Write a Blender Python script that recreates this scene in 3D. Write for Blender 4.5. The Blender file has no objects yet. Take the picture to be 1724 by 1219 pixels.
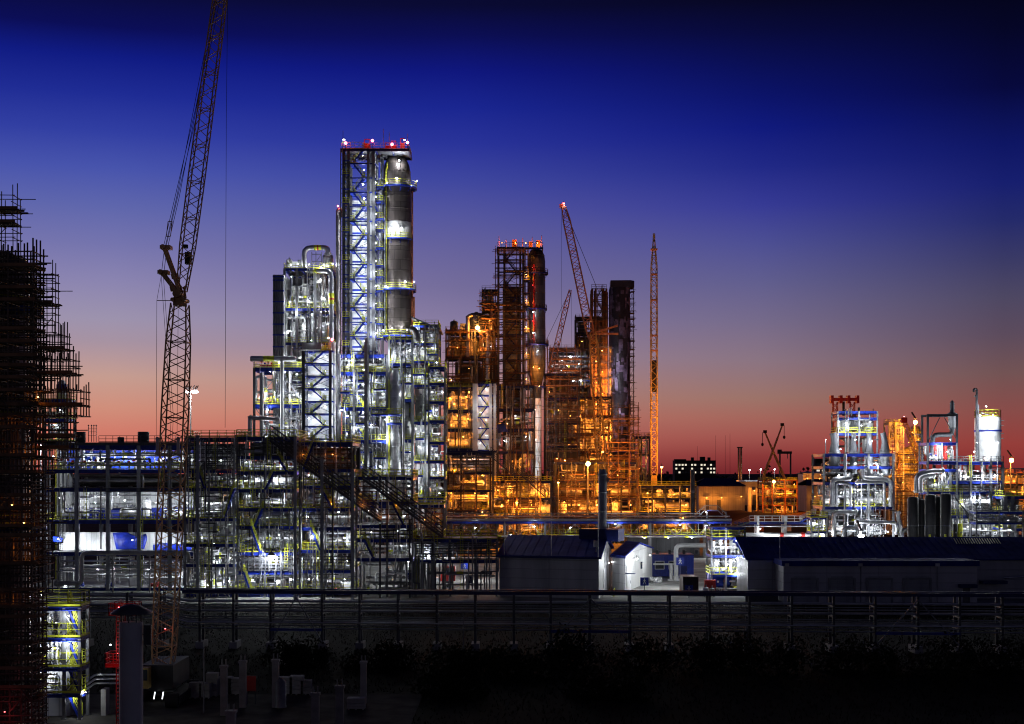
import bpy, math, random
from mathutils import Vector, Matrix

# ------------------------------------------------------------------ basics
F, CX, HY, CH = 2400.0, 862.0, 795.0, 20.0      # focal length in photo pixels, horizon row, eye height
C = bpy.context.scene.collection
V = Vector
def X(px, Y): return (px - CX) / F * Y
def Z(py, Y): return CH - (py - HY) / F * Y
def P(px, py, Y): return V((X(px, Y), Y, Z(py, Y)))
def S(n, Y): return n * Y / F
ORG = {}
ORD = ['lowest', 'second', 'third', 'fourth', 'fifth', 'sixth', 'seventh', 'eighth', 'ninth', 'tenth', 'eleventh', 'twelfth']
NTH = ['first', 'second', 'third', 'fourth', 'fifth', 'sixth', 'seventh', 'eighth', 'ninth', 'tenth', 'eleventh', 'twelfth',
       'thirteenth', 'fourteenth', 'fifteenth', 'sixteenth', 'seventeenth', 'eighteenth', 'nineteenth', 'twentieth']

class MB:
    """collects shapes into one mesh"""
    def __init__(s): s.v = []; s.f = []; s.s = []; s.mi = []; s.m = 0
    def face(s, idx, sm=False): s.f.append(idx); s.s.append(sm); s.mi.append(s.m)
    def box(s, x0, x1, y0, y1, z0, z1):
        b = len(s.v)
        s.v += [(x0,y0,z0),(x1,y0,z0),(x1,y1,z0),(x0,y1,z0),(x0,y0,z1),(x1,y0,z1),(x1,y1,z1),(x0,y1,z1)]
        for q in ((0,3,2,1),(4,5,6,7),(0,1,5,4),(1,2,6,5),(2,3,7,6),(3,0,4,7)): s.face([b+i for i in q])
        return s
    def bar(s, a, b, w, h=None):
        a, b = V(a), V(b); h = h or w
        d = b - a
        if d.length < 1e-6: return s
        d.normalize()
        up = V((0,0,1)) if abs(d.z) < .95 else V((0,1,0))
        r = d.cross(up).normalized(); u = r.cross(d)
        r *= w/2; u *= h/2
        n = len(s.v)
        for p in (a, b):
            for q in (-r-u, r-u, r+u, -r+u): s.v.append(tuple(p+q))
        for q in ((0,1,2,3),(7,6,5,4),(0,4,5,1),(1,5,6,2),(2,6,7,3),(3,7,4,0)): s.face([n+i for i in q])
        return s
    def ibeam(s, a, b, w, h):
        """wide flange section"""
        a, b = V(a), V(b); d = (b-a).normalized()
        up = V((0,0,1)) if abs(d.z) < .95 else V((0,1,0))
        r = d.cross(up).normalized(); u = r.cross(d)
        s.bar(a+u*(h/2-.04), b+u*(h/2-.04), w, .08); s.bar(a-u*(h/2-.04), b-u*(h/2-.04), w, .08)
        s.bar(a, b, .07, h-.16)
        return s
    def tube(s, a, b, r, n=6, r2=None, cap=True):
        return s.sweep([a, b], [r, r if r2 is None else r2], n, cap)
    def sweep(s, pts, rad, n=8, cap=True):
        pts = [V(p) for p in pts]
        if not isinstance(rad, (list, tuple)): rad = [rad]*len(pts)
        base = len(s.v); ref = None
        for i, p in enumerate(pts):
            d = (pts[min(i+1, len(pts)-1)] - pts[max(i-1, 0)])
            if d.length < 1e-9: d = V((0,0,1))
            d.normalize()
            if ref is None:
                ref = V((0,0,1)) if abs(d.z) < .9 else V((1,0,0))
            r = ref - d*ref.dot(d)
            if r.length < 1e-4: r = d.orthogonal()
            r.normalize(); ref = r
            u = d.cross(r)
            for k in range(n):
                t = 2*math.pi*k/n
                s.v.append(tuple(p + (r*math.cos(t) + u*math.sin(t))*rad[i]))
        for i in range(len(pts)-1):
            for k in range(n):
                a0 = base+i*n+k; a1 = base+i*n+(k+1) % n
                s.face([a0, a1, a1+n, a0+n], n > 4)
        if cap:
            for i, fl in ((0, True), (len(pts)-1, False)):
                b = len(s.v)
                s.v += s.v[base+i*n: base+i*n+n]
                q = list(range(b, b+n))
                s.face(q[::-1] if fl else q)
        return s
    def pipe(s, pts, r, n=8, bend=1.6, fl=True):
        """polyline with rounded elbows and flange rings"""
        pts = [V(p) for p in pts]; out = [pts[0]]
        for i in range(1, len(pts)-1):
            a, p, b = pts[i-1], pts[i], pts[i+1]
            da = (a-p); db = (b-p)
            L = min(r*bend+.05, da.length*.45, db.length*.45)
            da.normalize(); db.normalize()
            for t in (0, .33, .67, 1):
                w = (1-t)
                out.append(p + da*L*w*w + db*L*t*t)
        out.append(pts[-1])
        s.sweep(out, r, n)
        if fl:
            for p, q in ((pts[0], pts[1]), (pts[-1], pts[-2])):
                d = (q-p)
                if d.length > 1:
                    d.normalize(); s.tube(p+d*.25, p+d*.37, r*1.45+.03, n); s.tube(p+d*.42, p+d*.54, r*1.45+.03, n)
        return s
    def lathe(s, c, prof, n=24, axis='z', cap=True):
        c = V(c); b = len(s.v)
        for (r, h) in prof:
            for k in range(n):
                t = 2*math.pi*k/n
                x, y = r*math.cos(t), r*math.sin(t)
                q = {'z': (x, y, h), 'x': (h, x, y), 'y': (y, h, x)}[axis]
                s.v.append(tuple(c + V(q)))
        for i in range(len(prof)-1):
            for k in range(n):
                a0 = b+i*n+k; a1 = b+i*n+(k+1) % n
                s.face([a0, a1, a1+n, a0+n], True)
        if cap:
            for i, fl in ((0, True), (len(prof)-1, False)):
                q0 = len(s.v); s.v += s.v[b+i*n:b+i*n+n]
                q = list(range(q0, q0+n)); s.face(q[::-1] if fl else q)
        return s
    def quad(s, a, b, c, d):
        n = len(s.v); s.v += [tuple(a), tuple(b), tuple(c), tuple(d)]; s.face([n, n+1, n+2, n+3]); return s
    def prism(s, poly, z0, z1):
        """poly: list of (x, y), counter-clockwise"""
        n = len(poly); b = len(s.v)
        s.v += [(x, y, z0) for x, y in poly] + [(x, y, z1) for x, y in poly]
        s.face(list(range(b+n-1, b-1, -1))); s.face(list(range(b+n, b+2*n)))
        for k in range(n): s.face([b+k, b+(k+1) % n, b+n+(k+1) % n, b+n+k])
        return s
    def slab(s, poly, t):
        """a plate from 3-d points, thickness t along its normal"""
        poly = [V(p) for p in poly]
        nn = (poly[1]-poly[0]).cross(poly[2]-poly[0]).normalized()*t
        n = len(poly); b = len(s.v)
        s.v += [tuple(p) for p in poly] + [tuple(p+nn) for p in poly]
        s.face(list(range(b+n-1, b-1, -1))); s.face(list(range(b+n, b+2*n)))
        for k in range(n): s.face([b+k, b+(k+1) % n, b+n+(k+1) % n, b+n+k])
        return s
    def build(s, name, mat, parent=None, label=None):
        me = bpy.data.meshes.new(name)
        if parent is not None: o0 = ORG[parent]
        else:
            xs = [v[0] for v in s.v]; ys = [v[1] for v in s.v]; zs = [v[2] for v in s.v]
            o0 = V(((min(xs)+max(xs))/2, (min(ys)+max(ys))/2, min(zs)))
        ox, oy, oz = o0
        me.from_pydata([(x-ox, y-oy, z-oz) for x, y, z in s.v], [], s.f)
        me.polygons.foreach_set('use_smooth', s.s)
        mats = mat if isinstance(mat, (list, tuple)) else [mat]
        for m in mats: me.materials.append(m)
        if len(mats) > 1: me.polygons.foreach_set('material_index', s.mi)
        o = bpy.data.objects.new(name, me); C.objects.link(o)
        if parent is not None: o.parent = parent
        else: o.location = o0
        ORG[o] = o0.copy()
        if label: o['label'] = label
        return o

LABELS = {}
def tag(o, label, cat, group=None, kind=None):
    o['label'] = label; o['category'] = cat
    if group: o['group'] = group
    if kind: o['kind'] = kind
    LABELS.setdefault(label, []).append(o)
    return o
def thing(name, label, cat, loc, group=None):
    o = bpy.data.objects.new(name, None); C.objects.link(o); o.empty_display_size = .5
    o.location = loc; ORG[o] = V(loc)
    return tag(o, label, cat, group)
def solo(mb, name, mat, label, cat, group=None): return tag(mb.build(name, mat), label, cat, group)
def struct(mb, name, mat, kind='structure'):
    o = mb.build(name, mat); o['kind'] = kind; return o
def dup(root, d, label=None):
    """copy a thing, its parts and their sub-parts, moved by d"""
    def rec(o, par):
        c = o.copy(); C.objects.link(c)
        if par is not None: c.parent = par
        for ch in list(o.children): rec(ch, c)
        return c
    r = rec(root, None); r.location = V(root.location) + V(d); ORG[r] = V(r.location)
    if label: r['label'] = label; LABELS.setdefault(label, []).append(r)
    return r

# ------------------------------------------------------------------ materials
def mat(name, col, rough=.6, metal=0., var=.25, scale=.6, dirt=None, spec=.4, streak=False):
    m = bpy.data.materials.new(name); m.use_nodes = True
    nt = m.node_tree; N = nt.nodes; L = nt.links
    b = N['Principled BSDF']
    b.inputs['Roughness'].default_value = rough; b.inputs['Metallic'].default_value = metal
    b.inputs['Specular IOR Level'].default_value = spec
    tc = N.new('ShaderNodeTexCoord'); mp = N.new('ShaderNodeMapping')
    L.new(tc.outputs['Object'], mp.inputs[0])
    if streak: mp.inputs['Scale'].default_value = (1, 1, .12)
    no = N.new('ShaderNodeTexNoise'); no.inputs['Scale'].default_value = scale; no.inputs['Detail'].default_value = 6
    no.inputs['Roughness'].default_value = .65
    L.new(mp.outputs[0], no.inputs['Vector'])
    oi = N.new('ShaderNodeObjectInfo')
    ad = N.new('ShaderNodeMath'); ad.operation = 'MULTIPLY_ADD'; ad.inputs[1].default_value = .22; ad.inputs[2].default_value = -.11
    L.new(oi.outputs['Random'], ad.inputs[0])
    a2 = N.new('ShaderNodeMath'); a2.operation = 'ADD'
    L.new(no.outputs['Fac'], a2.inputs[0]); L.new(ad.outputs[0], a2.inputs[1])
    cr = N.new('ShaderNodeValToRGB')
    d = dirt or tuple(c*(1-var*1.6) for c in col)
    cr.color_ramp.elements[0].position = .3; cr.color_ramp.elements[0].color = (*d, 1)
    cr.color_ramp.elements[1].position = .62; cr.color_ramp.elements[1].color = (*[min(1, c*(1+var*.3)) for c in col], 1)
    L.new(a2.outputs[0], cr.inputs[0]); L.new(cr.outputs[0], b.inputs['Base Color'])
    rr = N.new('ShaderNodeMapRange'); rr.inputs[3].default_value = min(1, rough*1.25); rr.inputs[4].default_value = rough*.8
    L.new(no.outputs['Fac'], rr.inputs[0]); L.new(rr.outputs[0], b.inputs['Roughness'])
    return m
def cladding(name, col, pitch=1.0, var=.2, rough=.5, metal=0., horiz=False, seam=.35):
    """sheet wall: ribs as bump, panel seams and streaks as colour"""
    m = mat(name, col, rough, metal, var, .35, streak=True)
    nt = m.node_tree; N = nt.nodes; L = nt.links; b = N['Principled BSDF']
    tc = N.new('ShaderNodeTexCoord')
    sp = N.new('ShaderNodeSeparateXYZ'); L.new(tc.outputs['Object'], sp.inputs[0])
    def saw(out, p, wd):
        a = N.new('ShaderNodeMath'); a.operation = 'DIVIDE'; a.inputs[1].default_value = p; L.new(out, a.inputs[0])
        f = N.new('ShaderNodeMath'); f.operation = 'FRACT'; L.new(a.outputs[0], f.inputs[0])
        g = N.new('ShaderNodeMath'); g.operation = 'LESS_THAN'; g.inputs[1].default_value = wd; L.new(f.outputs[0], g.inputs[0])
        return g.outputs[0]
    su = N.new('ShaderNodeMath'); su.operation = 'ADD'; L.new(sp.outputs[0], su.inputs[0]); L.new(sp.outputs[1], su.inputs[1])
    s1 = saw(sp.outputs[2] if horiz else su.outputs[0], pitch, .09)
    s2 = saw(su.outputs[0] if horiz else sp.outputs[2], pitch*5.3, .012)
    mx = N.new('ShaderNodeMath'); mx.operation = 'MAXIMUM'; L.new(s1, mx.inputs[0]); L.new(s2, mx.inputs[1])
    mix = N.new('ShaderNodeMixRGB'); mix.blend_type = 'MULTIPLY'; mix.inputs[2].default_value = (1-seam,)*3 + (1,)
    L.new(mx.outputs[0], mix.inputs[0])
    src = b.inputs['Base Color'].links[0].from_socket
    L.new(src, mix.inputs[1]); L.new(mix.outputs[0], b.inputs['Base Color'])
    bp = N.new('ShaderNodeBump'); bp.inputs['Strength'].default_value = .5; bp.inputs['Distance'].default_value = .05; bp.invert = True
    L.new(mx.outputs[0], bp.inputs['Height']); L.new(bp.outputs[0], b.inputs['Normal'])
    return m
def jacket(name, col, rough=.4, metal=.5, seam=2.2):
    """column insulation: sheets of slightly different grey round the shell, dark seams, streaks"""
    m = mat(name, col, rough, metal, .35, .25, dirt=tuple(c*.35 for c in col), streak=True)
    nt = m.node_tree; N = nt.nodes; L = nt.links; b = N['Principled BSDF']
    tc = N.new('ShaderNodeTexCoord'); sp = N.new('ShaderNodeSeparateXYZ'); L.new(tc.outputs['Object'], sp.inputs[0])
    at = N.new('ShaderNodeMath'); at.operation = 'ARCTAN2'; L.new(sp.outputs[1], at.inputs[0]); L.new(sp.outputs[0], at.inputs[1])
    k = N.new('ShaderNodeMath'); k.operation = 'MULTIPLY'; k.inputs[1].default_value = 3.2; L.new(at.outputs[0], k.inputs[0])
    cx = N.new('ShaderNodeCombineXYZ'); L.new(k.outputs[0], cx.inputs[0]); L.new(sp.outputs[2], cx.inputs[1])
    br = N.new('ShaderNodeTexBrick'); L.new(cx.outputs[0], br.inputs['Vector']); br.inputs['Scale'].default_value = 1; br.inputs['Brick Width'].default_value = 2.6; br.inputs['Row Height'].default_value = seam
    br.inputs['Mortar Size'].default_value = .05; br.inputs['Color1'].default_value = (1, 1, 1, 1); br.inputs['Color2'].default_value = (.5, .5, .52, 1); br.inputs['Mortar'].default_value = (.25, .25, .25, 1)
    mx = N.new('ShaderNodeMixRGB'); mx.blend_type = 'MULTIPLY'; mx.inputs[0].default_value = .8
    src = b.inputs['Base Color'].links[0].from_socket; L.new(src, mx.inputs[1]); L.new(br.outputs['Color'], mx.inputs[2]); L.new(mx.outputs[0], b.inputs['Base Color'])
    return m
def emit(name, col, st):
    m = bpy.data.materials.new(name); m.use_nodes = True
    b = m.node_tree.nodes['Principled BSDF']
    b.inputs['Base Color'].default_value = (*[c*.5 for c in col], 1)
    b.inputs['Emission Color'].default_value = (*col, 1); b.inputs['Emission Strength'].default_value = st
    return m

M = dict(
    steel=mat('galvanised steel', (.26, .27, .29), .5, .55, .3, .5),
    dsteel=mat('dark painted steel', (.075, .078, .09), .55, .1, .3, .5),
    blue=mat('blue painted steel', (.008, .028, .30), .45, 0, .35, .7),
    dblue=mat('deep blue painted steel', (.006, .012, .11), .5, 0, .3, .7),
    yellow=mat('yellow safety paint', (.60, .64, .04), .5, 0, .3, .8),
    red=mat('red paint', (.55, .03, .025), .5, 0, .25, .8),
    white=mat('white paint', (.72, .73, .74), .5, 0, .3, .25, dirt=(.38, .37, .35)),
    clad=cladding('white wall cladding', (.66, .67, .68), .9),
    dclad=cladding('dark grey cladding', (.12, .12, .13), 1.1, .3, .5, .2),
    alu=mat('aluminium pipe jacket', (.66, .67, .70), .3, .92, .3, .5),
    dalu=mat('weathered aluminium jacket', (.36, .35, .35), .38, .85, .4, .3),
    galv=mat('light galvanised paint', (.34, .35, .38), .55, .1, .3, .5),
    grate=mat('steel grating', (.10, .10, .11), .7, .2, .3, .6),
    rust=mat('rusty scaffold steel', (.13, .06, .035), .75, .1, .5, .8, dirt=(.05, .03, .02)),
    scaf=mat('scaffold tube steel', (.15, .11, .09), .6, .3, .4, .8),
    plank=mat('scaffold board wood', (.24, .13, .07), .85, 0, .4, .9),
    crane=mat('brown crane paint', (.62, .36, .17), .55, .1, .35, .5),
    ocrane=mat('orange crane paint', (.78, .34, .18), .5, 0, .3, .5),
    ycrane=mat('yellow crane paint', (.72, .52, .16), .5, 0, .3, .5),
    black=mat('black rubber', (.015, .015, .016), .8, 0, .2, 1),
    dark=mat('dark machinery paint', (.02, .02, .023), .6, 0, .3, .6),
    conc=mat('concrete', (.34, .33, .31), .85, 0, .3, .5),
    brown=jacket('brown column cladding', (.15, .125, .115)),
    darkcol=jacket('dark grey column jacket', (.16, .16, .17), .36, .6),
    wrap=mat('dark wrapped sheeting', (.045, .035, .05), .5, .1, .5, .25, dirt=(.008, .007, .01)),
    tarp=mat('blue tarpaulin', (.012, .035, .42), .4, 0, .5, .6),
    cable=mat('steel rope', (.06, .06, .065), .5, .4, .1, 1),
    cream=cladding('cream wall panel', (.55, .52, .46), 1.2),
    wood=mat('orange primer steel', (.42, .13, .06), .7, 0, .4, .7),
    glass=mat('dark window glass', (.05, .06, .07), .1, 0, .1, 1),
    w_lamp=emit('lit white lamp', (.92, .96, 1), 30), o_lamp=emit('lit sodium lamp', (1, .46, .09), 26),
    w_flood=emit('lit white floodlight', (.92, .96, 1), 140), o_flood=emit('lit sodium floodlight', (1, .46, .09), 130), r_flood=emit('lit red floodlight', (1, .1, .12), 18),
    r_lamp=emit('lit red lamp', (1, .1, .12), 18), winlit=emit('lit window', (1, .9, .7), .8),
    wincool=emit('lit interior', (.9, .95, 1), 2.2),
)
# ------------------------------------------------------------------ lamps
LCOL = {'w': (.9, .95, 1), 'o': (1, .29, .03), 'r': (1, .06, .07)}
LMUL = {'w': .8, 'o': 2.2, 'r': .6}
NL = [0]; LR = random.Random(77)
def light(p, kind, power, rad=.15):
    l = bpy.data.lights.new('lamp_light', 'POINT'); l.energy = power*LMUL[kind]; l.color = LCOL[kind]; l.shadow_soft_size = rad
    o = bpy.data.objects.new('lamp_light', l); C.objects.link(o); o.location = p; NL[0] += 1
    return o
def lamp(par, p, kind='w', power=400, r=.2, off=None):
    """globe with a hood on a short arm, and its light just outside the globe"""
    p = V(p); mb = MB()
    if r < .3: r *= LR.uniform(.45, 1.05); power *= LR.choice((.4, .7, .9, 1.1, 1.6, 2.2))
    mb.m = 0
    if r < .6: mb.lathe(p, [(r*.25, r*1.05), (r*.8, r*.75), (r*1.25, r*.25), (r*1.3, r*.15)], 8)
    else: mb.lathe(p, [(r*.1, r*1.1), (r*.4, r*1.05), (r*.5, r*.9)], 10)
    mb.bar(p + V((0, 0, r)), p + V((0, r*3, r*2.5)), r*.3)
    if r > .7: r = .5+.25*(r-.7)
    mb.m = 1
    mb.lathe(p, [(.02, -r), (r*.7, -r*.7), (r, 0), (r*.9, r*.2)] + ([(r*.75, r*.66), (r*.4, r*.9)] if r >= .6 else []), 8 if r < .6 else 14)
    o = mb.build('lamp', [M['dark'], M[kind+('_flood' if r >= .5 else '_lamp')]], par)
    if power: light(p + (V(off) if off is not None else V((0, -r*1.6-.1, -r*.8))), kind, power)
    return o
def beacon(par, p, power=60, r=.22):
    p = V(p); mb = MB(); mb.m = 0
    mb.tube(p - V((0, 0, 1.6)), p - V((0, 0, r*.8)), .06, 5)
    mb.m = 1; mb.lathe(p, [(.02, -r), (r*.8, -r*.6), (r, 0), (r*.7, r*.7), (.02, r)], 8)
    o = mb.build('warning_light', [M['dark'], M['r_lamp']], par)
    light(p + V((0, -.5, .05)), 'r', power)
    return o
# ------------------------------------------------------------------ generators
def rail_mb(pts, h=1.15, step=1.4, r=.05, closed=False, mb=None, rails=(1, .55, .1)):
    mb = mb or MB()
    pts = [V(p) for p in pts]
    if closed: pts = pts + [pts[0]]
    for a, b in zip(pts, pts[1:]):
        d = b-a; n = max(1, int(round(d.length/step)))
        for k in range(n+1):
            q = a + d*(k/n); mb.bar(q, q+V((0, 0, h)), r*1.6)
        for t in rails:
            z = V((0, 0, h*t)); mb.bar(a+z, b+z, r*1.6 if t > .2 else .03, r*1.6 if t > .2 else .16)
    return mb
def deck_mb(x0, x1, y0, y1, z, h=.55, w=.28, step=3.0):
    """edge beams and joists under a thin grating sheet"""
    mb = MB()
    for y in (y0, y1): mb.ibeam((x0-.1, y, z-h/2), (x1+.1, y, z-h/2), w, h)
    for x in (x0, x1): mb.ibeam((x, y0+w/2, z-h/2), (x, y1-w/2, z-h/2), w, h*.98)
    n = int((x1-x0)/step)
    for k in range(1, n): 
        x = x0 + (x1-x0)*k/n; mb.bar((x, y0+.1, z-h*.35), (x, y1-.1, z-h*.35), .12, h*.5)
    return mb
def stair_mb(a, b, w, side):
    """stringers and treads from a (low) to b (high); width w along +side"""
    a, b = V(a), V(b); side = V(side); mb = MB(); d = b-a
    for k in (0, 1): mb.bar(a+side*w*k, b+side*w*k, .12, .29 if w > .85 else .18)
    n = max(3, int(abs(d.z)/.3))
    for k in range(1, n):
        p = a + d*(k/n); mb.bar(p, p+side*w, .22, .04)
    return mb
def handrail_mb(a, b, w, side, h=1.0):
    a, b = V(a), V(b); side = V(side); mb = MB(); d = b-a
    n = max(2, int(d.length/1.2))
    for k in (0, 1):
        o = side*w*k
        for t in (.35, .68, 1): mb.bar(a+o+V((0, 0, h*t+.2)), b+o+V((0, 0, h*t+.2)), .055)
        for i in range(n+1):
            p = a+o+d*(i/n); mb.bar(p+V((0, 0, .1)), p+V((0, 0, h+.22)), .075)
    return mb
def add_stair(par, a, b, w=1.0, side=(0, 1, 0), mats=('blue', 'yellow')):
    s = stair_mb(a, b, w, side).build('stair_flight', M[mats[0]], par)
    handrail_mb(a, b, w, side).build('handrail', M[mats[1]], s)
    return s

class Frame:
    """steel process frame: one thing with columns, decks, railings, braces, pipes and lamps as parts"""
    def __init__(s, name, label, cols, Y0, dep, levels, cat='steel frame', colm='steel', beamm='blue', colw=.38, rails='yellow',
                 base=0., railr=.05, norail=(), nogrid=(), short='steel frame', beamh=.55, rows=2, group=None, top_ext=0.):
        s.cols = [X(c, Y0) for c in cols]; s.Y0, s.Y1 = Y0, Y0+dep
        s.lv = [Z(l, Y0) for l in levels]                # from low to high
        s.x0, s.x1 = s.cols[0], s.cols[-1]
        s.short = short; s.base = base; s.count = {}
        s.t = thing(name, label, cat, ((s.x0+s.x1)/2, (s.Y0+s.Y1)/2, base), group)
        top = s.lv[-1] + top_ext
        ys = [Y0 + dep*i/(rows-1) for i in range(rows)]
        for x in s.cols:
            for y in ys:
                mb = MB(); w = colw
                mb.bar((x, y-w/2+.03, base), (x, y-w/2+.03, top), w, .06); mb.bar((x, y+w/2-.03, base), (x, y+w/2-.03, top), w, .06)
                mb.bar((x, y, base), (x, y, top), .06, w-.12)
                mb.box(x-w*.8, x+w*.8, y-w*.8, y+w*.8, base, base+.12)
                mb.build('column', M[colm], s.t)
        for i, z in enumerate(s.lv):
            d = deck_mb(s.x0, s.x1, Y0-.02, s.Y1+.02, z, beamh).build('deck', M[beamm], s.t)
            if i not in nogrid:
                MB().box(s.x0-.1, s.x1+.1, Y0-.1, s.Y1+.1, z, z+.05).build('grating', M['grate'], d)
            if rails and i not in norail:
                e = .12
                rail_mb([(s.x0-e, Y0-e, z+.05), (s.x1+e, Y0-e, z+.05), (s.x1+e, s.Y1+e, z+.05), (s.x0-e, s.Y1+e, z+.05)], closed=True, r=railr).build('railing', M[rails], s.t)
    def z(s, i): return s.base if i < 0 else s.lv[i]
    def brace(s, bay, i, kind='x', m='steel', w=.16, y=None):
        """diagonals in the front plane of a bay between deck i and deck i+1"""
        xa, xb = s.cols[bay], s.cols[bay+1]; z0 = s.z(i)+.1; z1 = s.z(i+1)-.5; y = s.Y0 if y is None else y
        mb = MB(); xm = (xa+xb)/2
        if kind == 'x': mb.bar((xa, y+.05, z0), (xb, y+.05, z1), w); mb.bar((xb, y-.13, z0), (xa, y-.13, z1), w)
        elif kind == '/': mb.bar((xa, y, z0), (xb, y, z1), w)
        elif kind == '\\': mb.bar((xb, y, z0), (xa, y, z1), w)
        elif kind == 'v': mb.bar((xa, y, z1), (xm, y, z0), w); mb.bar((xb, y+.02, z1), (xm, y+.02, z0), w)
        elif kind == '^': mb.bar((xa, y, z0), (xm, y, z1), w); mb.bar((xb, y+.02, z0), (xm, y+.02, z1), w)
        mb.build('brace', M[m], s.t)
    def lamp(s, px, py, kind='w', power=400, dy=.5, r=.2):
        """lamp placed where the photo shows it, dy behind the front plane"""
        y = s.Y0 + dy; lamp(s.t, P(px, py, y), kind, power, r)
    def panel(s, i, a=0., b=1., m='clad', y=None, h0=.1, h1=.7, name='wall_panel', th=.12):
        y = (s.Y1 - .4) if y is None else y
        xa, xb = s.x0+(s.x1-s.x0)*a, s.x0+(s.x1-s.x0)*b
        return MB().box(xa, xb, y, y+th, s.z(i)+h0, s.z(i+1)-h1).build(name, M[m], s.t)
    def pipes(s, i, n, rnd, mats=('alu', 'alu', 'white', 'steel', 'dalu'), rr=(.07, .26), a=0., b=1., rack=False):
        """piping between deck i and deck i+1"""
        xa, xb = s.x0+(s.x1-s.x0)*a+.3, s.x0+(s.x1-s.x0)*b-.3
        z0, z1 = s.z(i)+.15, s.z(i+1)-.65
        if z1-z0 < .8 or xb-xa < .8: return
        for k in range(n): 
            run_pipe(s.t, rnd, xa, xb, s.Y0+.3, s.Y1-.5, z0, z1, rnd.choice(mats), rnd.uniform(*rr), rack)
    def tangle(s, n, rnd, mats=('steel', 'alu', 'dsteel', 'galv'), rr=(.05, .13), i0=-1, i1=None):
        """risers, conduits and cable trays close to the front plane, spanning one to three decks"""
        i1 = len(s.lv)-1 if i1 is None else i1
        for k in range(n):
            i = rnd.randrange(i0, i1); j = min(i1, i+rnd.choice((1, 1, 2, 3))); x = rnd.uniform(s.x0+.2, s.x1-.2); y = s.Y0-rnd.uniform(.15, .6)
            za, zb = s.z(i)+rnd.uniform(0, 1), s.z(j)-rnd.uniform(-.8, 1.2); r = rnd.uniform(*rr); q = rnd.random(); W = (s.x1-s.x0)
            m = M[rnd.choice(mats)]
            if q < .5: MB().pipe([(x, y, za), (x, y, zb), (x, y+.8, zb)], r, 6, fl=False).build('pipe', m, s.t)
            elif q < .75:
                x2 = min(s.x1+.3, max(s.x0-.3, x+rnd.uniform(-.35, .35)*W)); zm = rnd.uniform(za, zb)
                if abs(x2-x) > .6: MB().pipe([(x, y, za), (x, y, zm), (x2, y, zm), (x2, y, zb)], r, 6, fl=False).build('pipe', m, s.t)
            elif q < .88:
                x2 = min(s.x1+.3, x+rnd.uniform(.15, .5)*W); q2 = MB(); q2.box(x, x2, y-.15, y+.15, zb-1.0, zb-.93); q2.box(x, x2, y-.17, y-.14, zb-1.0, zb-.82); q2.build('cable_tray', M['dsteel'], s.t)
            else:
                q2 = MB(); z = za
                for d in (-.22, .22): q2.bar((x+d, y, za), (x+d, y, zb+.9), .07)
                while z < zb+.8: q2.bar((x-.22, y, z), (x+.22, y, z), .04); z += .35
                q2.build('ladder', M[rnd.choice(('yellow', 'steel'))], s.t)
    def balcony(s, px0, px1, py, d=1.3, rail='yellow', beam='blue'):
        """small railed platform projecting from the front"""
        y = s.Y0-.25; z = Z(py, y); x0, x1 = X(px0, y), X(px1, y)
        b = MB().box(x0, x1, y-d, y, z-.42, z).build('platform', M[beam], s.t)
        rail_mb([(x0, y, z), (x0, y-d+.05, z), (x1, y-d+.05, z), (x1, y, z)], step=.9).build('railing', M[rail], b)
    def gear(s, i, spec, rnd=None, adj=None):
        """equipment standing on deck i, spec: list of (kind, frac x, frac y, r, h, mat)"""
        for (kind, fx, fy, r, h, m) in sorted(spec, key=lambda q: q[1]):
            x = s.x0+(s.x1-s.x0)*fx; y = s.Y0+(s.Y1-s.Y0)*fy; z = s.z(i)+.05
            where = ('ground floor' if i < 0 else ORD[i]+' deck') + ', ' + s.short
            key = (i, kind, m); n = s.count.get(key, 0); s.count[key] = n+1
            vessel(kind, x, y, z, r, h, m, where, n)

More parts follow.
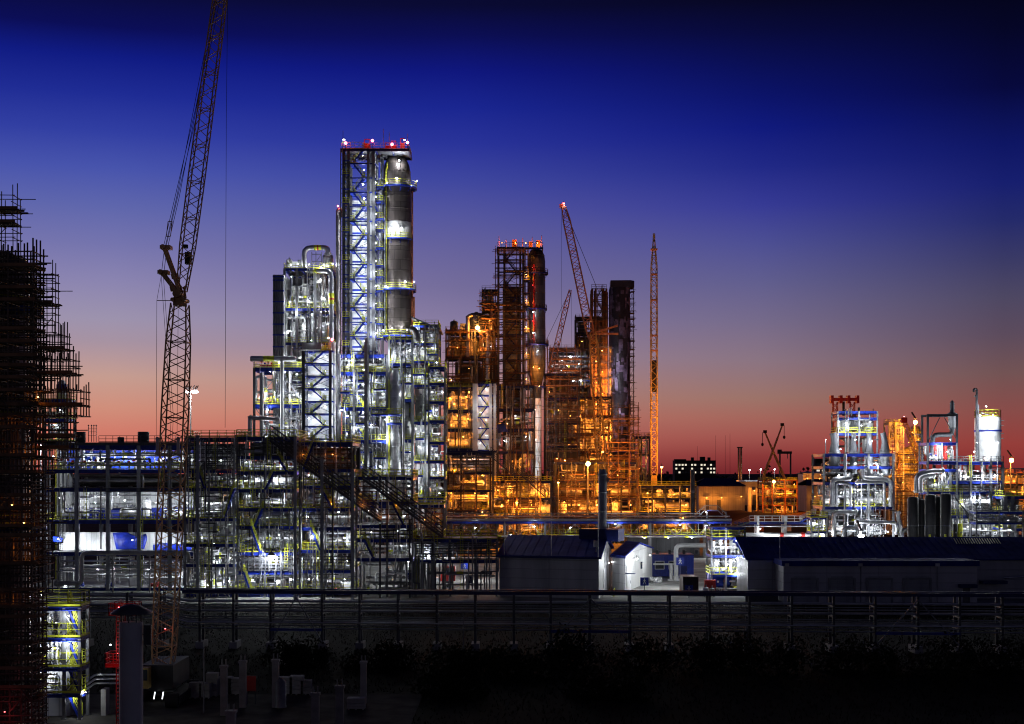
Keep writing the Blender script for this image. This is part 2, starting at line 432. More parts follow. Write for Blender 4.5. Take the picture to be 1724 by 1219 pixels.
COLN = dict(alu='bright metal', dalu='dull metal', white='white', steel='grey steel', brown='brown', clad='white ribbed', dark='black', blue='blue',
            yellow='yellow', red='red', dclad='dark grey', wood='orange', dsteel='dark', cream='cream', tarp='blue', conc='pale', wrap='black')
def run_pipe(par, rnd, xa, xb, ya, yb, z0, z1, m, r, rack=False):
    y = rnd.uniform(ya, max(ya+.1, yb)); y2 = rnd.uniform(ya, max(ya+.1, yb))
    W = xb-xa; H = z1-z0; k = rnd.random()
    x = rnd.uniform(xa, xb); x2 = min(xb, max(xa, x + rnd.choice((-1, 1))*rnd.uniform(.25, .9)*min(W, 9)))
    zz = rnd.uniform(z0+.15*H, z1-.1*H); zz2 = rnd.uniform(z0+.1*H, z1-.1*H)
    r = min(r, H*.12)
    if rack or k < .22: pts = [(xa+W*rnd.uniform(0, .2), y, zz), (xb-W*rnd.uniform(0, .2), y, zz)]
    elif k < .45: pts = [(x, y, z0), (x, y, z1)]
    elif k < .62: pts = [(x, y, z0), (x, y, zz), (x2, y, zz), (x2, y, z1)]
    elif k < .78: pts = [(x, y, z0), (x, y, zz), (x2, y, zz), (x2, y, z0)]
    elif k < .9: pts = [(x, y, z1), (x, y, zz), (x2, y, zz), (x2, y2, zz), (x2, y2, z1)]
    else: pts = [(x, y, zz), (x, y2, zz), (x, y2, zz2), (x2, y2, zz2)]
    pts = [V(p) for p in pts]
    q = [pts[0]]
    for p in pts[1:]:
        if (p-q[-1]).length > r*1.2: q.append(p)
    if len(q) < 2: return
    mb = MB(); mb.m = 0; mb.pipe(q, r, 8)
    if rnd.random() < .3:                       # painted marker band round the pipe
        a, b = q[0], q[1]; mid = (a+b)/2; d = (b-a).normalized(); mb.m = 1
        L = min(.5, (b-a).length*.2); mb.tube(mid-d*L, mid+d*L, r*1.06, 8)
    mb.build('pipe', [M[m], M['yellow']], par)

def vessel(kind, x, y, z, r, h, m, where, n=0, cat=None, label=None):
    col = COLN.get(m, 'grey')
    nth = NTH[n] + '-from-left' if n else 'leftmost'
    nm = {'v': 'vertical drum', 'h': 'horizontal drum', 'e': 'shell exchanger', 'c': 'cone hopper', 'b': 'equipment cabinet', 'p': 'pump', 's': 'valve station'}[kind]
    label = label or f'{nth} {col} {nm} on {where}'
    nm2 = {'v': 'vertical_drum', 'h': 'horizontal_drum', 'e': 'heat_exchanger', 'c': 'cone_hopper', 'b': 'equipment_cabinet', 'p': 'pump', 's': 'valve_station'}[kind]
    t = thing(nm2, label, nm.split()[-1] if kind != 's' else 'valves', (x, y, z))
    rnd = random.Random(int(x*13+y*7+z*3))
    if kind == 'v':
        k = min(.5, h*.12)
        MB().lathe((x, y, z+k), [(r*.93, 0), (r, .04), (r, h*.72), (r*1.02, h*.72+.02), (r*1.02, h*.74), (r, h*.74+.02), (r, h-k-r*.45), (r*.86, h-k-r*.2), (r*.5, h-k-.04), (.05, h-k)], 20).build('shell', M[m], t)
        for a in range(4):
            c, s_ = math.cos(a*math.pi/2+.8), math.sin(a*math.pi/2+.8)
            MB().bar((x+r*.8*c, y+r*.8*s_, z), (x+r*.8*c, y+r*.8*s_, z+k+.3), .14).build('leg', M['dsteel'], t)
        nz = MB(); zz = z+h*.55
        nz.tube((x, y-r*.95, zz), (x, y-r-.35, zz), r*.16+.03, 8); nz.tube((x, y-r-.35, zz), (x, y-r-.43, zz), r*.26+.05, 8)
        nz.build('nozzle', M['steel'], t); MB().tube((x, y, z+h-.05), (x, y, z+h+.35), r*.16+.03, 8).build('nozzle', M['steel'], t)
    elif kind in 'he':
        zc = z+r*1.35; L = h/2
        prof = [(.05, -L-r*.5), (r*.6, -L-r*.4), (r*.92, -L-r*.15), (r, -L), (r, L), (r*.92, L+r*.15), (r*.6, L+r*.4), (.05, L+r*.5)]
        if kind == 'e': prof = [(.02, -L-.25), (r*.98, -L-.25), (r*.98, -L), (r*1.25, -L), (r*1.25, -L+.18), (r, -L+.18), (r, L-.18), (r*1.25, L-.18), (r*1.25, L), (r*.98, L), (r*.9, L+r*.3), (.02, L+r*.5)]
        MB().lathe((x, y, zc), prof, 18, 'x').build('shell', M[m], t)
        for sx in (-.6, .6):
            MB().box(x+sx*L-.15, x+sx*L+.15, y-r*.8, y+r*.8, z, zc-r*.55).build('saddle', M['dsteel'], t)
        for sx in (-.35, .4): MB().tube((x+sx*L, y, zc+r*.9), (x+sx*L, y, zc+r+.4), r*.2+.03, 8).tube((x+sx*L, y, zc+r+.4), (x+sx*L, y, zc+r+.48), r*.3+.05, 8).build('nozzle', M['steel'], t)
    elif kind == 'c':
        MB().lathe((x, y, z), [(r*.18, h*.08), (r*.2, h*.2), (r, h*.62), (r, h*.95), (r*.6, h)], 16).build('hopper', M[m], t)
        for a in range(4):
            c, s_ = math.cos(a*math.pi/2+.8), math.sin(a*math.pi/2+.8)
            MB().bar((x+r*.98*c, y+r*.98*s_, z), (x+r*.98*c, y+r*.98*s_, z+h*.7), .12).build('leg', M['steel'], t)
    elif kind == 'b':
        MB().box(x-r, x+r, y-r*.5, y+r*.5, z+.12, z+h).build('cabinet_body', M[m], t)
        MB().box(x-r*.94, x-r*.04, y-r*.5-.03, y-r*.5-.002, z+.2, z+h*.95).box(x+r*.04, x+r*.94, y-r*.5-.03, y-r*.5-.002, z+.2, z+h*.95).build('door', M[m], t)
        MB().box(x-r, x+r, y-r*.45, y+r*.45, z, z+.118).build('plinth', M['dsteel'], t)
    elif kind == 'p':
        MB().lathe((x, y, z+r+.25), [(.03, -h/2), (r*.7, -h/2+.02), (r*.7, -h*.1), (r*.3, -h*.08), (r*.3, h*.1), (r, h*.12), (r, h*.34), (r*.4, h*.36), (.03, h*.5)], 12, 'x').build('pump_body', M[m], t)
        MB().box(x-h/2, x+h/2, y-r, y+r, z, z+.22).build('base_plate', M['dsteel'], t)
        MB().tube((x+h*.23, y, z+r*1.8+.2), (x+h*.23, y, z+r*2+1), r*.3, 8).build('discharge_pipe', M['steel'], t)
    elif kind == 's':
        # manifold of short risers with hand wheels
        mb = MB(); mb.tube((x-h/2, y, z+.7), (x+h/2, y, z+.7), .12, 8); mb.build('header', M[m], t)
        k = max(2, int(h/.7))
        for i in range(k):
            xx = x-h/2+h*(i+.5)/k; hh = r*(.8+.5*rnd.random())
            q = MB(); q.tube((xx, y, z), (xx, y, z+hh+.7), .09, 6); q.lathe((xx, y-.02, z+hh+.35), [(.1, -.16), (.2, -.05), (.2, .05), (.1, .16)], 8)
            q.tube((xx, y-.05, z+hh+.35), (xx, y-.45, z+hh+.35), .035, 5); q.build('valve_riser', M[rnd.choice(('alu', 'white', 'steel'))], t)
            w = MB(); w.tube((xx, y-.45, z+hh+.35), (xx, y-.5, z+hh+.35), .22, 8); w.build('hand_wheel', M[rnd.choice(('red', 'blue', 'yellow'))], t)
    return t

def column_vessel(name, label, px, Y, prof_px, m, cat='column', rings=(), short='column', railm='yellow', ladder=True, n=36):
    """tall process column; prof_px: (radius px, y px) from bottom to top; rings: (y px, outer px, arc or None)"""
    x = X(px, Y); sc = Y/F
    t = thing(name, label, cat, (x, Y, 0))
    MB().lathe((x, Y, 0), [(r*sc, Z(y, Y)) for r, y in prof_px], n).build('shell', M[m], t)
    def rad(y):
        for (r0, ya), (r1, yb) in zip(prof_px, prof_px[1:]):
            if ya >= y >= yb and ya != yb: return (r0+(r1-r0)*(ya-y)/(ya-yb))*sc
        return prof_px[-1][0]*sc
    bands = MB()
    y = prof_px[0][1]-20
    while y > prof_px[-1][1]+12:
        r = rad(y); z = Z(y, Y)
        if r > .3: bands.lathe((x, Y, z), [(r+.002, 0), (r+.05, .02), (r+.05, .18), (r+.002, .2)], n, cap=False)
        y -= 17+(int(y) % 7)
    if bands.v: bands.build('insulation_band', M[m], t)
    for (py, out) in rings:
        z = Z(py, Y); ri = rad(py)+.03; ro = out*sc
        d = MB(); d.lathe((x, Y, z), [(ri, -.12), (ri, 0), (ro, 0), (ro, -.5), (ro-.12, -.5), (ro-.12, -.12), (ri, -.12)], n, cap=False)
        for k in range(10):
            a = k*math.pi/5; d.bar((x+ri*math.cos(a), Y+ri*math.sin(a), z-1.3), (x+(ro-.2)*math.cos(a), Y+(ro-.2)*math.sin(a), z-.3), .12)
        d.build('ring_platform', M['blue'], t)
        k = 20; pts = [(x+(ro-.06)*math.cos(2*math.pi*i/k), Y+(ro-.06)*math.sin(2*math.pi*i/k), z+.002) for i in range(k)]
        rail_mb(pts, closed=True, step=1.6).build('railing', M[railm], t)
    if ladder:
        z0 = Z(prof_px[0][1], Y); z1 = Z(prof_px[-1][1]+20, Y); a = -2.3
        mb = MB(); z = z0
        py = prof_px[0][1]-6
        pr = None
        while py > prof_px[-1][1]+14:
            r = rad(py)+.35; z = Z(py, Y)
            p = V((x+r*math.cos(a), Y+r*math.sin(a), z)); q = V((x+r*math.cos(a+.12), Y+r*math.sin(a+.12), z))
            mb.bar(p, q, .06)
            if pr: mb.bar(pr[0], p, .08); mb.bar(pr[1], q, .08)
            pr = (p, q); py -= 4.5
        mb.build('ladder', M[railm], t)
    return t, x, rad

def lattice(par, A, B, prof, right, n, rc=.09, rl=.05, m='crane', depth=1.0, name='boom'):
    """four chord lattice from A to B; prof: (t, width); returns the boom part with its chords as sub-parts"""
    A, B = V(A), V(B); d = B-A; ax = d.normalized(); right = V(right); right = (right-ax*right.dot(ax)).normalized(); fw = ax.cross(right)
    Ln = d.length
    def w(t):
        t = t*Ln
        for (t0, w0), (t1, w1) in zip(prof, prof[1:]):
            if t0 <= t <= t1: return w0+(w1-w0)*(t-t0)/(t1-t0)
        return prof[-1][1]
    def corner(t, k):
        h = w(t)/2; sx, sy = ((-1, -1), (1, -1), (1, 1), (-1, 1))[k]
        return A + d*t + right*h*sx + fw*h*depth*sy
    lac = MB()
    ts = [i/n for i in range(n+1)]
    for k in range(4):
        k2 = (k+1) % 4
        for i in range(n):
            a, b = (corner(ts[i], k), corner(ts[i+1], k2)) if i % 2 else (corner(ts[i], k2), corner(ts[i+1], k))
            lac.bar(a, b, rl*2)
            if i % 4 == 0: lac.bar(corner(ts[i], k), corner(ts[i], k2), rl*2)
    o = lac.build(name, M[m], par)
    for k in range(4):
        mb = MB()
        for i in range(n): mb.tube(corner(ts[i], k), corner(ts[i+1], k), rc, 5, cap=i in (0, n-1))
        mb.build('chord', M[m], o)
    return o

def rope(par, pts, r=.035, name='rope', m='cable'):
    mb = MB()
    for a, b in zip(pts, pts[1:]): mb.tube(a, b, r, 5)
    return mb.build(name, M[m], par)

def scaffold(label, x0, x1, y0, y1, z0, z1, dx=2.0, dz=2.0, rnd=None, group=None, boards=.6, jag=.8, m='scaf', r=.045, railtop=True, par=None):
    """tube scaffold: uprights each a part; ledgers, boards and braces by lift"""
    rnd = rnd or random.Random(1)
    t = par or thing('scaffold', label, 'scaffold', ((x0+x1)/2, (y0+y1)/2, z0), group)
    nx = max(1, int(round((x1-x0)/dx))); ny = max(1, int(round((y1-y0)/dx))); nz = max(1, int(round((z1-z0)/dz)))
    xs = [x0+(x1-x0)*(i+(rnd.uniform(-.28, .28) if 0 < i < nx else 0))/nx for i in range(nx+1)]; ys = [y0+(y1-y0)*i/ny for i in range(ny+1)]
    zs = [z0+(z1-z0)*(i+(rnd.uniform(-.25, .25) if 0 < i < nz else 0))/nz for i in range(nz+1)]
    for x in xs:
        for y in ys:
            j = rnd.uniform(0, jag)
            MB().tube((x, y, z0), (x+rnd.uniform(-.04, .04), y, z1+1.0+j*1.4), r, 5).build('upright', M[m], t)
    for i, z in enumerate(zs):
        mb = MB()
        for zz in (z, z+.55, z+1.05) if i else (z,):
            for y in (ys[0], ys[-1]):
                if rnd.random() < .14: continue
                j0, j1 = (rnd.uniform(.05, .2) if rnd.random() < .7 else rnd.uniform(.3, 1.5)*jag for _ in (0, 1))
                mb.tube((x0-j0, y, zz+rnd.uniform(-.05, .05)), (x1+j1, y, zz+rnd.uniform(-.05, .05)), r*.9, 5)
            for x in (xs[0], xs[-1]): mb.tube((x, y0-rnd.uniform(.1, .4), zz), (x, y1+.2, zz), r*.9, 5)
        for x in xs[1:-1]: mb.tube((x, y0-.2, z-.08), (x, y1+.2, z-.08), r*.9, 5)
        mb.build('ledger', M[m], t)
        if i and rnd.random() < boards:
            b = MB(); a0 = x0-.2 if rnd.random() < .7 else x0+(x1-x0)*.3; a1 = x1+rnd.uniform(.1, .5)*jag
            yy = y0-.1
            while yy < y1+.1:
                b.box(a0+rnd.uniform(-.2, .2), a1+rnd.uniform(-.3, .2), yy, yy+.24, z+.03, z+.1+rnd.uniform(0, .02)); yy += .26
            b.box(a0, a1, y0-.16, y0-.12, z+.03, z+.26)
            b.build('board_deck', M['plank'], t)
        if i < nz and rnd.random() < .75:
            k = rnd.randrange(nx); c = MB()
            c.tube((xs[k], y0-.08, z), (xs[k+1], y0-.08, zs[i+1]+.2), r*.9, 5)
            if rnd.random() < .5: c.tube((xs[k+1], y0-.14, z), (xs[k], y0-.14, zs[i+1]), r*.9, 5)
            c.build('brace', M[m], t)
    return t

def stair_tower(name, label, pxl, pxr, Y0, dep, ytop, ybase, flight, cols, wall=None, wallm='clad', colm='steel', beamm='blue', first=0, rail='yellow', colw=.4, cat='stair tower', xin=(0, 1), bands=None):
    """columns, a zigzag of stair flights with landings, rails and a wall behind"""
    xl, xr = X(pxl, Y0), X(pxr, Y0)
    z1, z0 = Z(ytop, Y0), ybase
    t = thing(name, label, cat, ((xl+xr)/2, Y0+dep/2, z0))
    for c in cols:
        x = X(c, Y0)
        for y in (Y0, Y0+dep):
            MB().ibeam((x, y, z0), (x, y, z1), colw, colw).build('column', M[colm], t)
    fa, fb = xl+(xr-xl)*xin[0], xl+(xr-xl)*xin[1]
    z = z1; k = first
    while z-flight > z0:
        zl = z-flight
        d = MB()
        for y in (Y0, Y0+dep): d.ibeam((xl, y, z-.15), (xr, y, z-.15), .2, .3 if k % 2 else .24)
        for x in (xl, xr): d.bar((x, Y0+.12, z-.18), (x, Y0+dep-.12, z-.18), .2, .3)
        # landing at the end where the flights meet
        (d.box(fa-.02, fa+(fb-fa)*.25, Y0+.15, Y0+dep-.6, z-.1, z-.03) if k % 2 else d.box(fb-(fb-fa)*.25, fb, Y0+.15, Y0+dep-.6, z-.1, z-.03))
        d.build('landing', M[beamm], t)
        w = fb-fa
        a, b = (V((fa+w*.2, Y0+.25, zl)), V((fb-w*.2, Y0+.25, z))) if k % 2 == 0 else (V((fb-w*.2, Y0+.25, zl)), V((fa+w*.2, Y0+.25, z)))
        add_stair(t, a, b, .95, mats=(beamm, rail))
        xs = (fa, fa+w*.3) if k % 2 else (fb-w*.3, fb)
        rail_mb([(xs[0], Y0+.05, z), (xs[1], Y0+.05, z)], step=.8).build('railing', M[rail], t)
        if k % 2 == 0:
            MB().bar((xl, Y0+dep, zl), (xr, Y0+dep, z), .1).bar((xr, Y0+dep-.15, zl), (xl, Y0+dep-.15, z), .1).build('brace', M[colm], t)
        z = zl; k += 1
    if wall:
        a, b, ya, yb = wall
        yw = Y0+dep+.4
        MB().box(X(a, Y0), X(b, Y0), yw, yw+.2, max(z0, Z(yb, Y0)), Z(ya, Y0)).build('wall_panel', M[wallm], t)
        if bands:
            zz = Z(ya, Y0)-1.0
            while zz > max(z0, Z(yb, Y0)):
                MB().box(X(a, Y0), X(b, Y0), yw-.06, yw-.003, zz-.22, zz+.22).build('wall_band', M[bands], t); zz -= flight
    return t
# ------------------------------------------------------------------ camera, sky, ground
sc = bpy.context.scene
cam = bpy.data.cameras.new('camera'); co = bpy.data.objects.new('camera', cam); C.objects.link(co)
co.location = (0, 0, CH); co.rotation_euler = (math.pi/2, 0, 0)
cam.sensor_width = 36; cam.lens = F/1724*36; cam.shift_y = (HY-609.5)/1724; cam.clip_end = 20000; cam.clip_start = .5
sc.camera = co
sc.view_settings.view_transform = 'Standard'; sc.view_settings.look = 'None'; sc.view_settings.exposure = 0; sc.view_settings.gamma = 1
sc.cycles.use_denoising = True
sc.cycles.max_bounces = 5; sc.cycles.diffuse_bounces = 2; sc.cycles.glossy_bounces = 3; sc.cycles.transparent_max_bounces = 4
sc.cycles.sample_clamp_indirect = 3; sc.cycles.sample_clamp_direct = 40; sc.cycles.use_adaptive_sampling = False; sc.cycles.filter_width = 1.1
sc.cycles.caustics_reflective = False; sc.cycles.caustics_refractive = False

def lin(c):
    return tuple(((v/255)/12.92 if v/255 <= .04045 else ((v/255+.055)/1.055)**2.4) for v in c)
w = bpy.data.worlds.new('World'); sc.world = w; w.use_nodes = True
nt = w.node_tree; N = nt.nodes; L = nt.links; N.clear()
out = N.new('ShaderNodeOutputWorld'); bg = N.new('ShaderNodeBackground'); L.new(bg.outputs[0], out.inputs[0])
tc = N.new('ShaderNodeTexCoord'); sep = N.new('ShaderNodeSeparateXYZ')
nrm = N.new('ShaderNodeVectorMath'); nrm.operation = 'NORMALIZE'; L.new(tc.outputs['Generated'], nrm.inputs[0]); L.new(nrm.outputs[0], sep.inputs[0])
# dusk sky: elevation ramps for the sunset side (west, left), the north-west and the far side, blended by azimuth
def zr(py): t = (HY-py)/F; return t/math.sqrt(1+t*t)
def ramp(stops):
    r = N.new('ShaderNodeValToRGB'); el = r.color_ramp.elements
    k = 1/.6
    st = sorted((max(0, (zr(y) if y is not None else z))*k, lin(c)) for (y, z, c) in stops)
    el[0].position, el[0].color = st[0][0], (*st[0][1], 1)
    el[1].position, el[1].color = st[-1][0], (*st[-1][1], 1)
    for p, c in st[1:-1]:
        e = el.new(p); e.color = (*c, 1)
    r.color_ramp.interpolation = 'LINEAR'
    mr = N.new('ShaderNodeMath'); mr.operation = 'MULTIPLY'; mr.inputs[1].default_value = k
    L.new(sep.outputs[2], mr.inputs[0]); L.new(mr.outputs[0], r.inputs[0])
    return r.outputs[0]
SKY_L = [(795, 0, (196, 92, 78)), (730, 0, (208, 122, 106)), (690, 0, (207, 142, 123)), (640, 0, (197, 156, 144)), (583, 0, (166, 146, 162)), (546, 0, (156, 146, 173)), (485, 0, (138, 132, 176)),
         (425, 0, (116, 116, 173)), (364, 0, (94, 102, 172)), (303, 0, (71, 84, 172)), (243, 0, (48, 62, 162)), (182, 0, (29, 43, 148)), (121, 0, (13, 26, 130)), (73, 0, (8, 12, 86)), (15, 0, (8, 10, 58)), (None, .5, (5, 7, 30))]
SKY_C = [(795, 0, (130, 50, 55)), (750, 0, (174, 92, 84)), (700, 0, (186, 116, 104)), (650, 0, (174, 130, 128)), (600, 0, (154, 130, 150)), (540, 0, (134, 122, 160)), (485, 0, (116, 108, 154)), (425, 0, (102, 98, 155)),
         (364, 0, (84, 86, 158)), (303, 0, (62, 70, 158)), (243, 0, (41, 51, 153)), (182, 0, (25, 37, 144)), (121, 0, (14, 22, 125)), (61, 0, (10, 13, 84)), (10, 0, (8, 9, 50)), (None, .5, (4, 5, 24))]
SKY_M = [(795, 0, (116, 38, 42)), (768, 0, (138, 56, 56)), (736, 0, (160, 84, 78)), (704, 0, (164, 102, 92)), (672, 0, (156, 115, 105)), (608, 0, (138, 116, 130)), (544, 0, (117, 106, 138)), (480, 0, (97, 94, 142)), (416, 0, (77, 79, 147)),
         (352, 0, (54, 58, 148)), (288, 0, (32, 40, 134)), (224, 0, (15, 25, 124)), (170, 0, (10, 18, 104)), (110, 0, (8, 13, 80)), (64, 0, (7, 9, 58)), (10, 0, (6, 6, 34)), (None, .5, (4, 4, 20))]
SKY_R = [(795, 0, (132, 44, 44)), (750, 0, (148, 62, 58)), (698, 0, (136, 76, 73)), (637, 0, (114, 83, 84)), (577, 0, (92, 75, 92)), (516, 0, (77, 71, 98)), (455, 0, (57, 57, 101)), (395, 0, (36, 42, 106)), (334, 0, (22, 30, 110)),
         (273, 0, (13, 21, 99)), (182, 0, (6, 8, 60)), (91, 0, (4, 5, 38)), (15, 0, (3, 3, 22)), (None, .5, (2, 2, 10))]
SKY_B = [(795, 0, (104, 98, 104)), (700, 0, (92, 89, 100)), (500, 0, (68, 68, 86)), (250, 0, (40, 42, 66)), (None, .5, (14, 15, 36))]
cl, cc, cm, crr, cb = ramp(SKY_L), ramp(SKY_C), ramp(SKY_M), ramp(SKY_R), ramp(SKY_B)
az = N.new('ShaderNodeMath'); az.operation = 'ARCTAN2'; L.new(sep.outputs[0], az.inputs[0]); L.new(sep.outputs[1], az.inputs[1])
def mrange(a, b, src):
    m = N.new('ShaderNodeMapRange'); m.interpolation_type = 'LINEAR'; m.inputs[1].default_value = a; m.inputs[2].default_value = b
    L.new(src, m.inputs[0]); return m.outputs[0]
def mixc(f, a, b):
    m = N.new('ShaderNodeMixRGB'); L.new(f, m.inputs[0]); L.new(a, m.inputs[1]); L.new(b, m.inputs[2]); return m.outputs[0]
m0 = mixc(mrange(-.273, -.034, az.outputs[0]), cl, cc)
m1 = mixc(mrange(-.034, .172, az.outputs[0]), m0, cm)
m2 = mixc(mrange(.172, .332, az.outputs[0]), m1, crr)
yb = N.new('ShaderNodeMath'); yb.operation = 'MULTIPLY'; yb.inputs[1].default_value = -1; L.new(sep.outputs[1], yb.inputs[0])
m3 = mixc(mrange(-.75, .1, yb.outputs[0]), m2, cb)
# a little of the physical twilight sky on top
sky = N.new('ShaderNodeTexSky'); sky.sky_type = 'NISHITA'; sky.sun_disc = False; sky.sun_elevation = math.radians(1.0); sky.sun_rotation = math.radians(-25)
sk = N.new('ShaderNodeMixRGB'); sk.blend_type = 'ADD'; sk.inputs[0].default_value = .0004; L.new(m3, sk.inputs[1]); L.new(sky.outputs[0], sk.inputs[2])
L.new(sk.outputs[0], bg.inputs[0]); bg.inputs[1].default_value = 1.0
sun = bpy.data.lights.new('sun', 'SUN'); sun.energy = .012; sun.angle = math.radians(12); sun.color = (1, .5, .35)
so = bpy.data.objects.new('sun', sun); C.objects.link(so); so.rotation_euler = (math.radians(-86), 0, math.radians(25))
so.location = (-60, 300, 120)

def ground_mat(name, c1, c2, scale=.08, rough=.9):
    m = mat(name, c1, rough, 0, .3, scale, dirt=c2, spec=.02); return m
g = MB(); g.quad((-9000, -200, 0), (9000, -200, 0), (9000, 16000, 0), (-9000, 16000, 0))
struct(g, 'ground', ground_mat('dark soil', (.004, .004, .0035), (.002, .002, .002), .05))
g = MB(); g.box(-85, 82, 216, 330, -.2, .06)
struct(g, 'yard_pavement', ground_mat('yard concrete', (.34, .34, .32), (.17, .17, .16), .12, .75))
g = MB(); g.box(-70, 110, 333, 470, -.2, .05)
struct(g, 'plant_pavement', ground_mat('plant concrete', (.20, .19, .18), (.09, .085, .08), .1))
g = MB(); g.box(-42, -8, 104, 128, -.2, .05)
struct(g, 'work_yard', ground_mat('packed gravel', (.09, .085, .075), (.03, .028, .026), .25))
# earth mounds behind the yard
rnd = random.Random(4)
g = MB(); n = 60; rows = 14
for j in range(rows):
    for i in range(n):
        x = -20 + i*5.4; y = 560 + j*9
        e = math.sin(math.pi*j/(rows-1))*math.sin(math.pi*i/(n-1))**.5
        g.v.append((x, y, -.3 + e*(2.2 + 1.6*math.sin(i*.55+j*.4) + rnd.uniform(-.5, .5)) ))
for j in range(rows-1):
    for i in range(n-1):
        a = j*n+i; g.face([a, a+1, a+n+1, a+n], True)
struct(g, 'earth_mounds', ground_mat('excavated earth', (.13, .06, .03), (.05, .025, .014), .06))
# ------------------------------------------------------------------ foreground
rnd = random.Random(11)
# pipe rack along the road: trestles, rails and pipes
def RY(x): return 160 - x*.055
t = thing('pipe_rack', 'long low dark pipe rack on thin posts crossing the whole unlit foreground', 'pipe rack', (0, 160, 0))
def rk(px): 
    x = X(px, 160); return x, RY(x)
pxs = [130, 205, 262, 330, 388, 452, 540, 604, 669, 735, 800, 865, 927, 993, 1060, 1126, 1192, 1258, 1328, 1397, 1465, 1535, 1603, 1672, 1740]
for i, px in enumerate(pxs):
    x, y = rk(px); mb = MB()
    mb.bar((x, y, .5), (x, y, 6.25), .26); mb.bar((x, y+1.9, .5), (x, y+1.9, 6.25), .26)
    for z in (2.75, 4.0, 5.1): mb.bar((x, y-.3, z), (x, y+2.2, z), .2, .24)
    mb.build('post', M['dsteel'], t)
    MB().box(x-.45, x+.45, y-.4, y+2.3, -.1, .75).build('footing', M['conc'], t)
for k, (z, dy, r, m) in enumerate([(5.35, .1, .10, 'galv'), (5.32, .8, .14, 'white'), (4.28, .0, .09, 'galv'), (4.25, .55, .11, 'white'), (2.98, .0, .10, 'white'), (3.02, .5, .14, 'galv'), (2.98, 1.0, .10, 'alu'),
                                  (3.0, 1.5, .12, 'galv'), (2.98, -.25, .07, 'alu'), (2.3, .1, .08, 'galv'), (3.35, .3, .07, 'galv'), (3.62, .1, .06, 'galv'), (4.7, .2, .08, 'galv'), (2.66, -.1, .06, 'galv'), (5.0, 0, .05, 'galv'), (4.25, 1.3, .12, 'galv')]):
    x0, y0 = rk(60); x1, y1 = rk(1790); xm, ym = rk(310)
    dz = 1.15 if k > 3 else .6
    MB().pipe([(x0, y0+dy, z+dz), (xm-4, RY(xm-4)+dy, z+dz), (xm, ym+dy, z), (x1, y1+dy, z)], r, 8, fl=False).build('pipe', M[m], t)
x0, y0 = rk(300); x1, y1 = rk(1790)
MB().ibeam((x0, y0-.1, 6.45), (x1, y1-.1, 6.45), .3, .42).ibeam((x0, y0+1.9, 6.45), (x1, y1+1.9, 6.45), .3, .42).build('top_beam', M['dblue'], t)
for a, b in ((927, 1060), (452, 540), (1465, 1603)):
    xa, ya = rk(a); xb, yb = rk(b); xm, ym = rk((a+b)/2)
    MB().bar((xa, ya-.2, .8), (xm, ym-.2, 5.9), .14).bar((xb, yb-.2, .8), (xm, ym-.24, 5.9), .14).build('brace', M['steel'], t)
    MB().ibeam((xa, ya-.2, 2.2), (xb, yb-.2, 2.2), .2, .3).build('lower_beam', M['blue'], t)
# leaning pole and thin poles
for px, y0, y1, lab in ((1256, 1050, 1170, 'thin upright pole by the rack in the dark grass'), (1245, 1050, 1105, 'thin pole leaning to the right against the pipe rack'),
                        (780, 1035, 1090, 'short thin pole between two rack posts, left of the hall front')):
    Y = 150; q = MB(); a = P(px, y1, Y); a.z = 0; b = P(px+(14 if px == 1245 else 0), y0, Y)
    q.tube(a, b, .06, 6, .045); q.lathe(a, [(.16, 0), (.16, .12), (.07, .14)], 8)
    solo(q, 'pole', M['steel'], lab, 'pole')

# shrubs in the dark
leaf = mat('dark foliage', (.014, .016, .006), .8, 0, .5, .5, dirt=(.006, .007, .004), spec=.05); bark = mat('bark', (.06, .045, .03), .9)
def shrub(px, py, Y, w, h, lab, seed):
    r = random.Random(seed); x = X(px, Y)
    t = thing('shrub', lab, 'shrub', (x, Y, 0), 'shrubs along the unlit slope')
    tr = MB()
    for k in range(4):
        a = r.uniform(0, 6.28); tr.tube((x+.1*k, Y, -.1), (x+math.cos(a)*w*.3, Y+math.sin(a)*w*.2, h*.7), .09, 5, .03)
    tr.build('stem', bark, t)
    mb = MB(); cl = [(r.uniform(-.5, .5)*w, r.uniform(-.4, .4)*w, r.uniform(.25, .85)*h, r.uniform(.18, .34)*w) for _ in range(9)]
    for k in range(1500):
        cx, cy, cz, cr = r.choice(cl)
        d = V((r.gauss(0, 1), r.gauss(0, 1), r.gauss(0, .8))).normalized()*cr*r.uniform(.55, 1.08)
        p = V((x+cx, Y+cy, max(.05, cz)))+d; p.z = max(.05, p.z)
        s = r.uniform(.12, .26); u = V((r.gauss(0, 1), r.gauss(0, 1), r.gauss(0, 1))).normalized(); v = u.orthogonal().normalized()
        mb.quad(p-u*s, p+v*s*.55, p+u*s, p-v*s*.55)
    mb.build('foliage', leaf, t)
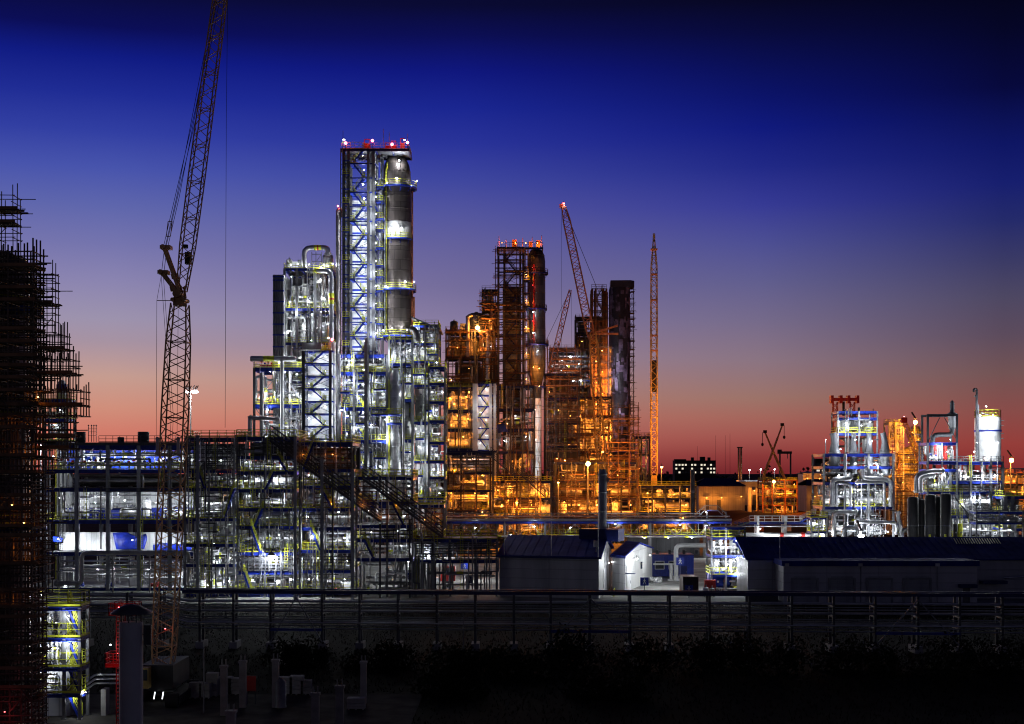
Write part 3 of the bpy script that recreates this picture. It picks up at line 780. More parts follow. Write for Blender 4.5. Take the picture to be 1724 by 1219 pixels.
sh = [(640, 1120, 145, 7, 3.4, 'rounded dark shrub below the rack, left of the pale hall'), (790, 1110, 142, 8, 3.8, 'wide dark shrub below the rack under the hall left corner'),
      (880, 1120, 140, 8, 3.2, 'low dark shrub below the front wall of the hall'), (985, 1110, 146, 9, 4.0, 'large dark shrub near the braced bay of the rack'),
      (1110, 1115, 143, 10, 4.2, 'broad dark shrub right of the braced rack bay'), (1210, 1100, 147, 8, 3.6, 'dark shrub left of the leaning pole'),
      (1310, 1110, 142, 10, 4.4, 'tallest dark shrub, right of the upright pole'), (1430, 1110, 144, 9, 3.8, 'dark shrub below the second garage door'),
      (1540, 1115, 141, 10, 4.0, 'dark shrub below the last garage door'), (1660, 1110, 144, 9, 3.6, 'dark shrub near the right picture edge'),
      (500, 1120, 147, 7, 3.0, 'small dark shrub right of the crane foot'), (1000, 1160, 128, 9, 2.4, 'low spreading shrub near the bottom of the dark slope'),
      (745, 1165, 128, 8, 2.2, 'low shrub right of the concrete posts')]
for i, s in enumerate(sh): shrub(s[0], s[1], s[2], s[3]*.8, s[4]*.62, s[5], 100+i)
# rough grass: one mass nobody could count
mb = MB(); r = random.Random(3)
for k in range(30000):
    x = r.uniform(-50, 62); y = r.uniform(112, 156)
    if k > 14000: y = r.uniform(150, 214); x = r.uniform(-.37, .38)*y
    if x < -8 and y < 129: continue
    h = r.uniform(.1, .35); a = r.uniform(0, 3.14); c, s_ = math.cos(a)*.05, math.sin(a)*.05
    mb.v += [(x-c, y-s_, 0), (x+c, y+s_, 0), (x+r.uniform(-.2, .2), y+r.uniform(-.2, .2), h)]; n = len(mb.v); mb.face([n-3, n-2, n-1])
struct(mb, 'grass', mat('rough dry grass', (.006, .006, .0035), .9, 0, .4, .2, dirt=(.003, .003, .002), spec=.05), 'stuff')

# concrete posts of an unfinished frame
posts = [(377, 1120, 1215, 117, .52, 'leftmost bare concrete post of the unfinished frame'), (409, 1112, 1200, 121, .55, 'bare concrete post with the red board behind it'),
         (464, 1110, 1198, 121, .55, 'bare concrete post in front of the gravel edge, third from left'), (531, 1166, 1219, 112, .6, 'short concrete post close to the bottom edge'),
         (572, 1154, 1219, 112, .62, 'stout concrete post close to the bottom edge, right of the short one'), (612, 1113, 1190, 123, .5, 'thin concrete post at the right end of the unfinished frame'),
         (389, 1196, 1219, 112, .7, 'concrete stub at the bottom edge below the leftmost post')]
for px, y0, y1, Y, w, lab in posts:
    x = X(px, Y); z = Z(y0, Y); mb = MB(); mb.box(x-w/2, x+w/2, Y-w/2, Y+w/2, 0, z-.2); mb.box(x-w*.62, x+w*.62, Y-w*.62, Y+w*.62, z-.198, z)
    for k in range(4): mb.tube((x+(k % 2-.5)*w*.6, Y+(k//2-.5)*w*.6, z), (x+(k % 2-.5)*w*.6, Y+(k//2-.5)*w*.6, z+.5), .03, 5)
    solo(mb, 'concrete_post', M['conc'], lab, 'post', 'concrete posts of the unfinished frame')
t = thing('board', 'dark red board on two legs behind a concrete post', 'board', P(421, 1165, 122) * 1)
x = X(421, 122); MB().box(x-.42, x+.42, 122.4, 122.5, 1.2, 2.5).build('panel', M['red'], t)
for s_ in (-.35, .35): MB().box(x+s_-.04, x+s_+.04, 122.5, 122.58, 0, 2.4).build('leg', M['dsteel'], t)
# stacked blocks
bl = [(330, 1181, 126, 1.1, 1.3), (346, 1181, 126, .9, 1.25), (358, 1183, 127, 1.0, 2.0), (380, 1180, 128, 1.2, 1.5), (398, 1180, 128, 1.3, 1.4), (480, 1180, 128, 1.4, 1.5), (500, 1180, 128, 1.2, 1.6), (516, 1182, 128, .9, 1.2), (600, 1205, 120, 1.5, .9)]
for i, (px, py, Y, w, h) in enumerate(bl):
    x = X(px, Y); mb = MB()
    n = 4
    for k in range(n): mb.box(x-w*.5, x+w*.5, Y-.5, Y+.5, .16+h*k/n, .16+h*(k+1)/n-.03)
    for s_ in (-.4, 0, .4): mb.box(x+s_*w-.05, x+s_*w+.05, Y-.5, Y+.5, 0, .158)
    solo(mb, 'pallet_stack', M['conc'], f'grey stack of blocks on a pallet, {NTH[i]} from left in the dark work yard', 'pallet stack', 'pallets of blocks in the work yard')
mb = MB(); a = P(285, 1178, 127)
for k in range(3): mb.tube((a.x-2.5, 127+k*.35, .2), (a.x+2.6, 127+k*.35, .2), .16, 8)
mb.tube((a.x-2.5, 127.17, .47), (a.x+2.6, 127.17, .47), .16, 8)
solo(mb, 'pipe_bundle', M['steel'], 'bundle of grey pipes lying beside the crane tracks', 'pipe bundle')
q = MB(); a = P(472, 1157, 121.); q.lathe((a.x, 121, 0), [(.55, 0), (.55, .1), (.5, .3), (.5, 2.2), (.1, 2.6)], 14); solo(q, 'water_tank', M['steel'], 'small grey tank right of the third concrete post', 'tank')
q = MB(); q.tube(P(343, 1215, 118), P(343, 1090, 118), .07, 6, .05); q.lathe(P(343, 1215, 118), [(.2, 0), (.2, .15), (.08, .16)], 8); solo(q, 'pole', M['steel'], 'tall thin pole left of the leftmost concrete post', 'pole')

# ---------- silo chimney with dark hat and red access tower
Y = 105; x = X(221, Y); sz = Y/F
t = thing('silo', 'smooth grey round silo with a dark conical hat at the lower left', 'silo', (x, Y, 0))
MB().lathe((x, Y, 0), [(.85, 0), (.85, Z(1048, Y)), (.8, Z(1047, Y))], 40).build('shell', mat('matt grey silo paint', (.62, .62, .62), .75, 0, .15, .2), t)
for k in range(8): a = k*math.pi/4; MB().bar((x+.75*math.cos(a), Y+.75*math.sin(a), Z(1048, Y)), (x+.75*math.cos(a), Y+.75*math.sin(a), Z(1030, Y)), .07).build('hat_support', M['dsteel'], t)
pass
MB().lathe((x, Y, 0), [(1.5, Z(1033, Y)), (1.52, Z(1031, Y)), (.7, Z(1020, Y)), (.1, Z(1017, Y))], 28).build('hat', M['dsteel'], t)
mb = MB(); mb.box(x+.95, x+1.5, Y-.2, Y+.1, Z(1085, Y), Z(1052, Y)); mb.bar((x+.7, Y, Z(1068, Y)), (x+1, Y, Z(1068, Y)), .1); mb.build('side_box', M['dsteel'], t)
t = thing('access_tower', 'narrow red ladder tower with railed landings beside the grey silo', 'ladder tower', (X(200, 108), 108, 0))
Y = 108.0; xa, xb = X(196, Y), X(206, Y)
for x_ in (xa, xb):
    for y_ in (Y, Y+.8): MB().bar((x_, y_, 0), (x_, y_, Z(1016, Y)), .07).build('post', M['red'], t)
mb = MB(); z = .3
while z < Z(1018, Y): mb.bar((xa, Y, z), (xb, Y, z), .045); mb.bar((xa, Y, z), (xa, Y+.8, z), .045); z += .3
mb.build('rung', M['red'], t)
for (l, r, yb) in ((180, 207, 1120), (186, 232, 1033)):
    z = Z(yb, Y); p0, p1 = X(l, Y), X(r, Y)
    d = MB().box(p0, p1, Y-.5, Y+1.1, z-.1, z).build('landing', M['red'], t)
    rail_mb([(p0, Y-.5, z), (p1, Y-.5, z), (p1, Y+1.1, z), (p0, Y+1.1, z)], h=.95 if yb > 1100 else .8, step=.5, r=.035, closed=True).build('railing', M['red'], d)
q = P(206, 1012, Y); mb = MB(); mb.sweep([P(208, 1024, Y), P(207, 1014, Y), P(202, 1009, Y)], .07, 6); mb.build('swan_neck', M['white'], t)
lamp(t, P(186, 1085, Y-.2), 'w', 12, .07); lamp(t, P(198, 1100, Y-1.2), 'r', 45, .05); lamp(t, P(200, 1022, Y-1.2), 'r', 30, .05); light(P(190, 1150, Y-1.6), 'r', 16)
# ------------------------------------------------------------------ scaffolded column at the left edge
rnd = random.Random(21)
Y = 101.0
t, xc, _ = column_vessel('column', 'dark brown column almost hidden inside scaffolding at the left edge', -22, Y+4, [(70, 1275), (70, 470), (66, 440), (40, 425)], 'brown', rings=[(520, 92), (700, 95), (880, 96)], ladder=False)
def scpx(label, pl_, pr_, top, bot, Y=Y, dep=2.2, dx=1.1, dz=1.05, seed=0, **k):
    return scaffold(label, X(pl_, Y), X(pr_, Y), Y, Y+dep, max(0, Z(bot, Y)), Z(top, Y)-1, dx, dz, random.Random(seed), 'scaffolds round the left column', **k)
scpx('thin open scaffold mast rising highest above the left column', -22, 22, 330, 430, dep=1.6, dx=.8, dz=1.1, seed=1, boards=.7, r=.035)
scpx('wide dark scaffold wrapping the upper half of the left column', -60, 56, 425, 745, Y=Y-1.2, seed=2, boards=.95, r=.06, dx=.8, dz=.9)
scpx('dark scaffold wrapping the lower half of the left column down to the picture bottom', -60, 54, 745, 1270, Y=Y-1.2, seed=3, boards=.75, r=.06, dx=.85, dz=.95)
scpx('sparse scaffold wing jutting to the sky right of the column top', 54, 88, 462, 560, dep=1.4, dx=.75, dz=1.0, seed=4, boards=.6, r=.035)
scpx('boxy scaffold bay under the sparse top wing', 50, 104, 565, 605, dep=1.8, dx=.6, dz=.85, seed=5, boards=.8, r=.04)
scpx('scaffold bay with a long brown plank platform in mid height', 50, 118, 606, 655, dep=2, dx=.7, dz=.85, seed=6, boards=1, r=.045)
scpx('widest scaffold bay with platforms reaching right over the building', 50, 136, 660, 700, dep=2, dx=.75, dz=.9, seed=7, boards=1, r=.045, jag=.6)
scpx('narrow scaffold bay beside the white column with blue bands', 56, 114, 712, 770, dep=2, dx=.75, dz=.9, seed=8, boards=.7, r=.045)
scpx('dark scaffold bay in front of the left ends of the process decks', 52, 76, 775, 1000, dep=1.6, dx=.8, dz=1.0, seed=9, boards=.3, r=.04)
scpx('dark scaffold bay behind the red glow at the bottom left corner', 46, 66, 1005, 1262, dep=1.6, dx=.8, dz=1.0, seed=10, boards=.3, r=.04)
# small work lamps inside the scaffold
sl = thing('work_lamp_string', 'string of small orange work lamps inside the left scaffold', 'lamp string', (X(20, 100.5), 100.5, 0))
q = MB(); q.tube(P(46, 640, 100.6), P(46, 1190, 100.6), .02, 4); q.build('cable', M['cable'], sl)
for px, py, e in ((40, 715, 25), (64, 668, 25), (40, 765, 18), (58, 772, 18), (20, 850, 25), (40, 880, 20), (25, 925, 25), (50, 945, 15), (18, 1010, 15)):
    lamp(sl, P(px, py, 100.4), 'o', e*.22, .05)
lamp(sl, P(8, 1198, 99.2), 'r', 12, .09)
# white column with blue bands, further back
t, xw, _ = column_vessel('column', 'slim white column with blue bands behind the left scaffold', 104, 262, [(8, 980), (8, 648), (4, 640)], 'white', ladder=True)
for y in (655, 690, 722): MB().lathe((xw, 262, Z(y, 262)), [(.93, 0), (.97, .05), (.97, .8), (.93, .85)], 24, cap=False).build('blue_band', M['blue'], t)
lamp(t, P(108, 700, 259.5), 'w', 260); lamp(t, P(98, 735, 259.5), 'w', 260)
fr = Frame('steel_structure', 'low steel frame with yellow rails and pipes at the foot of the banded column', [60, 84, 112], 256, 5, [742, 705, 672], short='frame beside the banded column', colw=.25)
for i in range(3): fr.pipes(i-1, 7, rnd)
fr.lamp(92, 715, 'w', 250); fr.lamp(70, 750, 'w', 250); fr.lamp(100, 690, 'w', 200)

# ------------------------------------------------------------------ stair block at the bottom left
Y = 115.0
fr = Frame('stair_block', 'white panelled block with blue decks, yellow rails and stairs at the lower left', [66, 108, 134], Y, 2.2, [1168, 1124, 1074, 1022], colw=.24, beamh=.3, short='white panelled block at the lower left', cat='stair block', railr=.028, nogrid=())
for i in range(-1, 3): fr.panel(i, 0, .6, 'clad', y=Y+1.7, h0=0.05, h1=.35)
for i in range(-1, 3):
    z0, z1 = fr.z(i), fr.z(i+1)
    xa, xb = X(111, Y), X(131, Y)
    a, b = (V((xb, Y+.5, z0)), V((xa, Y+.5, z1)))
    add_stair(fr.t, a, b, .7)
fr.brace(1, 0, '/', w=.08); fr.brace(1, 1, '/', w=.08); fr.brace(1, 2, '\\', w=.08)
fr.pipes(0, 6, rnd, a=0, b=.5, rr=(.04, .1)); fr.pipes(1, 6, rnd, a=0, b=.5, rr=(.04, .1)); fr.pipes(2, 5, rnd, a=0, b=.5, rr=(.04, .1))
fr.lamp(116, 1036, 'w', 110, dy=-.2, r=.09); fr.lamp(116, 1084, 'w', 110, dy=-.2, r=.09); fr.lamp(84, 1090, 'w', 110, dy=.9, r=.08); fr.lamp(84, 1040, 'w', 110, dy=.9, r=.08); fr.lamp(122, 1170, 'w', 70, dy=.4, r=.08); fr.lamp(78, 1135, 'w', 90, dy=.9, r=.06)
fr.lamp(70, 1000, 'w', 60, dy=.9, r=.08)
# pipes leading right from the block, on a support
t = thing('pipe_support', 'short concrete trestle carrying three curved pipes beside the red ladder tower', 'pipe trestle', (X(175, 117), 117, 0))
MB().box(X(175, 117)-.2, X(175, 117)+.2, 116.8, 117.9, 0, Z(1160, 117)).build('post', M['conc'], t)
for k in range(3):
    MB().pipe([P(146, 1160-7*k, 116.5+k*.4), P(160, 1150-7*k, 117+k*.4), P(205, 1150-7*k, 117+k*.4)], .1, 8, fl=False).build('pipe', M['alu'], t)
lamp(t, P(144, 1165, 115.8), 'w', 40, .07)

# ------------------------------------------------------------------ big lattice crane with luffing jib
Y = 125.0
t = thing('lattice_crane', 'tall brown lattice crane with a luffing jib leaving the picture at the top', 'crane', (X(274, Y), Y, 0))
xb = X(272, Y)
for s_ in (-1.9, 1.9):
    q = MB(); prof = [(xb+s_-.55, xb+s_+.55)]
    q.box(xb+s_-.55, xb+s_+.55, Y-4, Y+4, .25, 1.0); q.lathe((xb+s_, Y-4, .62), [(.62, -.5), (.62, .5)], 14, 'x'); q.lathe((xb+s_, Y+4, .62), [(.62, -.5), (.62, .5)], 14, 'x')
    q.build('crawler_track', M['black'], t)
q = MB(); q.box(xb-1.4, xb+1.4, Y-1.6, Y+4.6, 1.25, 3.3); q.box(xb-1.2, xb+1.2, Y+3.4, Y+5, 1.3, 2.9); q.lathe((xb, Y, 1), [(1.3, 0), (1.3, .25)], 16)
q.build('engine_house', M['dark'], t)
q = MB(); q.box(xb-1.5, xb-.5, Y-2.6, Y-1.2, 1.4, 3.2); c = q.build('cab', M['ycrane'], t); MB().box(xb-1.42, xb-.58, Y-2.63, Y-2.6, 2.1, 3.05).build('window', M['glass'], c)
for px in (259, 273): MB().tube(P(px, 1177, Y-1.9), P(px+2, 1165, Y-1.9), .05, 6).build('lit_strip', M['wincool'], t)
lattice(t, P(274, 1150, Y), P(303, 512, Y), [(0, 1.2), (3, 1.75), (24, 1.95), (30, 1.75), (34, 1.2)], (1, 0, 0), 40, .075, .036, 'crane', name='mast')
q = MB(); a = P(303, 500, Y)
q.box(a.x-.5, a.x+.5, Y-.5, Y+.5, a.z-.8, a.z-.1); q.bar((a.x-.5, Y, a.z-.1), (a.x-.1, Y, a.z+.9), .16); q.bar((a.x+.5, Y, a.z-.1), (a.x+.35, Y, a.z+.9), .16);  q.tube((a.x-.1, Y-.95, a.z+.2), (a.x-.1, Y+.95, a.z+.2), .35, 12)
for k in (-.5, .5): q.tube((a.x+k, Y-.78, a.z-.3), (a.x+k, Y+.78, a.z-.3), .18, 10)
q.build('jib_hinge', M['crane'], t)
lattice(t, P(306, 490, Y), P(382, -90, Y), [(0, .75), (4, 1.15), (10, 1.2), (33, .95)], (1, 0, 0), 38, .06, .03, 'crane', name='jib')
for (x1, y1, w) in ((277, 417, .17), (273, 459, .2)):
    q = MB()
    for k in (-.55, .55): q.bar((P(309, 505, Y).x, Y+k, P(309, 505, Y).z), (P(x1, y1, Y).x, Y+k*.8, P(x1, y1, Y).z), w, w*1.5)
    b_ = P(x1, y1, Y); q.tube((b_.x, Y-.75, b_.z), (b_.x, Y+.75, b_.z), .2, 12); q.box(b_.x-.3, b_.x+.6, Y-.5, Y+.5, b_.z-.16, b_.z+.16)
    q.bar((P((x1+309)/2, (y1+505)/2, Y)), P((x1+309)/2+2, (y1+505)/2+8, Y), .5)
    q.build('strut', M['crane'], t)
for k in (-.4, .4):
    yy = V((0, k, 0))
    rope(t, [P(277, 417, Y)+yy, P(331, 185, Y)+yy, P(386, -90, Y)+yy], .026)
    rope(t, [P(280, 417, Y)+yy, P(300, 330, Y)+yy, P(352, 60, Y)+yy, P(382, -90, Y)+yy], .026)
    rope(t, [P(274, 459, Y)+yy, P(279, 417, Y)+yy], .026); rope(t, [P(273, 461, Y)+yy, P(290, 700, Y)+yy, P(272, 1120, Y)+yy], .02)
q = MB(); q.bar(P(283, 373, Y), P(290, 373, Y), .06); q.bar(P(280, 398, Y), P(287, 398, Y), .06); q.bar(P(283, 373, Y), P(280, 398, Y), .06); q.bar(P(290, 373, Y), P(287, 398, Y), .06); q.build('pendant_frame', M['crane'], t)
rope(t, [P(384, -60, Y), P(381, 200, Y), P(379, 720, Y)], .02)
rope(t, [P(272, 461, Y), P(264, 506, Y), P(263, 745, Y)], .018); MB().bar(P(264, 506, Y), P(290, 506, Y), .06).build('spacer', M['crane'], t)
rope(t, [P(300, 520, Y), P(298, 745, Y)], .02)
for px in (265, 300):
    q = MB(); a = P(px, 768, Y); q.lathe(a, [(.05, 0), (.16, .1), (.19, .35), (.14, .5), (.14, 1.3), (.17, 1.4), (.17, 1.6), (.05, 1.7)], 12); q.build('hook_block', M['white'], t)
q = MB(); q.box(P(318, 445, Y).x-.3, P(318, 445, Y).x+.2, Y-.3, Y+.3, P(312, 445, Y).z, P(312, 425, Y).z); q.tube(P(312, 412, Y), P(312, 418, Y), .25, 8); q.build('winch', M['dark'], t)
lamp(t, P(278, 1058, Y-1.2), 'r', 4, .06)
# ------------------------------------------------------------------ high mast light behind
Y = 430.0
t = thing('light_mast', 'tall pale light mast shining behind the big crane', 'light mast', (X(321, Y), Y, 0))
MB().tube((X(321, Y), Y, 0), (X(321, Y), Y, Z(664, Y)), .42, 10, .22).build('pole', M['white'], t)
q = MB(); a = P(322, 660, Y); q.lathe(a, [(1.9, -.1), (1.9, .1)], 16); q.build('lamp_ring', M['steel'], t)
for k in range(6):
    a_ = k*math.pi/3; lamp(t, a+V((1.6*math.cos(a_), 1.6*math.sin(a_), .15)), 'w', 0, .75)
light(a+V((0, -4, 0)), 'w', 3000, .6)
# ------------------------------------------------------------------ left process building (unit D), open decks
rnd = random.Random(31)
Y = 240.0
D = Frame('process_building', 'long dark process building of open decks behind the crane foot, vents on its roof', [76, 130, 182, 234, 286, 330], Y, 14, [990, 930, 876, 822, 791, 750], cat='process building',
          colw=.62, norail=(0, 1, 3, 5), beamh=.6, short='long process building', colm='galv')
MB().box(D.x0-.4, D.x1+.3, Y-.5, Y+14.5, D.lv[5]+.06, D.lv[5]+.5).build('roof', M['dsteel'], D.t)
MB().box(D.x0, D.x1, Y+11.8, Y+12, D.z(4)+.06, D.z(5)-.65).build('blue_wall', cladding('blue wall cladding', (.015, .05, .42), .9), D.t)
D.panel(2, 0, 1, 'clad', y=Y+10); D.panel(-1, 0, 1, 'clad', y=Y+9, h1=.7)
MB().box(D.x0+.2, D.x1-.2, Y+9.8, Y+9.95, D.z(2)+.06, D.z(2)+1.9).build('wall_band', M['blue'], D.t)
D.panel(1, .04, 1.0, 'clad', y=Y+4.2, h0=.1, h1=2.2)
# vents on the roof
for (l, r, y0, lab) in ((127, 144, 727, 'dark round roof vent at the left end of the process building roof'), (198, 209, 736, 'small dark roof vent in the middle of the process building roof'), (232, 251, 727, 'wide dark round roof vent beside the crane mast')):
    x = X((l+r)/2, Y+5); R = S(r-l, Y+5)/2; q = MB(); z = D.lv[5]+.5
    q.lathe((x, Y+5, z), [(R*.9, 0), (R*.9, .15), (R, .2), (R, Z(y0, Y+5)-z-.1), (R*.96, Z(y0, Y+5)-z), (R*.8, Z(y0, Y+5)-z-.05)], 20)
    solo(q, 'roof_vent', M['dsteel'], lab, 'roof vent')
t = thing('rooftop_ladder', 'slim pale ladder frame standing on the process building roof', 'ladder frame', (X(155, Y), Y+2, D.lv[5]+.5))
for px in (149, 154, 158, 162): MB().tube(P(px, 744, Y+2), P(px, 717, Y+2), .06, 5).lathe(P(px, 717, Y+2), [(.12, 0), (.16, .1), (.02, .2)], 6).build('vent_pipe', M['steel'], t)
q = MB()
for py in (722, 727, 733): q.bar(P(148, py, Y+2), P(163, py, Y+2), .06)
q.build('crossbar', M['steel'], t)
z = D.lv[5]+.5
t = thing('roof_railing', 'low dark railing along the process building roof edge', 'railing', ((D.x0+D.x1)/2, Y, z)); rail_mb([(X(165, Y), Y+.5, z), (D.x1, Y+.5, z)], step=1.2).build('rails', M['dsteel'], t)
# gear on the lit decks
for i, n in ((4, 30), (2, 22), (0, 16), (-1, 16)): D.pipes(i, n, rnd, rr=(.05, .2))
D.pipes(3, 10, rnd, rack=True, rr=(.12, .32)); D.pipes(0, 10, rnd, rack=True, rr=(.08, .2))
spec = []
for k in range(9): spec.append(('s', .05+.1*k, rnd.uniform(.05, .3), rnd.uniform(.8, 1.3), rnd.uniform(1.6, 2.8), 'white'))
D.gear(4, spec)
D.gear(4, [('b', .30, .5, .8, 2.2, 'white'), ('v', .55, .6, .6, 2.6, 'white'), ('h', .78, .6, .6, 2.4, 'white'), ('v', .92, .45, .5, 2.4, 'alu')])
D.gear(2, [('v', .18, .5, .8, 3.6, 'white'), ('v', .37, .3, .5, 3.2, 'alu'), ('v', .62, .4, .7, 3.4, 'white'), ('h', .5, .45, .8, 3, 'alu'), ('e', .83, .35, .6, 3, 'white'), ('v', .95, .5, .7, 3.2, 'white'), ('e', .1, .4, .7, 2.6, 'alu')])
D.gear(-1, [('p', .2, .2, .5, 1.6, 'blue'), ('p', .4, .2, .5, 1.6, 'blue'), ('b', .55, .3, .7, 2, 'white'), ('p', .7, .2, .5, 1.6, 'red'), ('v', .85, .5, .8, 3, 'white')])
for px, py, e, dy in ((90, 768, 1500, 10), (212, 769, 1900, 10), (150, 776, 900, 4), (275, 772, 1300, 9), (320, 770, 700, 5), (180, 774, 700, 4), (245, 776, 700, 4),
                      (100, 838, 500, 3), (160, 846, 600, 4), (210, 842, 500, 3), (262, 846, 500, 4), (316, 846, 700, 3),
                      (98, 907, 500, 2.2), (150, 912, 500, 1.5), (182, 915, 350, 1.6), (223, 909, 260, 1.4), (262, 914, 500, 1.5), (300, 914, 600, 1.5),
                      (120, 962, 500, 4), (165, 958, 500, 5), (205, 962, 500, 4), (250, 958, 600, 5), (292, 960, 600, 4), (320, 968, 500, 3), (110, 985, 300, 2)):
    D.lamp(px, py, 'w', e*1.05, dy, .16)
# tarpaulins hung on the white wall
def tarp(pts, Y, lab):
    pts = [P(x, y, Y) for x, y in pts]; q = MB(); n = len(pts)
    cx = sum((p.x for p in pts))/n; cz = sum((p.z for p in pts))/n
    rr = random.Random(n); rings = 5; b = len(q.v)
    for j in range(rings+1):
        f = 1-j/rings
        for p in pts: q.v.append((cx+(p.x-cx)*f, Y-.22*(1-f)-rr.uniform(0, .18), cz+(p.z-cz)*f))
    for j in range(rings):
        for k in range(n): q.face([b+j*n+k, b+j*n+(k+1) % n, b+(j+1)*n+(k+1) % n, b+(j+1)*n+k], True)
    for p in pts: q.v.append((p.x, Y+.05, p.z))
    e = len(q.v)-n
    for k in range(n): q.face([b+(k+1) % n, b+k, e+k, e+(k+1) % n])
    return solo(q, 'tarpaulin', M['tarp'], lab, 'tarpaulin')
yt = Y+3.6
tarp([(190, 897), (214, 896), (222, 900), (230, 904), (238, 902), (246, 898), (248, 906), (243, 924), (222, 925), (205, 925), (196, 925), (193, 912)], yt, 'large scalloped blue tarpaulin hung on the white wall, left of the crane mast')
tarp([(258, 917), (280, 914), (300, 917), (318, 914), (328, 918), (330, 926), (300, 927), (258, 926)], yt, 'long low blue tarpaulin along the white wall, behind the crane mast')
tarp([(88, 902), (106, 905), (104, 912), (98, 914), (88, 911)], yt, 'small blue tarpaulin at the left end of the white wall')
# big bent pipe in front of the building
Yp = 236.0
q = MB(); q.pipe([P(92, 982, Yp), P(138, 982, Yp), P(138, 931, Yp), P(318, 931, Yp), P(318, 986, Yp), P(425, 990, Yp)], .36, 14, bend=2.2)
for px in (100, 190, 252, 350, 400):
    py = 982 if px < 138 else 931 if px < 318 else 987
    a = P(px, py, Yp); q.bar((a.x, Yp, 0), (a.x, Yp, a.z-.38), .22); q.bar((a.x-.5, Yp, a.z-.42), (a.x+.5, Yp, a.z-.42), .2)
solo(q, 'bent_pipe', M['dalu'], 'thick grey pipe rising in a square loop before the lowest decks, behind the crane', 'pipe')
t = thing('lamp_post', 'small lamp post with a round white lamp above the red ladder tower', 'lamp post', (X(215, 180), 180, 0))
MB().tube((X(215, 180), 180.3, 0), (X(215, 180), 180.3, Z(997, 180)), .07, 6).build('pole', M['steel'], t); lamp(t, P(215, 1000, 180), 'w', 60, .2)

# ------------------------------------------------------------------ stepped deck structure in the middle (unit E)
def grid_screen(fr, i0, i1, a, b, m='wood', y=None, step=.62, vs=.75):
    """open slat screen hung on the front of a frame"""
    xa, xb = fr.x0+(fr.x1-fr.x0)*a, fr.x0+(fr.x1-fr.x0)*b; z0, z1 = fr.z(i0)+.2, fr.z(i1)-.6; y = fr.Y0-.35 if y is None else y
    q = MB(); z = z0
    while z < z1: q.bar((xa, y, z), (xb, y, z), .05, .16); z += step
    x = xa
    while x <= xb+.01: q.bar((x, y-.06, z0), (x, y-.06, z1), .1); x += vs
    return q.build('slat_screen', M[m], fr.t)
Y = 228.0
E1 = Frame('deck_structure', 'blue decked steel structure with stairs, highest of the stepped decks, left of the orange screens', [400, 446, 498], Y, 12, [1000, 962, 930, 886, 856, 824, 794, 768, 736], cat='deck structure', colw=.32,
           norail=(1, 7), short='highest stepped deck structure', colm='steel', beamh=.5)
E1a = Frame('deck_structure', 'grey and blue pipe deck structure between the big crane and the stepped decks', [312, 352, 394], Y-1.5, 12, [1000, 950, 916, 873, 822, 792, 737], cat='deck structure', colw=.32,
           norail=(1, 5), short='pipe decks by the crane', colm='galv', beamh=.45)
E2 = Frame('deck_structure', 'dark decked steel structure of middle height with orange slat screens', [505, 548, 592], Y, 12, [996, 960, 926, 888, 856, 818, 790, 745], cat='deck structure', colw=.32,
           norail=(3, 6), short='middle stepped deck structure', colm='steel', beamh=.5)
E3 = Frame('deck_structure', 'dark lower deck structure with slat screens, left of the lit open yard', [600, 652, 694], Y, 12, [940, 908, 884, 845, 803], cat='deck structure', colw=.32,
           norail=(0, 2), short='lower stepped deck structure', colm='steel', beamh=.5)
E4 = Frame('deck_structure', 'lowest dark deck structure before the lit open yard', [700, 728, 758, 800, 836], Y+1, 9, [943, 908], cat='deck structure', colw=.3, norail=(0,), short='lowest stepped deck structure', colm='steel', beamh=.5)
E5 = Frame('deck_structure', 'narrow dark frame with orange lit slats beside the tall vessels', [698, 722, 746], Y+4, 7, [905, 850], cat='deck structure', colw=.3, short='narrow dark frame', colm='steel', beamh=.5)
for fr, n in ((E1a, 13), (E1, 11), (E2, 9), (E3, 9)):
    for i in range(-1, len(fr.lv)-1): fr.pipes(i, n, rnd, mats=('alu', 'alu', 'steel', 'white', 'dalu', 'steel'), rr=(.07, .28))
E4.pipes(0, 14, rnd, rack=True, rr=(.06, .16)); E4.pipes(-1, 6, rnd); E5.pipes(0, 6, rnd); E5.pipes(-1, 6, rnd)
grid_screen(E1a, 5, 6, .0, 1., 'dsteel'); grid_screen(E1, 7, 8, .45, 1., 'dsteel')
grid_screen(E2, 6, 7, 0, 1, 'rust', step=.75, vs=1.1); grid_screen(E2, 4, 6, .3, .62, 'rust', y=E2.Y0-.5, step=.75, vs=1.1); grid_screen(E2, 3, 4, .1, .5, 'dsteel')
grid_screen(E3, 3, 4, 0, .5, 'rust', step=.75, vs=1.1); grid_screen(E3, 2, 3, .45, 1, 'rust', step=.75, vs=1.1); grid_screen(E3, 1, 2, 0, 1, 'dsteel'); grid_screen(E5, 0, 1, .0, 1, 'rust', step=.75, vs=1.1); grid_screen(E1, 1, 2, .1, 1., 'dsteel', step=.5, vs=.9); grid_screen(E2, 1, 2, 0, 1, 'dsteel', step=.5, vs=.9)
grid_screen(E4, 0, 1, 0, 1., 'dsteel', step=.42, vs=1.3)
for i in (-1, 2): E1.panel(i, .0, .95, 'clad', y=E1.Y1-1)
for i in (-1,): E2.panel(i, 0, .9, 'clad', y=E2.Y1-1)
E1.gear(3, [('h', .5, .45, .9, 4.5, 'alu'), ('v', .85, .4, .6, 2.2, 'white'), ('e', .2, .4, .5, 2.4, 'alu')]); E1.gear(4, [('e', .4, .5, .7, 4, 'alu'), ('v', .08, .4, .6, 2.2, 'white'), ('v', .78, .5, .6, 2.3, 'white')])
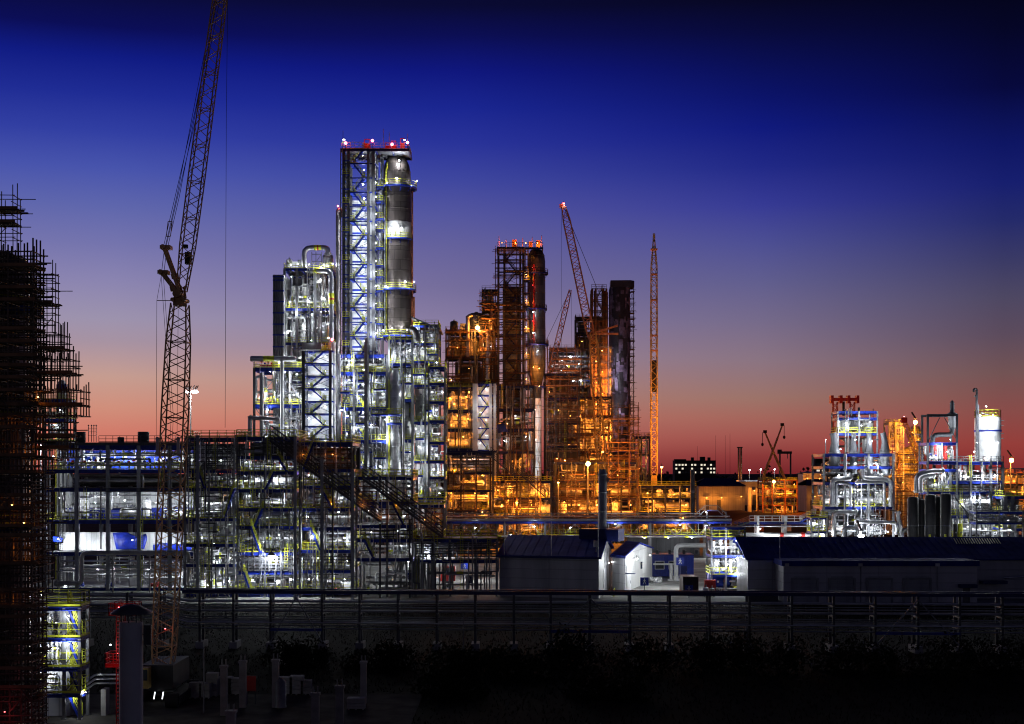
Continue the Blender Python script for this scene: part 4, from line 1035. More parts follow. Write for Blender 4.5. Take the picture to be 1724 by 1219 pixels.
E1.gear(5, [('h', .55, .4, .8, 5.5, 'white'), ('b', .15, .5, .6, 1.8, 'white'), ('v', .9, .4, .6, 2, 'alu')]); E1.gear(6, [('e', .3, .4, .5, 3, 'white'), ('s', .6, .2, .8, 2.6, 'white'), ('s', .8, .2, .8, 2.4, 'white')])
E1a.gear(4, [('h', .4, .4, .8, 3, 'white'), ('v', .85, .4, .6, 2.2, 'alu')]); E1a.gear(3, [('v', .2, .4, .8, 3.6, 'white'), ('h', .6, .4, .9, 3.4, 'alu')]); E1a.gear(2, [('e', .4, .4, .7, 3, 'white'), ('v', .85, .3, .7, 3, 'white')]); E1a.gear(-1, [('v', .2, .3, .9, 3, 'white'), ('b', .55, .3, .8, 2.2, 'white'), ('p', .85, .2, .5, 1.6, 'blue')])
for i in (-1, 2, 3): E1a.panel(i, 0, 1, 'clad', y=E1a.Y1-1)
E1a.panel(5, 0, 1, 'dclad', y=E1a.Y1-.6); E1.panel(6, 0, 1, 'dclad', y=E1.Y1-.6); E1.panel(7, 0, 1, 'dclad', y=E1.Y1-.6); E2.panel(6, 0, 1, 'dclad', y=E2.Y1-.6)
E1.gear(2, [('h', .45, .5, .7, 4, 'white'), ('v', .8, .4, .7, 2.8, 'alu')]); E1.gear(-1, [('b', .15, .3, .8, 2.2, 'white'), ('p', .4, .2, .5, 1.7, 'dark'), ('v', .65, .4, .9, 2.8, 'white'), ('p', .85, .2, .5, 1.7, 'red')])
E2.gear(4, [('h', .3, .5, .9, 3.4, 'alu'), ('e', .75, .4, .7, 2.6, 'alu')]); E2.gear(3, [('v', .2, .4, .9, 2.3, 'alu'), ('h', .65, .5, .9, 2.6, 'alu')]); E2.gear(2, [('h', .5, .4, .9, 4, 'dalu'), ('v', .9, .3, .5, 2.8, 'white')])
E2.gear(-1, [('v', .3, .4, .8, 2.6, 'white'), ('p', .6, .2, .5, 1.8, 'red'), ('b', .85, .3, .8, 2, 'white')]); E2.gear(5, [('s', .4, .2, .7, 2.4, 'white')])
E3.gear(1, [('h', .3, .5, .8, 2.6, 'dalu'), ('v', .8, .4, .6, 1.7, 'white')]); E3.gear(2, [('e', .4, .4, .7, 3, 'alu')])
E1a.tangle(110, rnd, mats=('steel', 'dsteel', 'dsteel', 'alu'), rr=(.04, .11)); E1.tangle(110, rnd, mats=('steel', 'dsteel', 'dsteel', 'alu'), rr=(.04, .1)); E2.tangle(90, rnd, mats=('steel', 'dsteel', 'dsteel', 'alu'), rr=(.04, .1)); E3.tangle(44, rnd, rr=(.04, .1)); D.tangle(24, rnd, rr=(.05, .16)); E4.tangle(44, rnd, mats=('steel', 'dsteel', 'galv')); E5.tangle(10, rnd)
# blue stairs with yellow rails
for fr, i, xa, xb in ((E1, 0, 425, 412), (E1, 2, 440, 424), (E1, 3, 430, 444), (E1, 5, 448, 464), (E1, 6, 484, 468), (E1a, 4, 346, 336), (E1a, 3, 380, 396),
                      (E2, 2, 540, 524), (E2, 4, 560, 540), (E2, 6, 512, 530), (E3, 0, 630, 614), (E3, 2, 680, 660)):
    y = fr.Y0-.2
    add_stair(fr.t, V((X(xa, y), y-1, fr.z(i))), V((X(xb, y), y-1, fr.z(i+1))), .9)
# long covered gallery stepping down to the right in front
t = thing('sloping_gallery', 'long dark open gallery sloping down to the right over the stepped decks', 'sloping gallery', (X(600, 225), 225, 0))
def gallery(ax, ay, bx, by, y, n=6, par=t):
    q = MB(); a, b = P(ax, ay, y), P(bx, by, y)
    for dz in (0, .5, 1.0, 1.6, 2.4):
        for dy in (0, 1.6): q.bar(a+V((0, dy, dz)), b+V((0, dy, dz)), .11 if dz else .3)
    k = int((b-a).length/1.1)
    for i in range(k+1):
        p = a+(b-a)*(i/k)
        for dy in (0, 1.6): q.bar(p+V((0, dy, 0)), p+V((0, dy, 2.4)), .08)
        q.bar(p+V((0, 0, .05)), p+V((0, 1.6, .05)), .25, .06)
    q.build('gallery_span', M['dsteel'], par)
for g in ((455, 742, 560, 820, 225.5), (560, 820, 640, 878, 225.5), (610, 806, 745, 905, 224.2)): gallery(*g)
for px, py in ((505, 800), (560, 822), (640, 880), (690, 872)):
    a = P(px, py, 226.2); MB().bar((a.x, 226.2, 0), (a.x, 226.2, a.z-.2), .28).build('trestle', M['dsteel'], t)
# tall thin front posts
for k, (px, py) in enumerate(((333, 733), (497, 735), (542, 770), (594, 790))):
    q = MB(); y = 223.0; q.ibeam((X(px, y), y, 0), (X(px, y), y, Z(py, y)), .42, .42); q.box(X(px, y)-.4, X(px, y)+.4, y-.4, y+.4, 0, .15)
    solo(q, 'steel_post', M['galv'], f'tall free dark steel post before the stepped decks, {NTH[k]} from left', 'post', 'front posts of the stepped decks')
for fr, L_ in ((E1, ((335, 778, 500), (372, 775, 600), (415, 778, 900), (452, 776, 900), (478, 780, 500), (400, 802, 800), (432, 806, 900), (466, 805, 600), (330, 802, 300), (356, 848, 800), (330, 868, 500), (420, 835, 500), (470, 842, 500), (380, 872, 500),
                      (430, 870, 600), (340, 905, 700), (360, 915, 500), (400, 940, 400), (388, 939, 0), (470, 900, 500), (445, 912, 400), (350, 985, 600), (385, 978, 700), (425, 976, 700), (465, 978, 700), (490, 975, 500), (365, 945, 300))),
               (E2, ((525, 905, 800), (560, 910, 500), (580, 905, 400), (520, 870, 500), (570, 862, 400), (540, 832, 400), (520, 800, 350), (575, 838, 300), (520, 975, 700), (550, 972, 700), (580, 975, 600), (540, 942, 350), (585, 944, 300))),
               (E3, ((625, 895, 350), (670, 893, 350), (620, 860, 250), (680, 868, 250), (640, 826, 220), (675, 918, 300)))):
    for px, py, e in L_: (E1a if px < 398 else fr).lamp(px, py, 'w', e*.55, rnd.uniform(0, 4), .15)
E1.lamp(457, 936, 'w', 2600, -1.2, .55)
E2.lamp(526, 902, 'w', 500, -1.0, .2)
for fr, L_ in ((E2, ((510, 765, 120), (560, 765, 120), (505, 835, 100), (558, 848, 120))), (E3, ((640, 870, 120), (610, 850, 100), (668, 850, 120))), (E5, ((715, 875, 140), (735, 870, 140)))):
    for px, py, e in L_: fr.lamp(px, py, 'o', e*.1, -1.1, .07)

# yard under and right of the lowest decks: splayed supports, crane truck, signs
t = thing('trestle_legs', 'white column with splayed grey legs standing on the lit yard', 'trestle', (X(696, 236), 236, .06))
MB().ibeam(P(697, 992, 234)*1, P(697, 945, 234), .5, .5).build('column', M['white'], t)
for a, b in ((660, 672), (668, 680), (720, 712), (705, 716)):
    MB().bar((X(a, 234), 234, .06), P(b, 945, 234), .3).build('leg', M['steel'], t)
# ------------------------------------------------------------------ main unit: stair tower, column, blocks
rnd = random.Random(41)
Y = 318.0
T1 = stair_tower('stair_tower', 'tallest lattice stair tower with blue zigzag stairs before white panels', 578, 632, Y, 5, 250, 0, S(24.3, Y), (579, 587, 620, 629), wall=(586, 621, 330, 760), bands='blue', xin=(.18, .76), colm='dsteel', colw=.55)
# closed grey shaft at its right side
MB().box(X(623, Y), X(631, Y), Y+.5, Y+2.4, 0, Z(254, Y)).build('shaft', M['galv'], T1)
for py in range(262, 760, 24): MB().bar((X(578, Y), Y-.35, Z(py+9, Y)), (X(588, Y), Y-.35, Z(py+9, Y)), .3).build('landing_beam', M['blue'], T1)
q = MB()
for py in range(262, 760, 8): q.bar((X(574, Y), Y-.4, Z(py, Y)), (X(579, Y), Y-.4, Z(py, Y)), .1)
q.bar((X(574, Y), Y-.4, 0), (X(574, Y), Y-.4, Z(250, Y)), .22); q.bar((X(577.4, Y), Y-.4, 0), (X(577.4, Y), Y-.4, Z(250, Y)), .22); q.build('caged_ladder', M['dsteel'], T1)
# crown platform over stair tower and column
z = Z(251, Y)
d = deck_mb(X(575, Y), X(688, Y), Y-.3, Y+9, z).build('crown_deck', M['dblue'], T1)
MB().box(X(575, Y), X(688, Y), Y-.2, Y+8.9, z, z+.05).build('grating', M['grate'], d)
rail_mb([(X(576, Y), Y-.2, z), (X(612, Y), Y-.2, z)], h=1.5, step=1).build('railing', M['yellow'], d)
rail_mb([(X(612, Y), Y-.2, z), (X(688, Y), Y-.2, z), (X(688, Y), Y+8.8, z)], h=1.3, step=1.2, r=.04).build('railing', M['galv'], d)
rail_mb([(X(576, Y), Y+8.8, z), (X(688, Y), Y+8.8, z)], h=1.3, step=1).build('railing', M['red'], d)
q = MB()
for a, b, h in ((613, 622, 2.4), (648, 656, 1.6), (658, 666, 2.0), (674, 680, 2.6)):
    q.box(X(a, Y), X(b, Y), Y+1, Y+3, z+.06, z+h*.6)
    for x in (a, b): q.bar((X(x, Y), Y+1, z), (X(x, Y), Y+1, z+h), .14)
    q.bar((X(a, Y), Y+1, z+h), (X(b, Y), Y+1, z+h), .16)
q.build('hoist_gear', M['red'], T1)
q = MB()
for px, h in ((577, 4.2), (645, 4.6), (655, 3.8), (686, 3.5)): q.tube((X(px, Y), Y+.5, z), (X(px, Y), Y+.5, z+h), .06, 5)
q.build('aerial', M['steel'], T1)
for px, py, e in ((582, 241, 260), (627, 237, 320), (686, 240, 320), (660, 243, 160)): beacon(T1, P(px, py, Y-.5), e, .34)
lamp(T1, P(579, 235, Y-.3), 'w', 80, .25); lamp(T1, P(681, 235, Y-.3), 'w', 80, .25)
for k, py in enumerate(range(262, 745, 24)):
    lamp(T1, P(613 if k % 2 else 611, py, Y+3.2), 'w', 620 if 310 < py else 260, .2)
    if k % 2: lamp(T1, P(579, py+16, Y+1.5), 'w', 200, .14)
rail_all = [rail_mb([(X(577, Y), Y-.5, Z(py, Y)), (X(588, Y), Y-.5, Z(py, Y))], step=.7).build('railing', M['yellow'], T1) for py in range(294, 750, 48)]

# reactor column
Yc = 326.0
prof = [(9, 958), (9, 640), (12, 600), (15, 575), (24, 562), (25, 540), (24.5, 500), (24.2, 330), (23.8, 316), (23.6, 300), (23, 290), (21, 279), (17.5, 271), (12.5, 265.5), (6.5, 262.5), (.5, 261.6)]
R1, xr, radf = column_vessel('column', 'tallest round column with a dome top and three railed ring platforms', 668, Yc, prof, 'brown', rings=[(316, 34), (403, 27), (488, 33), (566, 30)], n=44)
MB().lathe((xr, Yc, 0), [(24.9*Yc/F, Z(404, Yc)), (25.0*Yc/F, Z(403.8, Yc)), (25.0*Yc/F, Z(376, Yc)), (24.6*Yc/F, Z(375.5, Yc))], 44, cap=False).build('lamplit_band', M['white'], R1)  # white band puts the lamplight above the ring into the shell colour
for px, py, e, dy in ((672, 270, 900, -3.6), (652, 308, 700, -3.6), (693, 312, 600, -2.5), (668, 300, 300, -4.2), (657, 384, 800, -4.6), (676, 384, 900, -4.6), (682, 474, 1500, -4.5), (650, 482, 500, -4.2), (697, 474, 500, -3), (640, 310, 300, -2.), (640, 480, 350, -2.),
                      (660, 552, 700, -5), (685, 555, 900, -4.5), (645, 556, 500, -4), (702, 304, 120, -1)):
    lamp(R1, P(px, py, Yc+dy), 'w', e*.8, .25)
q = MB()
for px, a, b in ((694, 322, 700), (697, 500, 640)): q.tube(P(px, b, Yc-.5), P(px, a, Yc-.5), .22, 8)
q.build('riser', M['wood'], R1)
# side platforms between stair tower and column
t = thing('platform_tower', 'slim tower of small yellow railed platforms between tall stair tower and column', 'platform tower', (X(638, 322), 322, 0))
for x_ in (633, 644):
    for y_ in (320.5, 324): MB().bar((X(x_, 322), y_, 0), (X(x_, 322), y_, Z(262, 322)), .25).build('column', M['dsteel'], t)
ys = [316, 340, 369, 388, 418, 448, 466, 490, 520, 545, 570]
for k, py in enumerate(ys):
    z = Z(py, 322); x0, x1 = X(632, 322), X(646, 322)
    d = MB().box(x0, x1, 320.2, 324.4, z-.25, z).build('platform', M['blue'], t)
    rail_mb([(x0, 320.2, z), (x1, 320.2, z)], step=.6).build('railing', M['yellow'], d)
    lamp(t, P(633, py-9, 317.3), 'w', 330, .15, V((-.5, -.9, -.2)))  # lamp added in front of the platform to light the grey shaft
    if k < len(ys)-1:
        MB().bar((x0, 320.4, z), (x1, 320.4, Z(ys[k+1], 322)), .12).build('brace', M['steel'], t)
for px, a, b, r in ((635, 270, 700, .28), (639, 300, 700, .18), (642, 262, 560, .22), (648, 330, 560, .14)):
    MB().pipe([P(px, b, 323), P(px, a, 323), P(px, a, 323)+V((1.2, 2, 0))], r, 8).build('pipe', M['alu'], t)
# tall thin pipe left of the stair tower
q = MB(); q.pipe([P(569, 760, 322), P(569, 353, 322), P(578, 353, 322), P(578, 366, 322)], .5, 12, bend=2.4)
t = thing('stack_pipe', 'tall hooked grey pipe climbing the left side of the tallest stair tower', 'pipe', (X(569, 322), 322, 0)); q.build('shell', M['dalu'], t); beacon(t, P(569, 347, 321.6), 100, .22)
for px in (564, 575): pass

# left block
Yb = 322.0
B1 = Frame('process_unit', 'tall open block of silver pipes left of the tallest stair tower', [479, 500, 531, 558], Yb, 12, [900, 840, 790, 742, 690, 640, 577, 519, 452], cat='process unit', colw=.5, short='tall silver pipe block', norail=(0, 1, 2))
B1.tangle(40, rnd, i0=3)
for i in range(2, 8): B1.pipes(i, 20, rnd, rr=(.07, .4), mats=('alu', 'alu', 'alu', 'white', 'steel', 'white'))
for i in range(2, 8): B1.panel(i, 0, 1, 'dclad', y=B1.Y1-.8)
B1.gear(7, [('v', .2, .3, .9, 5.5, 'white'), ('c', .4, .35, 1.0, 6, 'white'), ('v', .62, .3, .8, 4.5, 'alu'), ('v', .85, .35, .9, 5, 'white'), ('h', .5, .6, .8, 4, 'alu')])
B1.gear(6, [('c', .15, .3, .9, 5, 'white'), ('c', .55, .3, 1.1, 6, 'alu'), ('v', .35, .3, .6, 5, 'white'), ('v', .8, .3, 1.1, 4.6, 'alu')])
B1.gear(5, [('h', .3, .3, .9, 3, 'white'), ('v', .7, .3, .8, 4.5, 'white')]); B1.gear(4, [('v', .3, .3, .9, 4.5, 'alu'), ('e', .7, .3, .7, 3, 'white')]); B1.gear(3, [('v', .2, .3, .8, 4.5, 'white'), ('h', .6, .3, .9, 3, 'alu')])
B1.gear(8, [('v', .05, .3, .7, 2.6, 'white'), ('b', .18, .3, .7, 2, 'white'), ('b', .3, .3, .7, 2.4, 'steel')])
for px, py, e in ((488, 508, 700), (505, 500, 700), (520, 506, 600), (545, 502, 800), (555, 512, 400), (490, 466, 400), (540, 470, 400), (485, 560, 700), (510, 548, 600), (535, 552, 600), (552, 545, 700), (500, 525, 400), (482, 558, 900), (525, 530, 500), (548, 524, 500),
                  (490, 600, 500), (500, 660, 500), (490, 710, 500), (550, 620, 400)):
    B1.lamp(px, py, 'w', e*.75, rnd.uniform(-.6, 1.5), .18)
for px, py in ((490, 446), (502, 444), (520, 445), (545, 446)): B1.lamp(px, py, 'w', 160, 1, .15)
# clad shaft at the left of the block
t = thing('clad_shaft', 'tall dark clad shaft with blue bands at the left end of the silver pipe block', 'shaft tower', (X(469, 321), 325, 0))
for k, px in enumerate((460.5, 464.5, 468.5, 472.5, 476.5)): MB().box(X(px-.9, 320), X(px+.9, 320), 320-.2, 320.4, 0, Z(463, 320)).build('column', M['steel'], t)
MB().box(X(460, 320), X(478, 320), 320.45, 330, 0, Z(462, 320)).build('wall_panel', M['steel'], t)
for py in (466, 472, 490, 508, 527, 546, 564, 584, 604): MB().box(X(459.5, 320), X(478.5, 320), 319.6, 319.79, Z(py+1.2, 320), Z(py-1.2, 320)).build('blue_band', M['blue'], t)
# big pipe loop with drum on top
t = thing('overhead_drum', 'silver drum on top of the pipe block fed by a big looped pipe', 'drum', (X(552, 326), 326, Z(452, 326)))
MB().lathe((X(552, 326), 326, 0), [(S(9, 326), Z(457, 326)), (S(9.3, 326), Z(456, 326)), (S(9.3, 326), Z(434, 326)), (S(8, 326), Z(430, 326)), (S(3, 326), Z(428, 326)), (.1, Z(427.6, 326))], 24).build('shell', M['alu'], t)
MB().pipe([P(552, 430, 323), P(552, 417, 323), P(512, 417, 323), P(512, 456, 323), P(558, 456, 321.), P(558, 760, 321.)], .58, 14, bend=2.6).build('pipe', M['alu'], t)
q = MB()
for a, b in ((P(529, 417, 323), P(541, 417, 323)), (P(528, 456, 322.3), P(542, 456, 321.8)), (P(558, 494, 321), P(558, 512, 321))): q.tube(a, b, .62, 14)
q.build('marker_band', M['yellow'], t)
q = MB()
for a, b in ((P(534, 417, 323), P(536, 417, 323)), (P(534, 456, 322.15), P(536, 456, 322.05)), (P(558, 502, 321), P(558, 505, 321))): q.tube(a, b, .64, 14)
q.build('marker_stripe', M['red'], t)
q = MB()
for px in (525, 532, 541): q.bar(P(px, 452, 325), P(px, 424, 325), .15)
for py in (428, 440): q.bar(P(525, py, 325), P(541, py, 325), .15)
q.bar(P(525, 452, 325), P(541, 428, 325), .1); q.build('support', M['dsteel'], t); lamp(t, P(541, 450, 322), 'w', 600, .2); lamp(t, P(560, 444, 322), 'w', 300, .2)

# lower left frame
B2 = Frame('process_unit', 'lower open frame with blue decks at the left end of the main unit', [428, 474, 511], 314, 12, [900, 840, 790, 744, 681, 619], cat='process unit', colw=.5, short='lower left frame of main unit', norail=(0, 1), beamh=.8)
B2.tangle(18, rnd, i0=2)
for i in range(2, 5): B2.pipes(i, 16, rnd, rr=(.08, .35))
B2.gear(4, [('v', .14, .4, .6, 3, 'white'), ('e', .4, .4, .7, 3.4, 'alu'), ('v', .7, .4, .9, 4.5, 'white'), ('h', .85, .6, .9, 2.4, 'white')])
B2.gear(3, [('h', .3, .4, .9, 4, 'alu'), ('v', .62, .4, .8, 5, 'white'), ('v', .8, .4, .8, 4, 'alu'), ('v', .12, .4, .5, 4, 'white')]); B2.gear(5, [('h', .55, .5, .8, 5, 'alu'), ('s', .2, .3, .9, 3, 'red')])
B2.gear(4, [('s', .3, .05, 1., 3, 'red')])
B2.brace(0, 4, '/'); B2.brace(0, 3, '\\'); B2.brace(1, 3, '\\'); B2.brace(1, 4, '\\')
for px, py, e in ((436, 604, 100), (455, 625, 600), (480, 626, 600), (500, 630, 500), (440, 668, 600), (463, 660, 600), (495, 664, 700), (450, 690, 400), (490, 690, 500), (448, 735, 600), (485, 728, 600), (502, 737, 500), (505, 602, 400), (470, 610, 300)):
    B2.lamp(px, py, 'w', e*1.2, rnd.uniform(-1., 1.5), .18)
beacon(B2.t, P(429, 605, 313.6), 220, .3); beacon(B2.t, P(451, 606, 313.6), 100, .2)
for px, a, b in ((441, 628, 735), (475, 608, 760)): MB().tube(P(px, b, 312.6), P(px, a, 312.6), .42, 12).build('riser', M['white'], B2.t)
MB().pipe([P(420, 700, 312), P(421, 702, 312)+V((0, 0, 0)), P(421, 742, 312)], .5, 10).build('pipe', M['dalu'], B2.t)
MB().pipe([P(421, 740, 311.5), P(421, 703, 311.5), P(470, 706, 311.5)], .5, 10).build('pipe', M['dalu'], B2.t)
MB().lathe(P(460, 604, 313), [(.5, -5), (.62, -4.8), (.62, 4.8), (.5, 5)], 14, 'x').build('header_pipe', M['alu'], B2.t); MB().lathe(P(453, 604, 313), [(.64, -1.2), (.64, 1.2)], 14, 'x', cap=False).build('marker_band', M['yellow'], B2.t)

# second stair tower, lower, white wall
T2 = stair_tower('stair_tower', 'lower stair tower with blue flights before a white wall, left of the tallest one', 510, 560, 312, 4.5, 590, 0, S(21.2, 312), (511, 556), wall=(513, 568, 592, 760), wallm='white', xin=(.08, .9), colm='dsteel', colw=.6)
MB().box(X(509, 312), X(541, 312), 311.6, 316, Z(589, 312), Z(578, 312)).build('top_cabin', M['steel'], T2)
rail_mb([(X(540, 312), 311.7, Z(590, 312)), (X(557, 312), 311.7, Z(590, 312))], h=1.6, step=.5).build('railing', M['yellow'], T2)
MB().tube((X(562, 315), 315, 0), (X(562, 315), 315, Z(577, 315)), S(3.4, 315), 16).build('white_pipe', M['white'], T2)
for k, py in enumerate((600, 612, 624, 645, 655, 666, 684, 704, 712, 730, 742)): lamp(T2, P(520 if k % 2 else 548, py, 315.2), 'w', 300, .18)
beacon(T2, P(559, 572, 311.5), 420, .3); lamp(T2, P(524, 573, 311.5), 'w', 160, .18); lamp(T2, P(553, 569, 311.5), 'w', 120, .18)

# right block: platforms, vessels and pipes
Y2 = 316.0
B3 = Frame('process_unit', 'wide bright frame of pipes, vessels and yellow railed decks under the tallest column', [572, 596, 619, 652], Y2, 10, [958, 900, 850, 803, 741, 686, 626, 597], cat='process unit', colw=.5, short='bright frame at the column foot', norail=(0, 1, 7), beamh=.8)
B3.tangle(40, rnd, i0=0)
for q_ in ((574, 590, 660), (630, 650, 655), (600, 616, 712), (626, 652, 697), (575, 588, 770), (630, 650, 770), (604, 618, 640)): B3.balcony(*q_)
for i in range(1, 7): B3.pipes(i, 15, rnd, rr=(.1, .45), mats=('alu', 'alu', 'white', 'steel', 'alu'))
for i in range(1, 7): B3.panel(i, 0, 1., 'white' if i % 2 else 'steel', y=B3.Y1-2.5)
B3.gear(5, [('v', .25, .4, .9, 5.5, 'white'), ('v', .5, .4, .7, 5, 'alu'), ('v', .72, .35, .9, 6, 'alu'), ('h', .88, .5, .8, 2, 'white')])
B3.gear(4, [('v', .15, .4, .7, 5, 'alu'), ('e', .4, .4, .8, 3, 'white'), ('v', .65, .4, .9, 5.5, 'white'), ('v', .87, .4, .7, 5, 'alu')])
B3.gear(3, [('v', .2, .4, 1., 5.5, 'white'), ('v', .45, .4, .7, 6, 'alu'), ('c', .68, .4, 1., 6, 'white'), ('v', .9, .4, .7, 5.5, 'white')])
B3.gear(2, [('v', .3, .4, 1., 4.5, 'white'), ('e', .55, .4, .8, 3, 'alu'), ('v', .85, .4, .9, 4.8, 'white')]); B3.gear(1, [('h', .4, .4, .9, 5, 'alu'), ('v', .85, .4, .9, 4.6, 'white')])
for px, py, e in ((582, 604, 500), (593, 606, 600), (618, 606, 700), (640, 604, 500), (588, 640, 600), (605, 670, 700), (612, 664, 500), (630, 676, 500), (576, 645, 600), (645, 663, 700), (585, 700, 500), (600, 720, 500), (625, 715, 500), (648, 706, 500),
                  (590, 760, 600), (615, 780, 500), (640, 785, 700), (600, 830, 400), (640, 830, 500), (575, 690, 500), (633, 640, 500), (650, 735, 400)):
    B3.lamp(px, py, 'w', e*1.5, rnd.uniform(-1.2, 1.2), .18)
MB().box(X(606, Y2), X(663, Y2), Y2-.8, Y2-.6, Z(820, Y2), Z(806, Y2)).build('white_parapet', M['white'], B3.t)
MB().ibeam((X(617, Y2), Y2-1.2, 0), (X(617, Y2), Y2-1.2, Z(570, Y2)), .7, .7).build('column', M['steel'], B3.t)
# right wing, stepping down to the right
B4 = Frame('process_unit', 'middle wing of the main unit with silver pipes, right of the bright frame', [655, 675, 694], 318, 11, [958, 870, 803, 740, 672, 612, 572], cat='process unit', colw=.4, short='middle wing of main unit', norail=(0, 1), beamh=.6)
B4b = Frame('process_unit', 'right wing of the main unit with bright vessels and a peaked top', [696, 716, 737], 319, 11, [958, 890, 838, 776, 710, 648, 608, 578, 548], cat='process unit', colw=.4, short='right wing of main unit', norail=(0, 1), beamh=.5)
for fr in (B4, B4b):
    for i in range(0, len(fr.lv)-1): fr.pipes(i, 10, rnd, rr=(.1, .4), mats=('alu', 'white', 'steel', 'alu', 'dalu')); fr.panel(i, 0, 1, 'steel' if i % 2 else 'white', y=fr.Y0+6, h1=.6)
    fr.tangle(26, rnd, i0=0)
for i, a_, b_ in ((2, .1, .75), (3, .05, .6), (4, .2, .7), (6, 0, .55)): B4b.panel(i, a_, b_, 'white', y=B4b.Y0+3)
for q_ in ((696, 715, 630), (720, 738, 596), (700, 714, 738), (718, 736, 690), (722, 738, 750), (697, 712, 800), (676, 694, 645), (658, 676, 708), (676, 692, 760), (660, 674, 838), (716, 736, 860)): (B4b if q_[0] > 694 else B4).balcony(*q_)
q = MB(); q.slab([(X(694, 319)-.3, 318.4, Z(535, 319)), (X(739, 319)+.3, 318.4, Z(556, 319)), (X(739, 319)+.3, 331, Z(556, 319)), (X(694, 319)-.3, 331, Z(535, 319))], .3); q.build('sloping_roof', M['dsteel'], B4b.t)
B4b.gear(7, [('v', .25, .3, 1.0, 2.6, 'white'), ('v', .75, .3, .9, 2.6, 'alu')]); B4b.gear(6, [('v', .7, .3, .9, 2.8, 'white'), ('b', .3, .1, 1, 2.4, 'white')]); B4b.gear(5, [('v', .3, .3, 1., 3.6, 'white'), ('h', .7, .3, .8, 1.4, 'alu')])
B4b.gear(4, [('v', .3, .2, 1.2, 6, 'white'), ('v', .8, .2, .6, 5.5, 'alu')]); B4b.gear(3, [('v', .4, .2, 1.7, 6.5, 'white'), ('v', .85, .2, .6, 6, 'white')]); B4b.gear(2, [('h', .5, .3, 1.1, 2.6, 'alu'), ('v', .85, .1, .5, 5, 'white')]); B4b.gear(1, [('v', .25, .3, .9, 4.6, 'white'), ('e', .65, .3, .8, 2.4, 'alu')])
B4.gear(5, [('v', .3, .3, .8, 3.6, 'alu'), ('v', .7, .3, .8, 3.2, 'white')]); B4.gear(4, [('v', .8, .3, .8, 5, 'white'), ('h', .4, .4, .8, 2, 'alu')]); B4.gear(3, [('v', .8, .2, .9, 5, 'white')]); B4.gear(2, [('h', .65, .3, .9, 2, 'white'), ('v', .2, .3, .7, 5, 'alu')]); B4.gear(1, [('h', .5, .3, 1, 3, 'alu'), ('v', .9, .2, .5, 5, 'white')])
for px, py, e in ((660, 600, 700), (690, 590, 900), (712, 575, 1000), (728, 585, 700), (700, 552, 600), (668, 640, 500), (690, 632, 600), (712, 632, 600), (732, 632, 600), (665, 690, 700), (680, 662, 500), (728, 660, 500), (700, 722, 600), (724, 700, 500), (705, 752, 900), (690, 760, 600), (728, 756, 600),
                  (668, 745, 400), (690, 790, 600), (730, 790, 500), (688, 818, 500), (702, 820, 400), (736, 820, 300), (664, 700, 800), (720, 850, 300), (668, 860, 300)):
    (B4b if px > 694 else B4).lamp(px, py, 'w', e*1.7, rnd.uniform(-1.2, .9), .18)
B5 = Frame('process_unit', 'narrow outer frame of small railed decks at the right edge of the main unit', [722, 749], 315, 7, [958, 880, 838, 803, 776, 744, 708, 676, 645, 618], cat='process unit', colw=.35, short='narrow outer frame of the main unit', norail=(0,))
for i in range(0, 9): B5.pipes(i, 6, rnd, rr=(.08, .25))
for px, py, e in ((735, 610, 400), (740, 640, 400), (735, 690, 400), (738, 730, 400), (735, 765, 400), (738, 795, 400), (740, 830, 350), (745, 660, 300)): B5.lamp(px, py, 'w', e*1.1, .5, .16)
t = thing('column', 'slim pale column with a cone foot standing in the right wing of the main unit', 'column', (X(679, 315), 315, 0))
MB().lathe((X(679, 315), 315, 0), [(S(7, 315), 0), (S(7, 315), Z(830, 315)), (S(2.2, 315), Z(792, 315)), (S(2.2, 315), Z(640, 315))], 20).build('shell', M['dalu'], t)
column_vessel('column', 'plain silver column rising through the bright frame under the tallest column', 664, 317, [(8, 880), (8, 830), (10.5, 826), (10.5, 632), (7, 624)], 'alu', rings=[(697, 16), (712, 15)])
t = thing('curved_pipe', 'thick dark curved pipe on the right shoulder of the main unit', 'pipe', P(698, 575, 316.)*1)
MB().pipe([P(690, 552, 316), P(700, 556, 316), P(704, 575, 316)], .6, 12).build('shell', M['dalu'], t)
# ------------------------------------------------------------------ second unit behind, lit by sodium lamps
rnd = random.Random(51)
Y = 430.0
T3 = stair_tower('stair_tower', 'dark lattice stair tower of the second unit, left of the column with a red stripe', 838, 882, Y, 6, 416, 0, S(21, Y), (839, 849, 876, 881), wall=(846, 878, 480, 800), wallm='dclad', xin=(.2, .85), colm='dsteel', beamm='dblue', colw=.6, rail='rust')
scaffold('rusty scaffold clinging to the stair tower of the second unit', X(834, 427), X(884, 427), 426.6, 428.6, Z(800, 427), Z(425, 427), 2.6, 2.6, random.Random(5), 'scaffolds of the second unit', m='rust', boards=.5, r=.09)
z = Z(417, Y); d = deck_mb(X(837, Y), X(914, Y), Y-.3, Y+12, z).build('crown_deck', M['dblue'], T3)
rail_mb([(X(837, Y), Y-.2, z), (X(914, Y), Y-.2, z), (X(914, Y), Y+11.8, z), (X(837, Y), Y+11.8, z)], h=1.5, step=1.2, closed=True).build('railing', M['wood'], d)
q = MB()
for a, b, h in ((862, 870, 2.6), (890, 896, 2.0), (903, 910, 2.4)):
    q.box(X(a, Y), X(b, Y), Y+1, Y+3, z+.06, z+h)
for px, h in ((840, 3.6), (880, 3), (896, 3.4), (912, 3.8), (852, 2.6)): q.tube((X(px, Y), Y+.5, z), (X(px, Y), Y+.5, z+h), .1, 5)
q.build('hoist_gear', M['wood'], T3)
